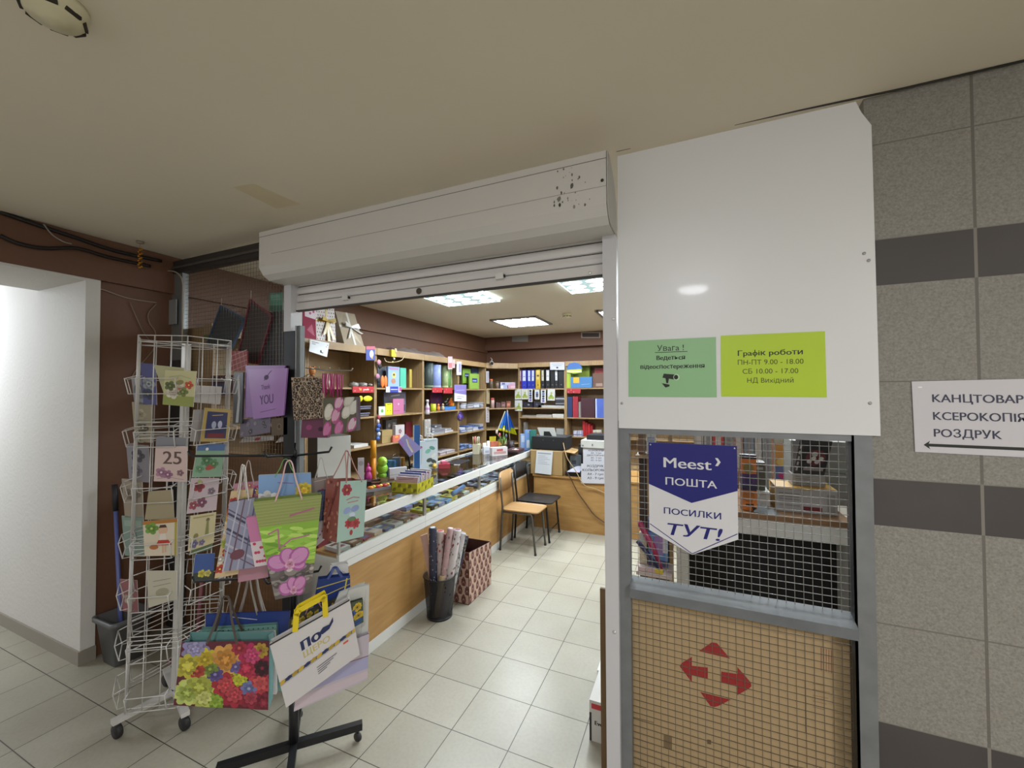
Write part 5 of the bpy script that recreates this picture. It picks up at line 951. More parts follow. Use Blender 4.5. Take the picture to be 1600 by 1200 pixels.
for i, (x0_, x1_, c, lab) in enumerate(((688, 697, 'b49aa4', 'pale pink notebook pile left on the low shelf'), (698, 711, '9a9094', 'greyish notebook pile right on the low shelf'))):
    a, cc = FX(x0_, 709, FX_), FX(x1_, 709, FX_); b = MB()
    for k in range(5): b.box((a.x - .22, a.y + .004 * (k % 2), D_ + .001 + k * .008), (a.x - .003 * (k % 3), cc.y - .004 * (k % 3), D_ + .0085 + k * .008), mat([c, 'c8c4c4', c, '8a8488', 'b8b0b4'][k]))
    single('notebook_pile', b, lab, 'notebooks', GL)
# far left bay
for i, (r_, c, c2, lab) in enumerate((((723, 576, 735.5, 590), '6a8c34', '2c3c60', 'lime green pack with a navy foot, upper left in the end bay'), ((736.5, 575, 749, 590), '24304c', '4a7a5c', 'dark navy pack, upper right in the end bay'), ((723, 591.5, 734, 606), '7a9a3c', '28386c', 'lime green pack, lower left in the end bay'), ((734, 584, 748.5, 607), '7f9c40', '2a3a70', 'large lime green pack with a navy band in front'), ((745, 590, 753, 607), '3a3c6c', '6a8c3c', 'navy pack half hidden at the right in the end bay'))):
    li('school_pack', r_, A if i > 1 else 1.80, c, [('r', .25, .42, .8, .7, c2), ('r', .3, .5, .7, .56, 'a8a8c8')], lab, 'pack', .02, off=(-.01 if i == 3 else .06 + .03 * (i % 3)))
for lev, r_, n_, cs, nm in ((B_, (719.5, 760), 4, ('b8b4bc', '9aa0b0', 'c4c4cc', 'a4a4ac'), 'second'), (1.055, (719, 759), 4, ('a8acb8', '4c66a0', 'b0b4c0', 'bcbcc4'), 'third'), (D_, (719, 738), 3, ('4a5f94', '8c9cc0', '5c74a4'), 'lowest')):
    x = r_[0]; st_ = (r_[1] - r_[0]) / n_
    for k in range(n_):
        a, cc = FX(x + k * st_ + .5, 640, FX_), FX(x + (k + 1) * st_ - .5, 640, FX_); a.y, cc.y = [min(max(v, 5.202), 6.025) for v in (a.y, cc.y)]; b = MB(); h = random.Random(k + n_ + int(lev * 100)); N_ = h.randint(4, 7)
        for q in range(N_): b.box((a.x - .24, a.y + h.uniform(0, .02), lev + .001 + q * .0125), (a.x + h.uniform(-.02, .012), cc.y - h.uniform(0, .02), lev + .0125 + q * .0125), mat(h.choice(cs), .5))
        single('notebook_pile', b, '%s pile of pale notebooks from the left on the %s shelf of the end bay' % (('first', 'next', 'following', 'last')[k] if n_ == 4 else ('first', 'middle', 'last')[k], nm), 'notebooks', 'notebook piles in the end bay')
# corner unit
def co(px, pos, lev, h, r_, c, lab, name='storage_jar', lid='b85a30'):
    p = FD(px, 600, V((-2.93, 6.30, 0)), V((.7071, -.7071, 0))); b = MB().lathe((p.x, p.y, lev), [(r_, .001), (r_, h * .75), (r_ * .85, h * .8)], mat(c, .4, var=.3, scale=40), 14); l = MB().lathe((p.x, p.y, lev + h * .8), [(r_ * .9, 0), (r_ * .9, h * .2)], mat(lid), 14)
    thing(name, [('jar', b), ('lid', l)], lab, 'jar', 'jars in the corner shelf')
co(767.5, 0, 1.722, .16, .03, '5f5448', 'dark jar with an orange lid on the upper corner shelf'); co(777, 0, 1.722, .12, .03, '7a6658', 'brown jar without print right of the orange lidded one', lid='5a4a40')
co(769.5, 0, 1.395, .17, .032, 'b89a94', 'pinkish jar with a red lid on the lower corner shelf', lid='a84038')
def cbox(px0, px1, lev, h, c, lab, name='gift_box', prs=(), cat='box'):
    n = V((.7071, -.7071, 0)); P = V((-2.94, 6.29, 0)); a, cc = FD(px0, 600, P, n), FD(px1, 600, P, n); a.z = cc.z = lev + .001; u = V((0, 0, h)); C = [a, cc, cc + u, a + u]
    b = slab(C, .12, mat(c, .45)); b.prints(C, list(prs), .0008, .0004); single(name, b, lab, cat, 'boxes in the corner shelf')
cbox(782, 793, 1.722, .055, '8a90b0', 'bluish lower box on the upper corner shelf', prs=[('r', 0, .1, .4, .9, 'c0c0cc')]); cbox(794, 805, 1.722, .055, 'b48494', 'pinkish lower box on the upper corner shelf', prs=[('r', .4, .1, 1, .9, 'c4a0ac')])
cbox(782, 805, 1.779, .05, '9c98b0', 'long pale lilac box lying on top of the bluish and pinkish ones', prs=[('r', .1, .2, .3, .8, '4a4a7c'), ('r', .7, .2, .95, .8, 'c08898')])
cbox(775, 782, 1.395, .09, '4a3230', 'dark brown box at the left on the lower corner shelf'); cbox(783, 790, 1.395, .10, '5a3c38', 'reddish brown box in the middle of the lower corner shelf', prs=[('r', .2, .3, .8, .6, '8a6a60')]); cbox(791, 798, 1.395, .11, '6d3a2c', 'rust red box at the right on the lower corner shelf', prs=[('r', .2, .3, .8, .7, 'a86a4c')])
for r_, c, pr, lab in (((759.5, 580, 764, 598), 'b4b0b8', [('l', [(.5, .1), (.5, .9)], .01, '5a5060')], 'white hanging strip of small stickers at the top of the corner divider'), ((760, 608, 765, 631), 'a89a78', [('l', [(.5, .1), (.5, .9)], .01, '6d5a40')], 'beige hanging strip of small stickers in the middle of the corner divider'), ((759, 636, 764.5, 660), 'b8b0b0', [('e', .5, .15 + .17 * k, .01, .012, 0, ['8a3038', '40405c'][k % 2]) for k in range(5)], 'white hanging strip with dark spots low on the corner divider')):
    strip(r_, c, pr, lab, pos=XS + .008, cat='sticker strip', name='sticker_strip', group='sticker strips on the corner divider')
# things hung from the cornice
CO = XS + .016
for r_, c, pr, lab, cat, nm in (((572, 541, 586, 563), '3c4c94', [('r', 0, .78, 1, 1, 'b05a68'), ('e', .6, .45, .03, .04, 0, 'c8ccd8'), ('e', .65, .2, .012, .014, 0, 'd8a848')], 'blue card with a white figure hanging from the cornice', 'card', 'hanging_card'), ((700, 557, 707, 577), 'c0a8a8', [('r', .1, .1, .9, .5, 'b06c70')], 'white and pink tag hanging from the cornice over the thin rolls', 'tag', 'hanging_tag'), ((707.3, 562, 711, 575), 'b8a0a0', [('r', .2, .2, .8, .6, 'a87c80')], 'smaller pink tag beside the white and pink one', 'tag', 'hanging_tag'), ((713.5, 565, 721, 586), 'c4bccc', [('r', .4, .2, .85, .85, '7c78b8')], 'white tag with a violet stripe hanging from the cornice', 'tag', 'hanging_tag')):
    strip(r_, c, pr, lab, pos=CO, cat=cat, name=nm, group='tags hanging from the cornice')
strip((710, 601, 728.5, 627), '7468a0', [('p', [(0, 0), (1, 0), (1, .38), (0, .5)], 'c4c0cc'), ('l', [(.2, .3), (.8, .26)], .006, '6d6a78'), ('l', [(.15, .65), (.85, .68)], .008, 'a8a0c8'), ('l', [(.2, .18), (.6, .16)], .008, '4a4850')], 'violet and white paper notice hanging crooked in front of the shelves', pos=XS + .02, cat='notice', name='hanging_notice', group=None)
C = [FX(719.5, 658, XS + .012), FX(725, 650.5, XS + .012), FX(719.5, 642.5, XS + .012), FX(714, 650.5, XS + .012)]; b = slab(C, .006, mat('3a2c6c', .4)); b.prints(C, [('e', .5, .5, .03, .03, 0, '6c5ca8'), ('e', .5, .8, .012, .012, 0, 'b08ac0'), ('e', .2, .3, .012, .012, 0, 'c08a5c')]); single('hanging_pendant', b, 'diamond shaped dark violet pendant hung on the shelf divider', 'pendant')
p = FX(614, 552, XS + .03); ky = MB().cbox((p.x, p.y, p.z), (.025, .075, .08), mat('c8ac28', .6)).ball((p.x + .01, p.y + .03, p.z + .03), (.016, .02, .03), mat('c8b488', .6), 8, 6)
kt = MB().tube([(p.x, p.y, p.z - .04), (p.x, p.y, p.z - .085)], .008, mat('2a2a2c'), 6).ball((p.x, p.y + .015, p.z - .06), .015, mat('c8c4bc'), 8, 6).ball((p.x, p.y - .005, p.z - .1), .012, mat('b8a838'), 8, 6); kc = MB().tube([(p.x - .01, p.y, p.z + .04), (XS + .014, p.y, p.z + .09)], .003, mat('6d3a5a'), 5)
thing('plush_keychain', [('toy', ky), ('charms', kt), ('cord', kc)], 'yellow plush keychain dangling from the cornice', 'keychain')
b = MB().tube(smooth([FX(601, 560, XS + .03), FX(604, 565, XS + .05), FX(615, 566, XS + .05), FX(627, 563, XS + .05), FX(632, 556, XS + .02)]), .004, mat('b8a884', .5), 6); single('wire_hanger', b, 'curved pale wire hanger below the yellow keychain', 'hanger')
for px, y0_, c, lab in ((592, 562, 'b87c88', 'pink charm hanging on the divider above the dark one'), (590, 584, 'a8748c', 'mauve charm hanging low on the first divider')):
    p = FX(px, y0_ + 4, XS + .02); b = MB().ball((p.x, p.y, p.z), (.012, .035, .03), mat(c, .6), 8, 6).ball((p.x, p.y + .015, p.z - .04), (.012, .028, .032), mat('1c1a20', .6), 8, 6); single('hanging_charm', b, lab, 'charm', 'charms on the first divider')
b = MB(); p = FX(591, 655, XS + .02)
for k, (c, rr) in enumerate((('a8485c', .022), ('c8b4b0', .018), ('3c58a4', .03), ('34508c', .034), ('a8b4cc', .026), ('3c5ca0', .026))): b.ball((p.x, p.y + .006 * (-1) ** k, p.z - .045 * k + .02), (.018, rr, .026), mat(c, .5), 8, 6)
single('toy_garland', b, 'string of blue and pink toys hanging on the first divider', 'toy')
# wrapped gifts and plastic film on top of the shelves
ZT = 2.144
def gift(px, t, front, prints, label, tilt=.05, extra=None, parts=None):
    C = [FX(x, y, XS - .03) for x, y in px]
    for a, b_ in ((0, 3), (1, 2)): C[a].z = ZT; C[b_].x -= tilt
    b = slab(C, t, mat(front, .75, var=.06)); b.prints(C, prints); P = [('wrapped_box', b)]
    if parts: P += parts(C)
    return thing('wrapped_gift', P, label, 'gift', 'wrapped gifts on the shelf top')
def bow(col, u, v, s, tails):
    def f(C):
        n = qn(C); o = bil(C, u, v) + n * .012; ex = (C[1] - C[0]).normalized(); ez = (C[3] - C[0]).normalized(); b = MB(); m = mat(col, .3)
        for sx in (-1, 1):
            L = [o, o + ex * sx * s + ez * s * .5 + n * .012, o + ex * sx * s * 1.15 - ez * s * .1 + n * .012, o]; b.add([o + ez * .012, L[1], L[2], o - ez * .012], [(0, 1, 2, 3)], m); b.add([o + ez * .01 + n * .008, L[1] + n * .016, L[2] + n * .016, o - ez * .01 + n * .008], [(0, 1, 2, 3)], m)
        for dx, dz in tails: b.add([o - ex * .008, o + ex * .012, o + ex * (dx + .02) + ez * dz + n * .01, o + ex * (dx - .012) + ez * (dz - .01) + n * .01], [(0, 1, 2, 3)], m)
        r = MB(); 
        for C2 in ([bil(C, u - .05, 0), bil(C, u + .05, 0), bil(C, u + .05, 1), bil(C, u - .05, 1)], [bil(C, 0, v - .035), bil(C, 1, v - .035), bil(C, 1, v + .035), bil(C, 0, v + .035)]): r.prism([p + n * .0025 for p in C2], -n * .0022, m)
        return [('ribbon', r), ('bow', b)]
    return f
gift([(474, 536), (494, 536), (495, 482), (474, 482)], .1, '860f36', [('p', [(.2, .75), (1, .65), (1, 1), (.2, 1)], 'cdbcc4'), ('e', .6, .85, .012, .012, 0, 'a83c64'), ('e', .85, .9, .012, .012, 0, 'a83c64'), ('p', [(.3, .3), (.9, .1), (.7, .5)], '9c1a48')], 'crimson wrapped gift next to the shutter post', .02)
gift([(494.5, 534), (525, 536), (526, 482), (496, 478)], .12, 'cfcac8', [('e', .06 + .125 * (k % 8) + .06 * (k // 8 % 2), .05 + .1 * (k // 8), .005, .007, .4, '3c2030' if k % 3 else 'a82c4c') for k in range(80)], 'white gift with dark hearts and a yellow ribbon on the shelf top', .03, parts=bow('a4840a', .55, .6, .07, ((-.05, -.13), (.06, -.17), (.0, -.2))))
gift([(538, 538), (569, 541), (561, 490), (531, 485)], .12, '948672', [('p', [(.1, .1), (.5, .3), (.9, .05), (.7, .4)], 'a8987f'), ('p', [(.1, .6), (.4, .95), (.6, .7)], '85765f')], 'gold foil wrapped gift with a big white bow on the shelf top', .06, parts=bow('b8b4ac', .55, .55, .085, ((.12, -.05), (-.08, -.12))))
b = MB(); p0, p1 = FX(632, 556, XS - .05), FX(702, 562, XS - .05); nn = 14; rg = random.Random(2)
vs = [V((XS - .05 - .12 * j, p0.y + (p1.y - p0.y) * i / nn, ZT + .002 + (.0 if j in (0, 4) else .045 + rg.uniform(0, .04)) * (1 if 0 < i < nn else .2))) for i in range(nn + 1) for j in range(5) if j < 4]
b.add(vs, [(i * 4 + j, i * 4 + 4 + j, i * 4 + 5 + j, i * 4 + 1 + j) for i in range(nn) for j in range(3)], mat('8a807c', .3), True); b.add([V((v.x, v.y, ZT + .001)) for v in vs], [(i * 4 + j + 1, i * 4 + 5 + j, i * 4 + 4 + j, i * 4 + j) for i in range(nn) for j in range(3)], mat('8a807c', .3))
single('plastic_film', b, 'crumpled greyish plastic film lying along the shelf top', 'plastic film')
C = [FX(483, 549, XS + .09), FX(511, 558, XS + .09), FX(514.5, 536, XS + .05), FX(485, 530, XS + .05)]; b = slab(C, .001, mat('c9ccd0', .5)); b.prints(C, [('r', .08, .8, .95, .84, INK), ('r', .1, .66, .9, .7, INK), ('p', [(.42, .38), (.7, .42), (.72, .55), (.45, .52)], INK), ('p', [(.55, .4), (.62, .4), (.68, .22), (.75, .22), (.75, .16), (.58, .16)], INK)]); single('paper_notice', b, 'white paper notice with a camera drawing hung on the shelf cornice', 'notice')
# back wall goods ------------------------------------------------------
GBK = 'goods on the back wall shelves'
BZ = 1.72
for i, (x0_, x1_, c, lab_c, lab) in enumerate(((811, 814.6, '5c1c2c', 'b8a8ac', 'maroon ring binder at the left end of the row'), (815.3, 822.8, '2430a0', 'c8c8d4', 'blue ring binder right of the maroon one'), (824, 829.6, '202c94', 'b8bccc', 'blue ring binder in the middle of the blue ones'), (830, 835.5, '1e2a8c', 'b8bccc', 'blue ring binder left of the yellow one'), (837, 844.3, 'b0902c', None, 'yellow ring binder in the row'), (845.2, 850.8, '1c1c20', 'b4ac94', 'black ring binder right of the yellow one'), (852.4, 859.5, '17171a', 'c4c0c0', 'black ring binder with a wide white label'), (860.5, 866, '161618', None, 'black ring binder without a label in the row'), (866.5, 872, '18181b', 'b4b4b8', 'black ring binder with a narrow label'), (872.5, 881.5, '131316', None, 'black ring binder at the right end of the row'))):
    P = []
    x0q, x1q = max(-2.675, FY(x0_, 600, YB + .03).x), min(-1.89, FY(x1_, 600, YB + .03).x); hz = .315
    body = MB().box((x0q, YB + .03, BZ + .001), (x1q, YB + .29, BZ + hz), mat(c, .4)); P.append(('cover', body))
    w = x1q - x0q
    if lab_c: P.append(('label', MB().box((x0q + w * .2, YB + .0285, BZ + .13), (x0q + w * .8, YB + .0298, BZ + hz - .01), mat(lab_c, .5)).box((x0q + w * .3, YB + .028, BZ + .2), (x0q + w * .7, YB + .0284, BZ + .21), mat('6d6d7c'))))
    elif i == 4: P.append(('label', MB().box((x0q + w * .15, YB + .0285, BZ + .15), (x0q + w * .85, YB + .0298, BZ + .3), mat('c0a860', .5)).box((x0q + w * .25, YB + .028, BZ + .2), (x0q + w * .75, YB + .0284, BZ + .23), mat('5c4c24'))))
    P.append(('finger_ring', MB().lathe(((x0q + x1q) / 2, YB + .03, BZ + .06), [(.012, 0), (.012, -.002), (.008, -.002)], mat('6d6d70', .3, .7), 12, axis=(0, 1, 0))))
    thing('ring_binder', P, lab, 'binder', 'ring binders on the back wall')
strip((859.5, 566, 882, 578), 'b4b4bc', [('l', [(.1, .75), (.9, .78)], .008, '8a8a94'), ('l', [(.2, .55), (.8, .57)], .008, '8a8a94'), ('e', .5, .3, .02, .014, 0, '2c2c34')], 'white paper notice pinned over the binders', 'Y', YB - .02, 'notice', 'paper_notice', None)
LEAF = [('e', .5, .35, .03, .035, 0, '7c8c38'), ('e', .3, .25, .025, .025, 0, '8c9840'), ('e', .72, .25, .025, .025, 0, '8c9840'), ('e', .55, .65, .018, .02, 0, '98a058')]
BUT = [('e', .5, .14 + .18 * k, .022, .018, 0, c) for k, c in enumerate(('5a4a8a', '34406c', '2c2c34', '4c5c8c', '24243a'))]
for r_, pr, lab in (((804.5, 608, 814.5, 624), LEAF, 'white sheet with green leaves, first of the pair under the maroon binder'), ((815, 608, 825, 624), LEAF, 'white sheet with green leaves, second of the pair under the blue binders'), ((825.7, 608, 832, 628), BUT, 'white strip with violet and navy spots under the blue binders'), ((835.3, 609, 843, 624), BUT[1:4], 'short white strip with dark spots under the yellow binder'), ((845, 609, 853, 629.5), BUT, 'crooked white strip with dark spots under the black binders'), ((855.3, 608, 867, 626), LEAF, 'white sheet with green leaves at the right under the black binders'), ((804.5, 625.5, 816, 642), LEAF, 'white sheet with green leaves hanging lowest, left of the papers')):
    strip(r_, 'b8b8b4', pr, lab, 'Y', YB - .004 - (.003 if r_[0] == 804.5 else 0), 'sticker sheet', 'sticker_sheet', 'sticker sheets hanging under the binders')
def bi(name, px, lev, front, prints, label, cat, t=.12, off=.03, side=None): return item(name, px, 'Y', YB + off, lev, t, front, side, prints, label, cat, GBK)
bi('dark_packet', (817, 628, 832, 637), 1.40, '23202c', [('e', .6, .5, .02, .015, 0, '8a8890')], 'dark packet with a pale fleck on the second back shelf', 'packet'); bi('dark_packet', (834, 627, 846, 637), 1.40, '2c2a34', [('e', .4, .5, .02, .015, 0, '5c5a68')], 'dark packet near the middle of the second back shelf', 'packet')
bi('letter_tray', (868, 620, 882, 630), 1.475, '3a3a40', [('r', 0, .6, 1, .8, '9a9aa0')], 'upper dark letter tray under the black binders', 'tray', .2); bi('letter_tray', (868, 628.5, 882, 633), 1.436, '34343a', [('r', 0, .5, 1, .8, '7c7c84')], 'lower dark letter tray under the black binders', 'tray', .2); bi('paper_sheet_pack', (841, 633.5, 881.5, 637), 1.40, 'a8a8a4', [], 'flat pack of white sheets under the letter trays', 'paper', .25)
for r_, c, lab in (((816, 649, 838, 653), '8a8078', 'flat stack of brownish sheets at the left above the printer'), ((838, 648, 862, 653), 'a09890', 'flat stack of pale sheets in the middle above the printer'), ((863, 647, 881, 653), 'b8b4ac', 'loose white labels at the right above the printer')): bi('paper_stack', r_, 1.238, c, [], lab, 'paper', .22)
bi('paper_box', (818, 660, 822, 676), .94, '6d6862', [], 'thin grey box standing behind the windmill bouquet', 'box', .1); bi('paper_box', (869, 670, 881, 678), .94, '8d8d8a', [], 'low grey white box behind the printer', 'box', .15)
bi('green_folder', (883.6, 574, 892, 606.5), BZ + .005, '94a830', [('r', .7, 0, 1, 1, '7c9024')], 'lime green folder standing beside the binders', 'folder', .2, .0); bi('green_box', (889, 570, 921, 591), BZ + .12, '7c8c28', [], 'large olive green box behind the blue and yellow pencil case', 'box', .12, .15)
C = [FY(885.5, 584, YB - .02), FY(909, 584, YB - .02), FY(909, 566, YB - .02), FY(886, 566, YB - .02)]
b = MB(); pts = [(0, .1), (.5, 0), (1, .1), (1, .55), (.85, .88), (.5, 1), (.15, .88), (0, .55)]; b.prism([bil(C, u, v) for u, v in pts], -qn(C) * .03, mat('3c64a0', .3)); b.prints(C, [('p', [(0, .12), (.5, .02), (1, .12), (1, .42), (0, .34)], 'b0b438'), ('l', [(.02, .2), (.98, .22)], .02, 'c8c8a0')]); single('pencil_case', b, 'rounded blue and yellow pencil case hanging from the back cornice', 'pencil case', GBK)
bi('blue_box', (892, 589, 925, 606), BZ + .005, '3c6c9c', [('r', .12, .45, .4, .98, 'c89a20'), ('l', [(.5, .3), (.9, .35)], .01, '6d90b4')], 'blue box with a yellow price square on the top back shelf', 'box', .15, .0)
bi('brown_bag', (926, 583, 943, 606), BZ + .005, '5c4034', [('r', .3, .1, .9, .3, '8a7468')], 'brown packet on the top back shelf beside the white post', 'packet', .1); bi('red_box', (929, 575, 944, 590), BZ + .12, '8a2828', [], 'red box showing above the brown packet', 'box', .1, .17)
strip((886, 607.5, 907, 614.5), '9c2c34', DOTS[:3], 'red price strip on the back wall shelf', 'Y', YB - .003)
for r_, c, t, lab in (((886.5, 620, 894, 652), '1f3058', .2, 'dark navy folder standing at the left of the second back shelf'), ((895, 619.5, 903, 652), '8c2430', .2, 'red folder standing next to the navy one'), ((904, 628, 907.5, 652), '7c7470', .15, 'thin grey folder beside the red one'), ((908, 622, 929, 652), '3a1c24', .12, 'shiny maroon bag on the second back shelf'), ((930.5, 623, 945, 652), '4458a0', .1, 'blue folder with a bright edge beside the white post')): bi('folder', r_, 1.25, c, [('r', 0, 0, .15, 1, 'a8b0d0')] if c == '4458a0' else [], lab, 'folder', t)
for k in range(6): bi('glue_box', (896 + 2.4 * k, 673, 898.1 + 2.4 * k, 683), .945, ['a8a4b0', 'b8b4bc', '8d90a8'][k % 3], [('r', 0, .2, 1, .4, '5c6080')], '%s small white packet from the left beside the red files' % ('first', 'second', 'third', 'fourth', 'fifth', 'sixth')[k], 'packet', .06, .02)
for k in range(4): bi('red_file', (910.5 + 4 * k, 658 + 2.2 * k, 914 + 4 * k, 684), .945, ['a01c20', '901a1e', 'a82024', '84181c'][k], [], '%s red file from the left in the row on the third back shelf' % ('first', 'second', 'third', 'fourth')[k], 'file', .2, .08 + .01 * k)
for k in range(5): bi('glue_box', (926.5 + 2.6 * k, 672, 928.8 + 2.6 * k, 683), .945, ['b4ac98', 'a8a4a0', 'bcb8ac'][k % 3], [('r', 0, .5, 1, .7, '7c6c58')], '%s small beige packet from the left, right of the red files' % ('first', 'second', 'third', 'fourth', 'fifth')[k], 'packet', .06, .02)
# camera on the corner
p = FD(767, 567, V((-2.9, 6.24, 0)), V((.7071, -.7071, 0))) + V((.03, -.03, 0)); b = MB().lathe(p + V((-.035, .05, .015)), [(.022, 0), (.028, .01), (.028, .08), (.03, .085), (.03, .1)], mat('b8b4ac', .4), 14, axis=V((.55, -.8, -.25))); l = MB().lathe(p + V((-.035, .05, .015)) + V((.55, -.8, -.25)).normalized() * .1, [(.026, 0), (.02, .002)], BLK, 14, axis=V((.55, -.8, -.25))); m = MB().tube([p + V((-.02, .04, .02)), p + V((-.02, .05, .06)), p + V((-.06, .08, .09))], .008, mat('a8a49c', .4), 6)
thing('security_camera', [('body', b), ('lens', l), ('bracket', m)], 'small white security camera on the corner shelf cornice', 'camera')
for i, (x0_, x1_, lab) in enumerate(((800, 825, 'white vent plate high on the back wall beside the louvred lamp'), (908, 938, 'framed vent grille high on the back wall by the white post'))):
    C = [FY(x0_, 534 if i == 0 else 528, 6.655), FY(x1_, 534 if i == 0 else 528, 6.655), FY(x1_, 523 if i == 0 else 519, 6.655), FY(x0_, 523 if i == 0 else 519, 6.655)]; b = slab(C, .006, mat('9a948c' if i else '85807a', .5))
    if i: b.prints(C, [('r', .06, .15, .94, .85, '3a2c26')])
    single('vent_grille', b, lab, 'vent', 'vents on the back wall')
# ================================================================ on and in the counters
GC = 'things on the glass counters'
def st(name, px, z, az, t, front, side, prints, label, cat, group=GC, ro=.45, base_px=None, lean=0, bevel=0, ret=False, tone=None):
    """upright box facing azimuth az whose base middle stands at the pixel base_px (default: bottom middle of px) on height z"""
    x0, y0, x1, y1 = px; bp = base_px or ((x0 + x1) / 2, y1); P = FZ(bp[0], bp[1], z); C = Q([(x0, y1), (x1, y1), (x1, y0), (x0, y0)], P, az)
    zt = (C[2].z + C[3].z) / 2
    for a, b_ in ((3, 0), (2, 1)): C[a].x, C[a].y, C[a].z, C[b_].z = C[b_].x, C[b_].y, zt, z + .001
    n = qn(C)
    for k in (2, 3): C[k] = C[k] - n * lean
    b = slab(C, t, mat(front, ro, var=.04), mat(side or front, ro, var=.04)); b.prints(C, prints, .0008, .0003)
    if ret: return b, C
    return single(name, b, label, cat, group, bevel)
T = TOPZ - .0015
# white cabinet-like box by the shutter post
b = MB(); P = FZ(520, 745, T); C = Q([(496, 745), (548, 741), (548, 679), (496, 685)], V((-2.35, 2.25, 1)), -22)
zt = (C[2].z + C[3].z) / 2; C[2].z = C[3].z = zt; C[0].z = C[1].z = T
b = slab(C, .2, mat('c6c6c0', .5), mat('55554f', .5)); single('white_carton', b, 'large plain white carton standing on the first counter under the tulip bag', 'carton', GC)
# yellow patterned tray full of cards
a, m, c = FZ(612, 769, T), FZ(652, 772, T), FZ(677, 760, T); d = a + (c - m); h = V((0, 0, .075)); YL = mat('a8a21c', .45); tr = MB()
for p, q in ((a, m), (m, c), (c, d), (d, a)):
    nn = (q - p).cross(V((0, 0, 1))).normalized(); tr.prism([p, q, q + h, p + h], -nn * .004, YL); CC = [p, q, q + h, p + h]
    tr.prints(CC, [('e', .1 + .2 * k, .3 + .4 * (k % 2), .018, .012, .6, '6d6a14') for k in range(5)] + [('e', .2 + .2 * k, .75 - .4 * (k % 2), .01, .016, .2, 'c8c034') for k in range(4)])
tr.prism([a, d, c, m][::-1], (0, 0, .003), YL); single('patterned_tray', tr, 'yellow tray with dark leaf pattern holding cards on the first counter', 'tray', GC)
u, w = (m - a), (d - a); rg = random.Random(6)
cl = [('c4a0a8', 'pink'), ('b8b0c4', 'pale lilac'), ('4a60a0', 'blue'), ('c8b8b4', 'cream'), ('b890a0', 'dusty rose'), ('5a5c9c', 'violet blue'), ('cdb4b4', 'light pink'), ('a87890', 'mauve'), ('c8c4c8', 'white')]
for k, (cc, nm) in enumerate(cl):
    o = a + u * .06 + w * (.06 + .1 * k) + V((0, 0, .006)); e = u * .86; tl = V((0, 0, .105 + .012 * (k % 3))) + w * .12
    b = MB().prism([o, o + e, o + e + tl, o + tl], w.normalized() * .008, mat('cfcacc', .5), mat(cc, .5)); b.prints([o, o + e, o + e + tl, o + tl], [('r', .1, .3, .9, .45, 'c8c0c8'), ('l', [(.1, .8), (.8, .9)], .004, '6c5c84')])
    single('greeting_card', b, nm + ' card in the yellow tray, ' + ('first', 'second', 'third', 'fourth', 'fifth', 'sixth', 'seventh', 'eighth', 'ninth')[k] + ' from the front', 'greeting card', 'cards in the yellow tray')
def blob(name, px, z, parts, label, cat='toy', group=GC):
    p = FZ(px[0], px[1], z); b = MB()
    for dx, dy, dz, r, c in parts: b.ball(p + V((dx, dy, dz)), r, mat(c, .45, var=.1), 10, 7)
    return single(name, b, label, cat, group)
for i, (px, py, c, c2, lab) in enumerate(((579, 768, 'd8882c', 'c8c040', 'orange and yellow toy packet, left one beside the yellow tray'), (590, 766, 'c03c30', 'd8b03c', 'red and yellow toy packet in the middle beside the yellow tray'), (601, 764, 'b83430', 'd8a030', 'red and orange toy packet closest to the yellow tray'))):
    p = FZ(px, py, T); b = MB().cbox(p + V((0, 0, .012)), (.09, .05, .022), mat('8d8a90', .3), .9).ball(p + V((0, 0, .028)), (.028, .022, .014), mat(c, .4), 10, 6).ball(p + V((.012, .02, .034)), (.016, .016, .012), mat(c2, .4), 8, 6); single('toy_packet', b, lab, 'toy', 'toy packets on the first counter')
for i, (px, py, c, lab, rz) in enumerate(((582, 757, '2a2426', 'black wallet lying at the left of the brown ones', .5), (593, 758, '4a2c20', 'dark brown wallet in the middle of the wallets', .8), (603, 754, '5a3624', 'reddish brown wallet under the clear plastic bin', .7), (608, 759, '3a2a1c', 'olive brown wallet closest to the yellow tray', .9))):
    p = FZ(px, py, T); b = MB().cbox(p + V((0, 0, .012)), (.14, .09, .021), mat(c, .45), rz).cbox(p + V((0, 0, .0285)), (.135, .085, .011), mat(c, .4), rz + .05); single('wallet', b, lab, 'wallet', 'wallets on the first counter', .004)
p = FZ(612, 742, T); p.x = -2.455; CLR = clear_glass('m_clear_plastic', 'd4dcde'); b = loft(MB(), [rrect(p.x, p.y, .06, .1, .02, T + .001), rrect(p.x, p.y, .07, .115, .02, T + .17), rrect(p.x, p.y, .074, .12, .02, T + .172), rrect(p.x, p.y, .074, .12, .02, T + .178)], CLR)
single('clear_bin', b, 'clear plastic bin of small goods on the first counter', 'bin', GC)
for dx, dy, c, s, lab in ((-.01, -.06, '3c6c9c', (.07, .06, .14), 'blue packet inside the clear plastic bin'), (.0, .06, 'd08a2c', (.06, .05, .15), 'orange packet inside the clear plastic bin'), (-.0, .0, '7a7c88', (.07, .025, .16), 'grey packet inside the clear plastic bin')): single('goods_packet', MB().cbox(p + V((dx, dy, .004 + s[2] / 2)), s, mat(c, .4), .4), lab, 'packet', 'packets in the clear bin')
blob('rubber_toy', (597, 748, 0), T, [(0, 0, .03, (.04, .04, .03), '7cae28'), (0, 0, .09, .05, '8cc02c'), (.02, -.02, .155, .042, '94c834'), (.05, -.03, .16, .018, 'b8d860')], 'lime green rubber toy on the first counter')
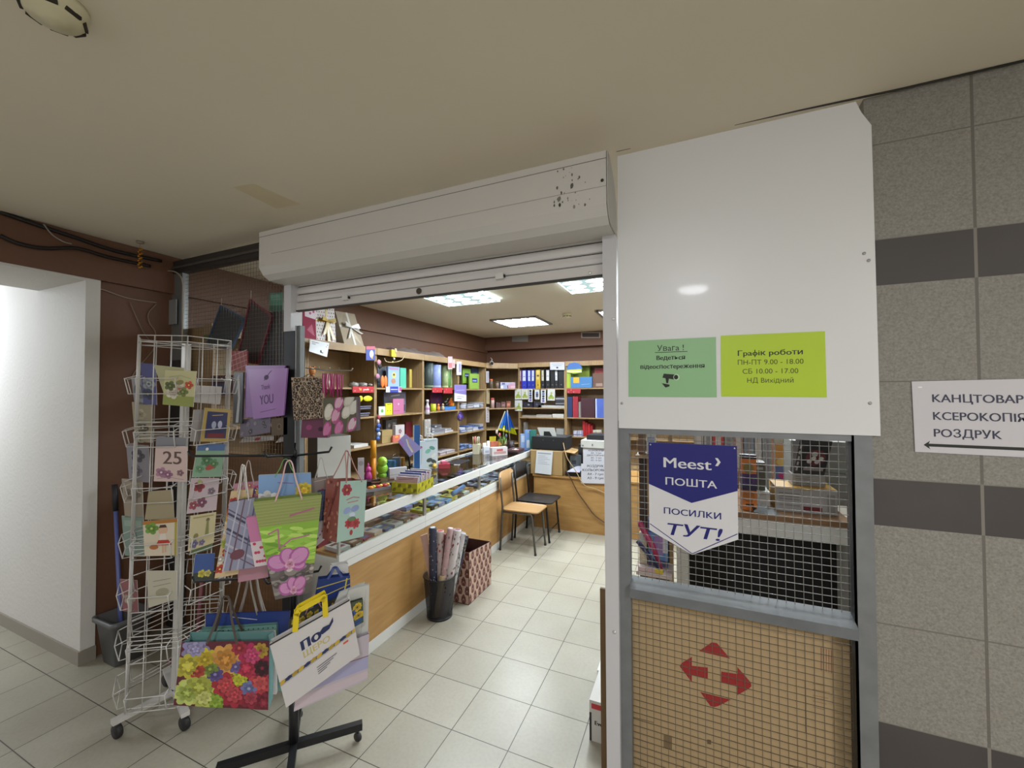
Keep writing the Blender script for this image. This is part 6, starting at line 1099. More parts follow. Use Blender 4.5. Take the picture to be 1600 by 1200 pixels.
p = FZ(583, 752, T); b = MB().tube([p + V((0, 0, .001)), p + V((0, 0, .2))], .02, mat('d88a14', .35), 12).tube([p + V((0, 0, .2)), p + V((0, 0, .345))], .023, mat('d8920f', .35), 12).lathe(p + V((0, 0, .345)), [(.023, 0), (.015, .002), (.014, -.01)], mat('b8780c', .4), 12); single('giant_pen', b, 'tall orange yellow tube standing on the first counter', 'toy', GC)
blob('rubber_toy', (575, 754, 0), T, [(0, 0, .05, (.03, .035, .049), 'a83078'), (0, 0, .11, .026, 'c0408c'), (.0, 0, .145, (.01, .01, .02), 'b83c84')], 'magenta toy beside the tall orange tube')
st('white_pack', (559, 716, 569, 758), T, -45, .03, 'c4bcc0', 'b4acb0', [('e', .5, .8, .02, .02, 0, 'a89ca4')], 'narrow white pack between the mint bag and the magenta toy', 'pack', lean=.02)
# paper bags and notebooks
for px, t, pr, lab in (((652, 690, 664, 735), .05, [('l', [(.5, .2), (.6, .8)], .004, '9ab0b4'), ('e', .5, .8, .012, .012, 0, 'a85060')], 'narrow white paper bag standing behind the leafy one'), ((662, 686, 684, 733), .05, [('e', .3, .6, .03, .02, .5, '7ab0a0'), ('e', .6, .7, .03, .018, -.4, '5f948c'), ('e', .7, .45, .03, .016, .7, 'd8d8d4'), ('e', .4, .3, .03, .02, .3, '46504c'), ('e', .7, .25, .03, .018, -.5, '3c4440'), ('e', .3, .15, .028, .014, .8, 'c8d0cc'), ('e', .55, .12, .03, .014, 0, '5a6460'), ('l', [(.1, .93), (.9, .95)], .004, '8aa4a8')], 'white paper bag printed with teal and grey leaves on the counter')):
    b, C = st(None, px, T, -42, t, 'c3cdd4', 'b4bec4', pr, '', '', ret=True); hb = MB()
    for s in (0, -t): a_, c_ = bil(C, .3, 1) + qn(C) * s, bil(C, .7, 1) + qn(C) * s; hb.tube(smooth([a_, a_.lerp(c_, .25) + V((0, 0, .05)), a_.lerp(c_, .75) + V((0, 0, .05)), c_], 4), .003, mat('c8c8c4'), 5)
    thing('paper_bag', [('bag_body', b), ('handles', hb)], lab, 'gift bag', GC)
p = FZ(640, 741, T); C = Q([(640, 714), (659, 700), (634, 678), (622, 690)], p, -40); zb_ = min(q.z for q in C)
nb = slab(C, .015, mat('8c84b8', .4)); nb.prints(C, [('l', [(.35, .1), (.45, .5), (.7, .8)], .012, 'c8c8d8'), ('l', [(.42, .1), (.52, .5), (.77, .8)], .008, 'c0a860'), ('p', [(0, .6), (.3, .7), (.3, 1), (0, 1)], '9a70b0')]); ct = (C[0] + C[2]) / 2
stt = MB().tube([V((p.x, p.y + .02, T)), ct - qn(C) * .025], .01, BLK, 8).lathe((p.x, p.y + .02, T), [(.06, .001), (.055, .01), (.012, .014)], BLK, 16)
thing('notebook_display', [('notebook', nb), ('stand', stt)], 'lilac notebook with a rainbow tilted on a black stand', 'notebook', GC)
st('tall_card', (646, 664, 656, 700), T, -42, .004, '1c5088', 'c0c8d0', [('r', 0, 0, .1, 1, 'b8c4cc')], 'tall deep blue card behind the paper bags', 'card', base_px=(652, 736))
st('book_stack', (609, 731, 636, 752), T, -35, .04, 'c4c2c8', 'bab8be', [('l', [(.0, .5), (1, .6)], .004, '9a98a0')], 'white box with a slanting edge just behind the yellow tray', 'box')
p = FZ(644, 741, T); b = MB().lathe(p, [(.016, .001), (.018, .06), (.01, .075), (.01, .1)], mat('2c2a30', .3), 14); single('small_bottle', b, 'small dark bottle between the lilac notebook and the paper bags', 'bottle', GC)
blob('pinwheel_toy', (679, 733, 0), T, [(0, 0, .03, .024, 'c89a30'), (.01, -.02, .035, .012, 'd8b84c'), (-.02, .02, .05, .018, '8a9a4c')], 'yellow flower shaped toy beside the leafy paper bag')
p = FZ(694, 731, T); b = MB().cbox(p + V((0, 0, .022)), (.11, .08, .042), mat('a03040', .5), .6).cbox(p + V((0, 0, .055)), (.06, .05, .022), mat('b8586c', .5), .9).ball(p + V((-.03, .02, .055)), .022, mat('b8909c', .5), 8, 6); single('gift_basket', b, 'small red checked gift box on the second counter', 'box', GC)
p = FZ(688, 728, T); b = MB()
for k in range(6): a_ = k * math.pi / 3; q = V((0, math.cos(a_), math.sin(a_))); r_ = V((0, math.cos(a_ + .6), math.sin(a_ + .6))); o = p + V((-.08, 0, .09)); b.prism([o, o + q * .045, o + r_ * .02], (.004, 0, 0), mat('c4c4cc', .4))
b.tube([p + V((-.078, 0, .0)), p + V((-.078, 0, .09))], .003, mat('b0b0b4'), 6); single('pinwheel', b, 'little white pinwheel behind the red checked box', 'toy', GC)
p = FZ(712, 725, T); single('black_mat', MB().cbox(p + V((-.03, .1, .003)), (.16, .3, .004), mat('1c1c20', .4), .1), 'flat black mat on the second counter', 'mat', GC); single('price_card', MB().cbox(p + V((.03, -.02, .003)), (.06, .09, .002), mat('c4c8cc', .4), .5), 'white card lying on the counter in front of the black mat', 'card', GC)
# far end of the counters
T3 = T; p = FZ(745, 709, T3)
b = MB().cbox(p + V((0, 0, .06)), (.08, .11, .118), mat('b0a890', .5), .3); 
for k in range(4): b.cbox(p + V((.041, -.04 + .026 * k, .06)), (.004, .014, .1), mat(('c8c0a8', '8d9a6a', 'bcb49c', '9a8c70')[k], .5), .3)
single('pencil_holder', b, 'beige holder packed with pencils on the third counter', 'pencil holder', GC)
hd_ = FZ(745, 709, T3); rg = random.Random(9)
for k in range(8):
    q = hd_ + V((-.03 + .018 * (k % 4), -.035 + .05 * (k // 4), .1195)); b = MB().tube([q, q + V((rg.uniform(-.01, .01), rg.uniform(-.015, .015), .09))], .005, mat(['c0b48c', 'a83c4c', '8d9a5c', 'c8c4b8'][k % 4], .4), 6); single('pencil', b, '%s pencil standing in the beige holder' % ('first', 'second', 'third', 'fourth', 'fifth', 'sixth', 'seventh', 'eighth')[k], 'pencil', 'pencils in the beige holder')
for px, py, h, r_, c, lab in ((757, 709, .13, .022, 'c4c0b4', 'white paper tube left of the small white boxes'), (763, 708, .15, .02, 'cac6bc', 'taller white paper tube beside the yellow card')):
    p = FZ(px, py, T3); single('paper_tube', MB().lathe(p, [(r_, .001), (r_, h), (r_ * .8, h), (r_ * .75, h - .03)], mat(c, .5), 12), lab, 'tube', GC)
for r_, az, t, c, pr, lab, nm, cat in (((756, 698, 766, 710), -40, .05, 'c8c8cc', [('r', .2, .2, .8, .5, '9aa0b0')], 'small white box in front of the paper tubes', 'small_box', 'box'), ((765, 682, 775, 700), -40, .004, 'c0b02c', [('e', .5, .5, .015, .015, 0, 'b85a2c')], 'bright yellow card standing on the third counter', 'card', 'card'), ((769, 699, 793, 712), -38, .07, 'c4bcbc', [('r', .1, .2, .9, .5, 'b08a84'), ('r', .3, .55, .7, .8, 'b0484c')], 'low white tray of sweets at the front of the third counter', 'sweets_tray', 'tray'), ((767, 690, 778, 705), -40, .03, 'c87058', [('r', .2, .1, .8, .4, 'c8b4ac')], 'orange and red packet behind the white sweets tray', 'sweets_packet', 'packet'), ((779, 688, 786, 702), -40, .03, 'c89448', [], 'orange packet right of the orange and red one', 'sweets_packet', 'packet')):
    st(nm, r_, T3, az, t, c, None, pr, lab, cat)
p = FZ(786, 706, T3); b = MB().lathe(p, [(.03, .001), (.04, .08), (.034, .08), (.028, .01)], mat('5a4a3c', .5), 14); stm = MB(); lf = MB(); fl_ = MB()
for k, (dx, dy, h) in enumerate(((-.05, -.08, .24), (-.03, -.04, .2), (.0, .02, .26), (.02, .05, .18))):
    stm.tube([p + V((0, 0, .06)), p + V((dx * .5, dy * .5, .06 + h * .5)), p + V((dx, dy, h))], .004, mat('5f7a3c'), 5); fl_.ball(p + V((dx, dy, h + .015)), (.016, .018, .026), mat(['b8a8a0', 'c05a5c', 'c8b84c', '4a5a64'][k], .5), 8, 6)
    for s in (-1, 1): q = p + V((dx * .6, dy * .6, h * .5)); lf.poly([q, q + V((.01, .03 * s, .03)), q + V((.005, .05 * s, .08)), q + V((-.01, .02 * s, .04))], mat('6d8c44', .5))
thing('flower_pot', [('pot', b), ('stems', stm), ('leaves', lf), ('blooms', fl_)], 'pot of artificial tulips with green leaves on the far counter', 'plant', GC)
# blue and yellow pleated bouquet
p = FZ(798, 703, T3); C = Q([(779, 672), (809, 680), (796, 640), (789, 640)], p, -45); ap = (C[2] + C[3]) / 2; b = MB(); n = qn(C); N_ = 12
for k in range(N_):
    a_, c_ = C[0].lerp(C[1], k / N_), C[0].lerp(C[1], (k + 1) / N_); o = n * (.03 if k % 2 else -.03); o2 = -o
    b.add([ap, a_ + o, c_ + o2], [(0, 1, 2)], mat(['2c6cc0', '2458a8', '3478cc'][k % 3], .4)); f = .26 if k in (2, 3, 8, 9, 10, 11) else .1
    b.add([a_ + o + n * .001, c_ + o2 + n * .001, (c_ + o2).lerp(ap, f) + n * .001, (a_ + o).lerp(ap, f) + n * .001], [(0, 1, 2, 3)], mat('b8b81c', .4))
ho = MB().tube([V((p.x, p.y, T3 + .001)), ap], .006, mat('8a8478'), 6); bs = MB().lathe((p.x, p.y, T3), [(.05, .001), (.055, .05), (.04, .12), (.03, .12), (.03, .02)], mat('2c2024', .4), 16); sd = MB().bar(C[0] + V((-.02, 0, -.02)), ap + V((-.03, 0, -.02)), .012, .004, mat('c0b8a0', .4), n)
thing('paper_fan', [('fan', b), ('stick', ho), ('vase', bs), ('side_stick', sd)], 'pleated blue and yellow paper fan standing in a dark vase', 'decoration', GC)
p = FZ(806, 708, T3); b = loft(MB(), [rrect(p.x, p.y, .07, .09, .02, T3 + .001), rrect(p.x, p.y, .08, .1, .02, T3 + .055), rrect(p.x, p.y, .074, .094, .02, T3 + .055), rrect(p.x, p.y, .066, .086, .02, T3 + .006)], mat('3c2428', .5, var=.3, scale=60)); b.poly(rrect(p.x, p.y, .066, .086, .02, T3 + .006), mat('3c2428')); single('sweets_basket', b, 'dark brown basket of sweets on the far counter', 'basket', GC)
for k, (dx, dy, c) in enumerate(((-.02, -.05, 'c0a03c'), (.02, 0, 'a85c54'), (-.02, .04, 'b8b0a8'))): single('sweet', MB().ball(p + V((dx, dy, .03)), (.022, .03, .022), mat(c, .4), 8, 6), ['yellow', 'reddish', 'pale'][k] + ' sweet in the dark brown basket', 'sweet', 'sweets in the basket')
for r_, c, pr, lab in (((814, 678, 824, 703), '8aa0c8', [('r', .1, .5, .9, .9, 'b8c4d4')], 'pale blue and white packet behind the dark basket'), ((821, 672, 830, 702), '6c8cc0', [('r', .2, .1, .9, .5, 'c8ccd4'), ('e', .5, .9, .01, .01, 0, 'c0b84c')], 'blue packet with a white foot beside the printer'), ((829, 672, 838, 690), '2c6a60', [], 'teal packet leaning at the printer side')): st('blue_packet', r_, T3, -42, .03, c, None, pr, lab, 'packet', base_px=((r_[0] + r_[2]) / 2, 703))
# goods inside the glass counters
INZ = .7045
SETS = [[('b8b0b0', 'white'), ('6d4a34', 'brown'), ('8a3c48', 'wine red'), ('c4a494', 'beige'), ('4c5a80', 'slate blue'), ('c0b8b4', 'cream'), ('7a5a44', 'tan'), ('b07a80', 'pink')], [('a8a02c', 'yellow'), ('3c3a34', 'charcoal'), ('8a8fc0', 'lavender'), ('6c94c0', 'sky blue'), ('b8a848', 'mustard'), ('5c4a3c', 'umber'), ('c0c0c4', 'white'), ('a87848', 'ochre')], [('3c4460', 'navy'), ('8c90a0', 'grey'), ('24242c', 'black'), ('b0b0bc', 'white'), ('5c6484', 'steel blue'), ('44485c', 'dark slate'), ('9aa0b4', 'pale blue'), ('303444', 'ink blue')], [('4a4c64', 'indigo'), ('9c9cac', 'grey'), ('2c2c38', 'black'), ('6c7090', 'dusty blue'), ('a8a8b0', 'silver'), ('3c3c50', 'dark violet')]]
YS = [(1.84, 2.64), (2.69, 3.53), (3.59, 4.40), (4.46, 5.2)]; CN = ['first', 'second', 'third', 'farthest']; ON = ['first', 'second', 'third', 'fourth', 'fifth', 'sixth', 'seventh', 'eighth']
for ci in range(4):
    rg = random.Random(40 + ci); S_ = SETS[ci]; y0_, y1_ = YS[ci]; n_ = len(S_)
    for row, xc in enumerate((-2.0, -2.17, -2.36)):
        for k in range(n_):
            c, nm = S_[(k * 3 + row * 2) % n_] if row else S_[k]; w = (y1_ - y0_) / n_; yc_ = y0_ + w * (k + .5); hh = rg.uniform(.012, .035) + (.02 if row == 2 else 0)
            b = MB().cbox((xc + rg.uniform(-.01, .01), yc_, INZ + hh / 2 + .001), (.13, w * .84, hh), mat(c, .4), rg.uniform(-.12, .12)); t_ = INZ + hh + .0016
            for q in range(2): xx = xc - .04 + q * .06; b.quad([V((xx, yc_ - w * .25, t_)), V((xx + .03, yc_ - w * .25, t_)), V((xx + .03, yc_ + w * .25, t_)), V((xx, yc_ + w * .25, t_))], mat(S_[(k + q + 1) % n_][0], .4))
            if row == 0: b.quad([V((xc + .0657 + .012, yc_ - w * .2, INZ + .004)), V((xc + .0657 + .012, yc_ + w * .2, INZ + .004)), V((xc + .0657 + .012, yc_ + w * .2, INZ + hh * .7)), V((xc + .0657 + .012, yc_ - w * .2, INZ + hh * .7))], mat('b8b0a8', .5))
            single('flat_packet', b, '%s packet in the %s row inside the %s glass counter, %s from the left' % (nm, ('front', 'middle', 'back')[row], CN[ci], ON[k]), 'packet', 'packets inside the %s glass counter' % CN[ci])
p = FX(715, 772, -1.96); single('blue_tube', MB().tube([(-1.95, p.y - .1, INZ + .058), (-1.99, p.y + .16, INZ + .062)], .02, mat('6c8cc4', .4), 12), 'light blue tube lying inside the second glass counter', 'tube')
# ---------------------------------------------------------------- waste basket of paper rolls
bx, by = -1.735, 2.615; MESH = clear('15151a', .72, .5, 'm_black_mesh'); b = MB(); R0_, R1_, H_ = .092, .118, .30
b.lathe((bx, by, 0), [(R0_, .004), (R1_, H_)], MESH, 32, caps=False); rb = MB().tube([V((bx + R1_ * math.cos(t), by + R1_ * math.sin(t), H_)) for t in [k * math.pi / 16 for k in range(32)]], .005, BLK, 6, closed=True); rb2 = MB().lathe((bx, by, 0), [(R0_ + .002, .001), (R0_ + .002, .015)], BLK, 32)
thing('waste_basket', [('mesh_body', b), ('rim', rb), ('base', rb2)], 'black wire mesh waste basket on the floor holding rolls of wrapping paper', 'basket')
nrm = V((math.cos(math.radians(-55)), math.sin(math.radians(-55)), 0))
for k, (tp, fx, fy, off, r_, c, vr, lab, c2) in enumerate((((676, 824), -.03, -.04, .035, .026, '2c2f44', .3, 'dark navy roll with white dots, tallest at the left of the basket', 'b4b4bc'), ((688, 829), -.02, .02, .0, .026, 'b8a8a4', .2, 'white roll with red flowers behind the navy dotted one', 'a03038'), ((697, 834), .0, .0, -.015, .026, '5c2426', .3, 'dark red fuzzy roll in the middle of the basket', '7a3a38'), ((704, 825), .01, -.035, .03, .022, 'b8989a', .2, 'pale pink roll with a scalloped top in the basket', 'c8b4b4'), ((715, 827), .04, -.01, .02, .028, 'c4bcbc', .15, 'white roll with scattered dark red flowers, front right of the basket', '7a3a44'), ((723, 832), .05, .03, -.03, .024, 'b4b0b0', .2, 'greyish white roll leaning right out of the basket', '8a8488'), ((728, 836), .04, .05, -.06, .022, '22283c', .2, 'navy roll with a gold stripe leaning farthest right', '8a7a3c'), ((691, 899), .0, -.05, .05, .02, 'b09c78', .1, 'short kraft cardboard tube low in the basket', '8a7a5c'))):
    tpv = FD(tp[0], tp[1], V((bx, by, 0)) + nrm * off, nrm); bt = V((bx + fx * .9, by + fy * .9, .012)); m = MB(); ax = (tpv - bt); 
    r_ *= 1.12; m.tube([bt, bt.lerp(tpv, .5), bt.lerp(tpv, .985), tpv], [r_, r_, r_, r_ * .86], mat(c, .5, var=vr, scale=30), 12); m.lathe(tpv, [(r_ * .7, .0005), (r_ * .6, .001)], mat(c2), 12, axis=ax)
    g_ = random.Random(k); d = ax.normalized(); e1 = d.orthogonal().normalized(); e2 = d.cross(e1)
    for q in range(70 if k != 7 else 0):
        t = g_.uniform(.25, .97); a_ = g_.uniform(0, 6.28); o = bt.lerp(tpv, t); rr = r_ + .0008; s = .005 if k == 0 else g_.uniform(.006, .012); ra = e1 * math.cos(a_) + e2 * math.sin(a_); ta = -e1 * math.sin(a_) + e2 * math.cos(a_); pc_ = o + ra * rr * 1.02
        m.poly([pc_ + ta * s * math.cos(w) * .6 + d * s * math.sin(w) for w in (0, 1.05, 2.1, 3.14, 4.2, 5.2)], mat(c2 if g_.random() < .7 else '6d6a60', .5))
    single('wrapping_roll', m, lab, 'paper roll', 'paper rolls in the waste basket')
C = Q([(672, 912), (676, 912), (668, 834), (657, 838)], V((bx - .02, by - .02, 0)), -55); single('paper_sheet_roll', slab(C, .02, mat('b08c80', .5)), 'flat pinkish folded paper at the very left of the basket', 'paper')
# patterned open gift box
x0_, x1_, y0_, y1_, h0, h1 = -1.862, -1.606, 2.83, 3.215, .405, .365
GP = mat('b89a88', .6, var=.06); DK = mat('4a2c28', .7); b = MB()
def motif(nu, nv): 
    o = []
    for i in range(nu):
        for j in range(nv):
            u, v = (i + .5 + .5 * (j % 2) - .25) / nu, (j + .5) / nv; o += [('e', u, v - .01, .022, .026, 0, '4a2a2a'), ('e', u, v + .055, .012, .02, 0, '6c4038'), ('e', u, v, .015, .03, .5, '5a3430'), ('e', u, v, .015, .03, -.5, '5a3430'), ('e', u - .035, v - .02, .012, .008, .7, '7c4c44'), ('e', u + .035, v - .02, .012, .008, -.7, '7c4c44'), ('e', u, v, .007, .009, 0, 'a87c6c'), ('e', u, v - .03, .005, .012, 0, '5c3430')]
    return o
for C, mo in (([V((x1_, y0_, 0)), V((x1_, y1_, 0)), V((x1_, y1_, h1)), V((x1_, y0_, h0))], motif(5, 6)), ([V((x0_, y0_, 0)), V((x1_, y0_, 0)), V((x1_, y0_, h0)), V((x0_, y0_, h0))], motif(4, 6)), ([V((x1_, y1_, 0)), V((x0_, y1_, 0)), V((x0_, y1_, h1)), V((x1_, y1_, h1))], motif(4, 6)), ([V((x0_, y1_, 0)), V((x0_, y0_, 0)), V((x0_, y0_, h0)), V((x0_, y1_, h1))], [])):
    b.prism(C, -qn(C) * .004, DK, GP); b.prints(C, mo)
b.box((x0_, y0_, 0), (x1_, y1_, .004), DK); single('gift_box', b, 'open tall gift box with a brown and cream flower pattern on the floor', 'box')
# ================================================================ on the desk
GD = 'things on the service desk'; DZ = .6455
xq0, xq1 = FY(830, 720, 4.83).x, FY(887, 720, 4.83).x
KB = mat('a08355', .7, var=.06); C = rectq(xq0, xq1 - .07, DZ, .945, 4.80); b = MB()
x0_, x1_, y0_, y1_, z1 = xq0, xq1 - .05, 4.80, 5.18, .945
for C in ([V((x0_, y0_, DZ)), V((x1_, y0_, DZ)), V((x1_, y0_, z1)), V((x0_, y0_, z1))], [V((x1_, y0_, DZ)), V((x1_, y1_, DZ)), V((x1_, y1_, z1)), V((x1_, y0_, z1))], [V((x1_, y1_, DZ)), V((x0_, y1_, DZ)), V((x0_, y1_, z1)), V((x1_, y1_, z1))], [V((x0_, y1_, DZ)), V((x0_, y0_, DZ)), V((x0_, y0_, z1)), V((x0_, y1_, z1))]): b.prism(C, -qn(C) * .006, KB)
b.box((x0_, y0_, DZ), (x1_, y1_, DZ + .004), KB); fp = MB().prism([V((x1_ + .001, y0_ + .02, z1 - .012)), V((x1_ + .13, y0_ + .05, z1 - .03)), V((x1_ + .12, y1_ - .05, z1 - .02)), V((x1_ + .001, y1_, z1 - .012))], (0, 0, .005), mat('b08f5e', .7)); ed = MB().box((x0_, y0_ - .002, z1 - .012), (x1_, y0_, z1), mat('c0a67c', .7))
thing('cardboard_box', [('box_body', b), ('side_flap', fp), ('top_edge', ed)], 'open brown cardboard box on the desk carrying the black printer', 'box')
C = [FY(*p, 4.788) for p in ((836.5, 738.5), (862, 741.5), (864, 705), (838.5, 704))]; C2 = [V((p.x, p.y - (.02 if i < 2 else 0), p.z)) for i, p in enumerate(C)]; b = slab(C2, .001, mat('c4c8cc', .5))
b.prints(C2, [('l', [(.08, .9), (.9, .88)], .014, '8a8c94')] + [('l', [(.12, .78 - .07 * k), (.55 + .3 * ((k * 7) % 3) / 2, .775 - .07 * k)], .007, 'a4a8b0') for k in range(6)]); single('taped_notice', b, 'curling white printed sheet taped on the front of the cardboard box', 'notice')
# printer
DKP = mat('17171a', .6); Y0 = 4.86; xa_, xb_ = FY(830, 700, Y0).x, FY(884, 700, Y0).x; zt = .951
z2 = FY(860, 683, Y0).z
b = MB().box((xa_ + .01, Y0, zt), (xb_, 5.16, z2), DKP).prism([V((xa_ + .02, Y0, z2)), V((xb_ - .01, Y0, z2)), V((xb_ - .03, Y0 + .09, z2 + .008)), V((xa_ + .05, Y0 + .09, z2 + .008))], (0, .2, 0), DKP)
C = [FY(*p, 4.93) for p in ((845, 683.5), (870, 684), (866, 668.5), (839.5, 668))]; tr = MB(); n = qn(C)
TRW = mat('b8b8b4', .5); pts = [(0, 0), (.17, 0), (.3, .62), (.66, .62), (.78, 0), (1, 0), (1, 1), (0, 1)]; tr.prism([bil(C, u, v) for u, v in pts], -n * .008, TRW); sp = MB().prism([bil(C, u, v) - n * .009 for u, v in ((.17, 0), (.78, 0), (.66, .62), (.3, .62))], -n * .004, mat('222226', .4))
bt = MB()
for u in (.35, .65): bt.lathe((xa_ + (xb_ - xa_) * u, Y0, z2 - .04), [(.008, 0), (.008, -.003)], mat('3c3c40', .4), 10, axis=(0, 1, 0))
thing('printer', [('body', b), ('paper_tray', tr), ('tray_support', sp), ('buttons', bt)], 'black printer with an upright white paper tray on the cardboard box', 'printer')
p = FY(893, 720, 4.92); b = MB().cbox((p.x + .02, 5.0, DZ + .115), (.14, .1, .23), mat('6d7478', .35, .4), .5).cbox((p.x + .02, 4.945, DZ + .15), (.06, .01, .05), mat('3c4044', .4), .5); single('silver_device', b, 'silvery grey device beside the cardboard box', 'device', GD)
b = MB().box((-1.30, 5.06, DZ + .001), (-1.20, 5.4, 1.0), mat('1c1c20', .4)).box((-1.2995, 5.05, .9), (-1.22, 5.0601, .97), mat('2c2c30', .4)); single('computer_case', b, 'black computer case standing behind the white paper', 'computer', GD)
single('black_tray', MB().box((-1.40, 4.83, DZ + .001), (-1.19, 4.985 - .03, DZ + .05), mat('1a1a1e', .5)), 'black tray at the desk edge left of the white box', 'tray', GD)
C = [V((-1.38, 4.8, DZ + .055)), V((-1.22, 4.79, DZ + .06)), V((-1.2, 4.95, DZ + .11)), V((-1.3, 4.97, DZ + .1))]; single('paper_sheet', MB().prism(C, (0, 0, .003), mat('bcbccc', .5)), 'white sheets lying on the black tray', 'paper', GD)
# white box with price sheets
WB = mat('bcbcb6', .5); X0, X1, Yb = FY(911, 720, 4.80).x, FY(911, 720, 4.80).x + .42, 4.80; zb_, zl = DZ + .001, FY(911, 699, 4.78).z
b = MB().box((X0, Yb, zb_), (X1, 5.15, zl), WB); lid = MB().box((X0 - .02, Yb - .02, zl), (X1 + .02, 5.17, FY(911, 688, 4.78).z), WB); hl = MB().box((X0 + .11, Yb - .0215, zl + .02), (X0 + .125, Yb - .02, zl + .045), mat('6d6d68')).box((X0 - .005, Yb - .0215, zl + .012), (X0 + .012, Yb - .02, zl + .03), mat('6d6d68'))
thing('file_box', [('box_body', b), ('lid', lid, {'subs': [('lid_marks', hl)]})], 'white lidded box with price sheets on the desk, cut by the white post', 'box')
for px, ls, lab, dy in (((911, 701, 955, 724), ('КСЕРОКОПІЯ', 'А4 - 3 грн', 'ДВОСТОРОННЯ', 'А4 - 5 грн', 'А3 - 6 грн'), 'upper white price sheet on the white box', .0015), ((908, 724.5, 956, 755), ('РОЗДРУК', 'КОЛЬОРОВИЙ', 'А4 - 7 грн', 'А3 - 9 грн'), 'lower white price sheet hanging over the desk edge', .018)):
    C = [FY(px[0], px[3], Yb - dy), FY(px[2], px[3] + 1, Yb - dy), FY(px[2], px[1], Yb - dy), FY(px[0], px[1], Yb - dy)]; b = slab(C, .0012, mat('c4c4cc', .5)); n_ = len(ls); H_ = C[3].z - C[0].z
    for k, t in enumerate(ls): b.text(C, t, .47, .82 - k * (.8 / n_), H_ * (.11 if n_ == 5 else .125), mat('3c3c44', .6), 'CENTER', .012, squeeze=1.1)
    single('price_sheet', b, lab, 'notice', 'price sheets on the white box')
single('black_machine', MB().box((X0 + .03, 4.86, FY(911, 688, 4.78).z + .001), (X1, 5.1, FY(911, 679.5, 4.86).z), mat('1c1c1e', .4)), 'flat black machine lying on the lid of the white box', 'machine', GD)
yc_ = 4.78; single('cable', MB().tube(smooth([FY(884, 735, 4.785), FY(892, 748, yc_), FY(902, 768, yc_), FY(916, 788, yc_), FY(928, 804, yc_), FY(941, 814, yc_), FY(952, 820, yc_)]), .006, mat('4a3422', .5), 6), 'brown cable drooping across the desk front', 'cable')
single('cable', MB().tube(smooth([FY(880, 692, 4.84) + V((0, 0, 0)), FY(886, 715, 4.79), FY(899, 735, 4.78), FY(912, 757, yc_ - .02), FY(928, 763, yc_), FY(944, 770, yc_), FY(955, 776, yc_)]), .005, mat('b0946c', .5), 6), 'pale beige cable looping from the printer behind the price sheets', 'cable')
# ================================================================ goods seen through the mesh window
GM = 'goods on the counter behind the mesh window'; MZ = rt + .001
def mw(name, px, y, z, t, front, side, prints, label, cat, top=None, ret=False):
    x0, y0, x1, y1 = px; C = [FY(x0, y1, y), FY(x1, y1, y), FY(x1, y0, y), FY(x0, y0, y)]
    if z is not None: C[0].z = C[1].z = z
    zt = (C[2].z + C[3].z) / 2; C[2].z = C[3].z = zt; C[3].x = C[0].x; C[2].x = C[1].x
    b = slab(C, t, mat(front, .4, var=.05), mat(side or front, .45, var=.05)); b.prints(C, prints, .0008, .0003)
    if ret: return b, C
    return single(name, b, label, cat, GM)
mw('orange_packet', (1158, 711, 1183, 795), 2.56, MZ, .05, 'c06c24', '3c3830', [('r', 0, .93, 1, 1, '2c2438'), ('e', .5, .76, .025, .03, 0, '7a6c3c'), ('r', 0, .45, 1, .66, '4c3464'), ('e', .5, .55, .02, .025, 0, '3c2c5c'), ('r', 0, .36, 1, .45, '2c2844'), ('e', .5, .25, .03, .03, 0, '94581c'), ('l', [(.3, .1), (.8, .11)], .008, '2c1c10')], 'orange and violet packet standing at the mesh window', 'packet')
b, C = mw('toner_box', (1212, 763, 1309, 796), 2.62, MZ, .2, 'a8a4a4', 'a87f2c', [('r', .46, .1, .76, .26, '6d2428'), ('r', 0, .92, .64, 1, 'a8842c')] + [('l', [(.06, .75 - .12 * k), (.4, .74 - .12 * k)], .004, '74706c') for k in range(5)] + [('r', .84, .1, .96, .8, '8a8684')], '', '', ret=True); single('toner_box', b, 'long grey white cartridge box lying with a yellow top and red label', 'box', GM)
b, C = mw('toner_box', (1238, 742, 1290, 763), 2.68, C[3].z + .0015, .1, '9a9694', '7c7876', [('l', [(.1, .8 - .2 * k), (.6, .8 - .2 * k)], .003, '6d6a68') for k in range(4)], '', '', ret=True); single('toner_box', b, 'grey white cartridge box in the middle of the stack at the mesh window', 'box', GM); z_ = C[3].z
C = [FY(*p, 2.68) for p in ((1240, 741.5), (1288, 743), (1301, 690), (1250, 687))]; C[0].z = C[1].z = z_ + .002; b = slab(C, .09, mat('2c2826', .4), mat('2a2625', .35)); b.prints(C, [('r', .18, .12, .98, .9, '1c1818'), ('e', .6, .5, .045, .045, 0, '5a2426'), ('r', .28, .12, .92, .2, '8a8080'), ('r', .02, .05, .12, .9, '3c3836')] + [('r', .04, .1 + .16 * k, .10, .2 + .16 * k, 'a8a4a2') for k in range(5)] + [('e', .42 + .12 * k, .38 + .1 * (k % 2), .011, .011, 0, 'b8b4b0') for k in range(4)] + [('e', .55, .6, .014, .014, 0, 'a8a4a0')])
single('toner_box', b, 'black and dark red cartridge box leaning on top of the stack', 'box', GM)
mw('grey_printer', (1238, 690, 1328, 812), 2.86, MZ, .2, '8a8a86', '7c7c78', [('l', [(.05, .55), (.95, .5)], .006, '6d6d6a')], 'big plain grey machine behind the cartridge boxes', 'machine')
single('paper_ream', MB().box((.40, 2.72, MZ), (.48, 2.84, MZ + .09), mat('c4c2bc', .5)) if False else MB().box((.27, 2.66, MZ), (.395, 2.9, MZ + .085), mat('c8c6c0', .5)), 'white paper ream beside the orange packet', 'paper', GM)
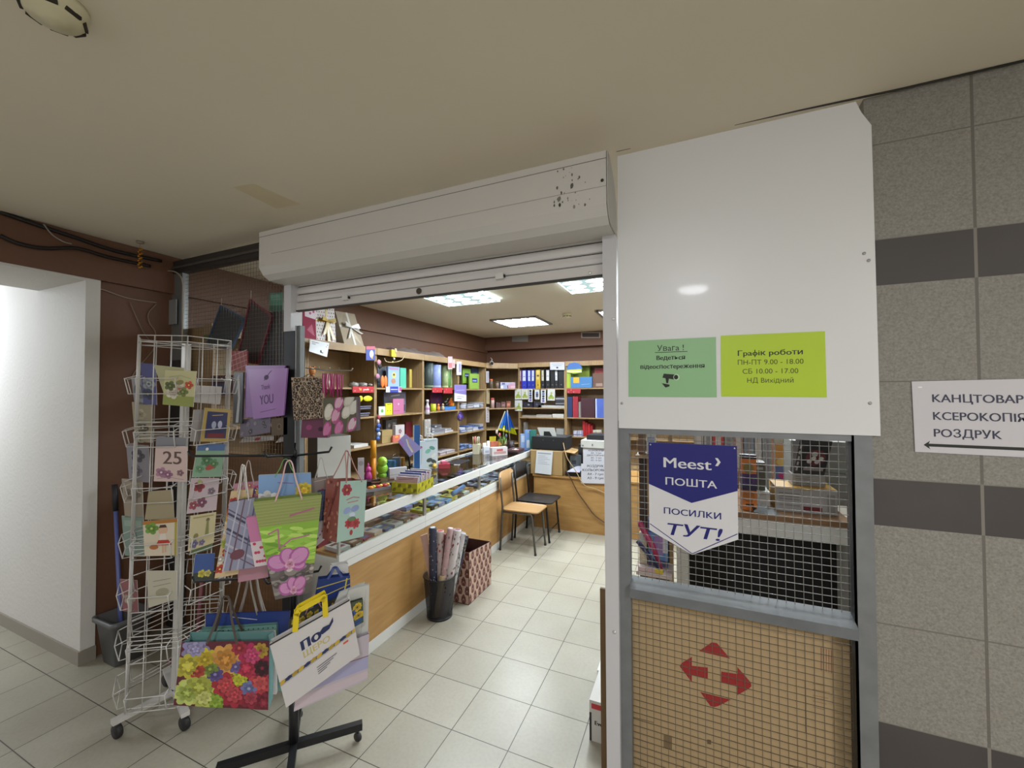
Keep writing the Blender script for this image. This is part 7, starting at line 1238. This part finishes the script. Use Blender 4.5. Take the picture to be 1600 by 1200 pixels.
single('grey_packet', MB().box((.29, 2.7, MZ + .087), (.38, 2.8, MZ + .24), mat('5c5a50', .5)).box((.291, 2.699, MZ + .2), (.37, 2.6995, MZ + .215), mat('a8a49c', .5)), 'dark olive packet standing on the white paper ream', 'packet', GM)
b = MB().add([V((.30, 2.52, MZ + .001)), V((.42, 2.515, MZ + .001)), V((.40, 2.61, MZ + .012)), V((.29, 2.60, MZ + .045))], [(0, 1, 2, 3)], mat('2c2c2c', .4)).add([V((.30, 2.52, MZ)), V((.29, 2.60, MZ + .044)), V((.40, 2.61, MZ + .011)), V((.42, 2.515, MZ))], [(0, 1, 2, 3)], mat('a8a49c', .4)); single('open_folder', b, 'thin dark folder lying half open at the front edge of the brown worktop', 'folder', GM)
# coloured books and boxes on a rack at the back of the window
single('display_table', MB().box((-.02, 3.2, .78), (.9, 3.6, .8), WHITEB).box((.0, 3.25, 0), (.04, 3.55, .78), WHITEB).box((.84, 3.25, 0), (.88, 3.55, .78), WHITEB), 'white table behind the front counter', 'table')
rg = random.Random(12)
for k, (x_, w, h, c, lab) in enumerate(((.02, .06, .62, 'b8b4b0', 'white upright file at the left end of the row behind the mesh window'), (.085, .05, .63, 'c0bcb8', 'cream upright file next to the white one'), (.14, .07, .64, 'c04a4c', 'bright red upright file behind the mesh window'), (.215, .05, .62, 'a8a8ac', 'light grey upright file right of the red one'), (.27, .06, .65, 'b0908c', 'pinkish upright file behind the hanging sign'), (.335, .06, .63, '8a98a8', 'blue grey upright file right of the hanging sign'), (.40, .04, .66, 'c4c4c8', 'white upright file with a printed spine'), (.445, .05, .62, '9aa0a4', 'grey upright file beside the colourful poster'))):
    C = rectq(x_, x_ + w, .801, .801 + h, 3.26); b = slab(C, .25, mat(c, .5)); b.prints(C, [('r', .25, .5, .75, .9, '8c8c94' if k % 2 else 'c8c4c4')]); single('box_file', b, lab, 'file', 'upright files behind the mesh window')
C = rectq(.52, .72, .801, 1.43, 3.3); b = slab(C, .02, mat('b8b4a8', .5)); b.prints(C, [('r', 0, .55, 1, .8, 'c89048'), ('r', 0, .3, 1, .56, '6c74a4'), ('e', .3, .6, .05, .03, 0, 'd8b86c'), ('e', .7, .5, .05, .05, 0, '4c8ca4'), ('e', .5, .35, .04, .03, 0, 'b05c84'), ('r', 0, .2, 1, .3, 'c8b050'), ('e', .2, .45, .02, .02, 0, 'c03c7c')]); single('picture_box', b, 'colourful orange and blue picture box behind the mesh window', 'box', GM)
# narrow rack just left of the hanging sign
RX0, RX1, RY = -.28, -.10, 2.36
P = [('upright', MB().box((RX0 + .045, RY + .1, 0), (RX0 + .085, RY + .13, 1.62), WOOD)), ('shelf', MB().box((RX0, RY - .06, .68), (RX1, RY + .13, .70), mat('b8a8a4', .5))), ('shelf', MB().box((RX0, RY - .04, 1.30), (RX1, RY + .13, 1.315), WOOD)), ('upright', MB().box((RX1 - .02, RY + .1, 0), (RX1, RY + .13, 1.62), WOOD)), ('side_board', MB().box((RX0, RY + .12, .0), (RX1, RY + .132, 1.3), mat('3a2c24', .6)))]
thing('goods_rack', P, 'narrow wooden rack of goods seen through the mesh left of the hanging sign', 'shelving')
GR = 'goods on the rack behind the mesh'
def gr_(name, x0, x1, z, h, y, t, c, pr, lab, cat): C = rectq(x0, x1, z + .001, z + h, y); b = slab(C, t, mat(c, .4)); b.prints(C, pr, .0008, .0003); return single(name, b, lab, cat, GR)
gr_('blue_box', -.225, -.125, .70, .26, RY + .04, .05, '5c84b8', [('r', 0, .7, 1, .95, '24508c'), ('r', .3, .25, .75, .65, '9878b0'), ('r', 0, .0, 1, .14, '4c4c6c'), ('r', .75, .3, 1, .7, 'c0c4cc')], 'blue box with violet print behind the mesh low on the left', 'box')
gr_('yellow_box', -.215, -.14, .96 + .003, .09, RY + .05, .05, 'd0b01c', [], 'yellow packet on top of the blue box', 'packet')
gr_('white_packet', -.275, -.235, .70, .17, RY + .05, .04, 'c4b89c', [('r', 0, .7, 1, 1, 'b8b8b4')], 'cream packet behind the folded magenta umbrella', 'packet')
b = MB().tube([(-.15, RY - .03, .715), (-.2, RY - .02, .83), (-.262, RY + .005, .93), (-.268, RY + .007, .945)], [.006, .018, .016, .012], mat('982c54', .4), 10); b2 = MB().tube([(-.155, RY - .03, .716), (-.15, RY - .03, .702)], .008, mat('b8b8bc', .3, .6), 8); thing('folded_umbrella', [('cover', b), ('tip', b2)], 'folded magenta umbrella leaning across behind the mesh', 'umbrella', GR)
b = MB().tube([(-.16, RY - .045, .712), (-.22, RY - .04, .79), (-.276, RY - .03, .85)], [.006, .012, .011], mat('20244c', .4), 8); single('navy_pen', b, 'dark navy stick lying below the magenta umbrella', 'stick', GR)
for k, (x_, c, lab) in enumerate(((-.27, 'c0a8a8', 'pinkish strip of packets at the left front of the rack shelf'), (-.225, 'b89ca0', 'rosy packet in the middle of the rack shelf front'), (-.185, 'c0a83c', 'small yellow packet at the right of the rack shelf front'))): gr_('small_packet', x_, x_ + .04, .70, .022, RY - .055, .015, c, [], lab, 'packet')
gr_('white_box', -.225, -.18, 1.316, .12, RY, .06, 'b8b8b4', [('r', .1, .55, .9, .8, '8c94a8')], 'small white box on the upper rack shelf', 'box'); gr_('white_box', -.218, -.175, 1.437, .05, RY + .005, .05, 'c4c4be', [], 'rounded white packet on top of the small white box', 'packet'); gr_('brown_box', -.27, -.235, 1.316, .16, RY + .01, .05, '6d5038', [], 'brown packet at the left of the upper rack shelf', 'packet')
gr_('grey_notebook', -.222, -.178, 1.13, .165, RY + .03, .05, '9a9aa4', [('r', .1, .6, .9, .8, '5c6078')], 'grey notebook hanging below the upper rack shelf', 'notebook') if False else None
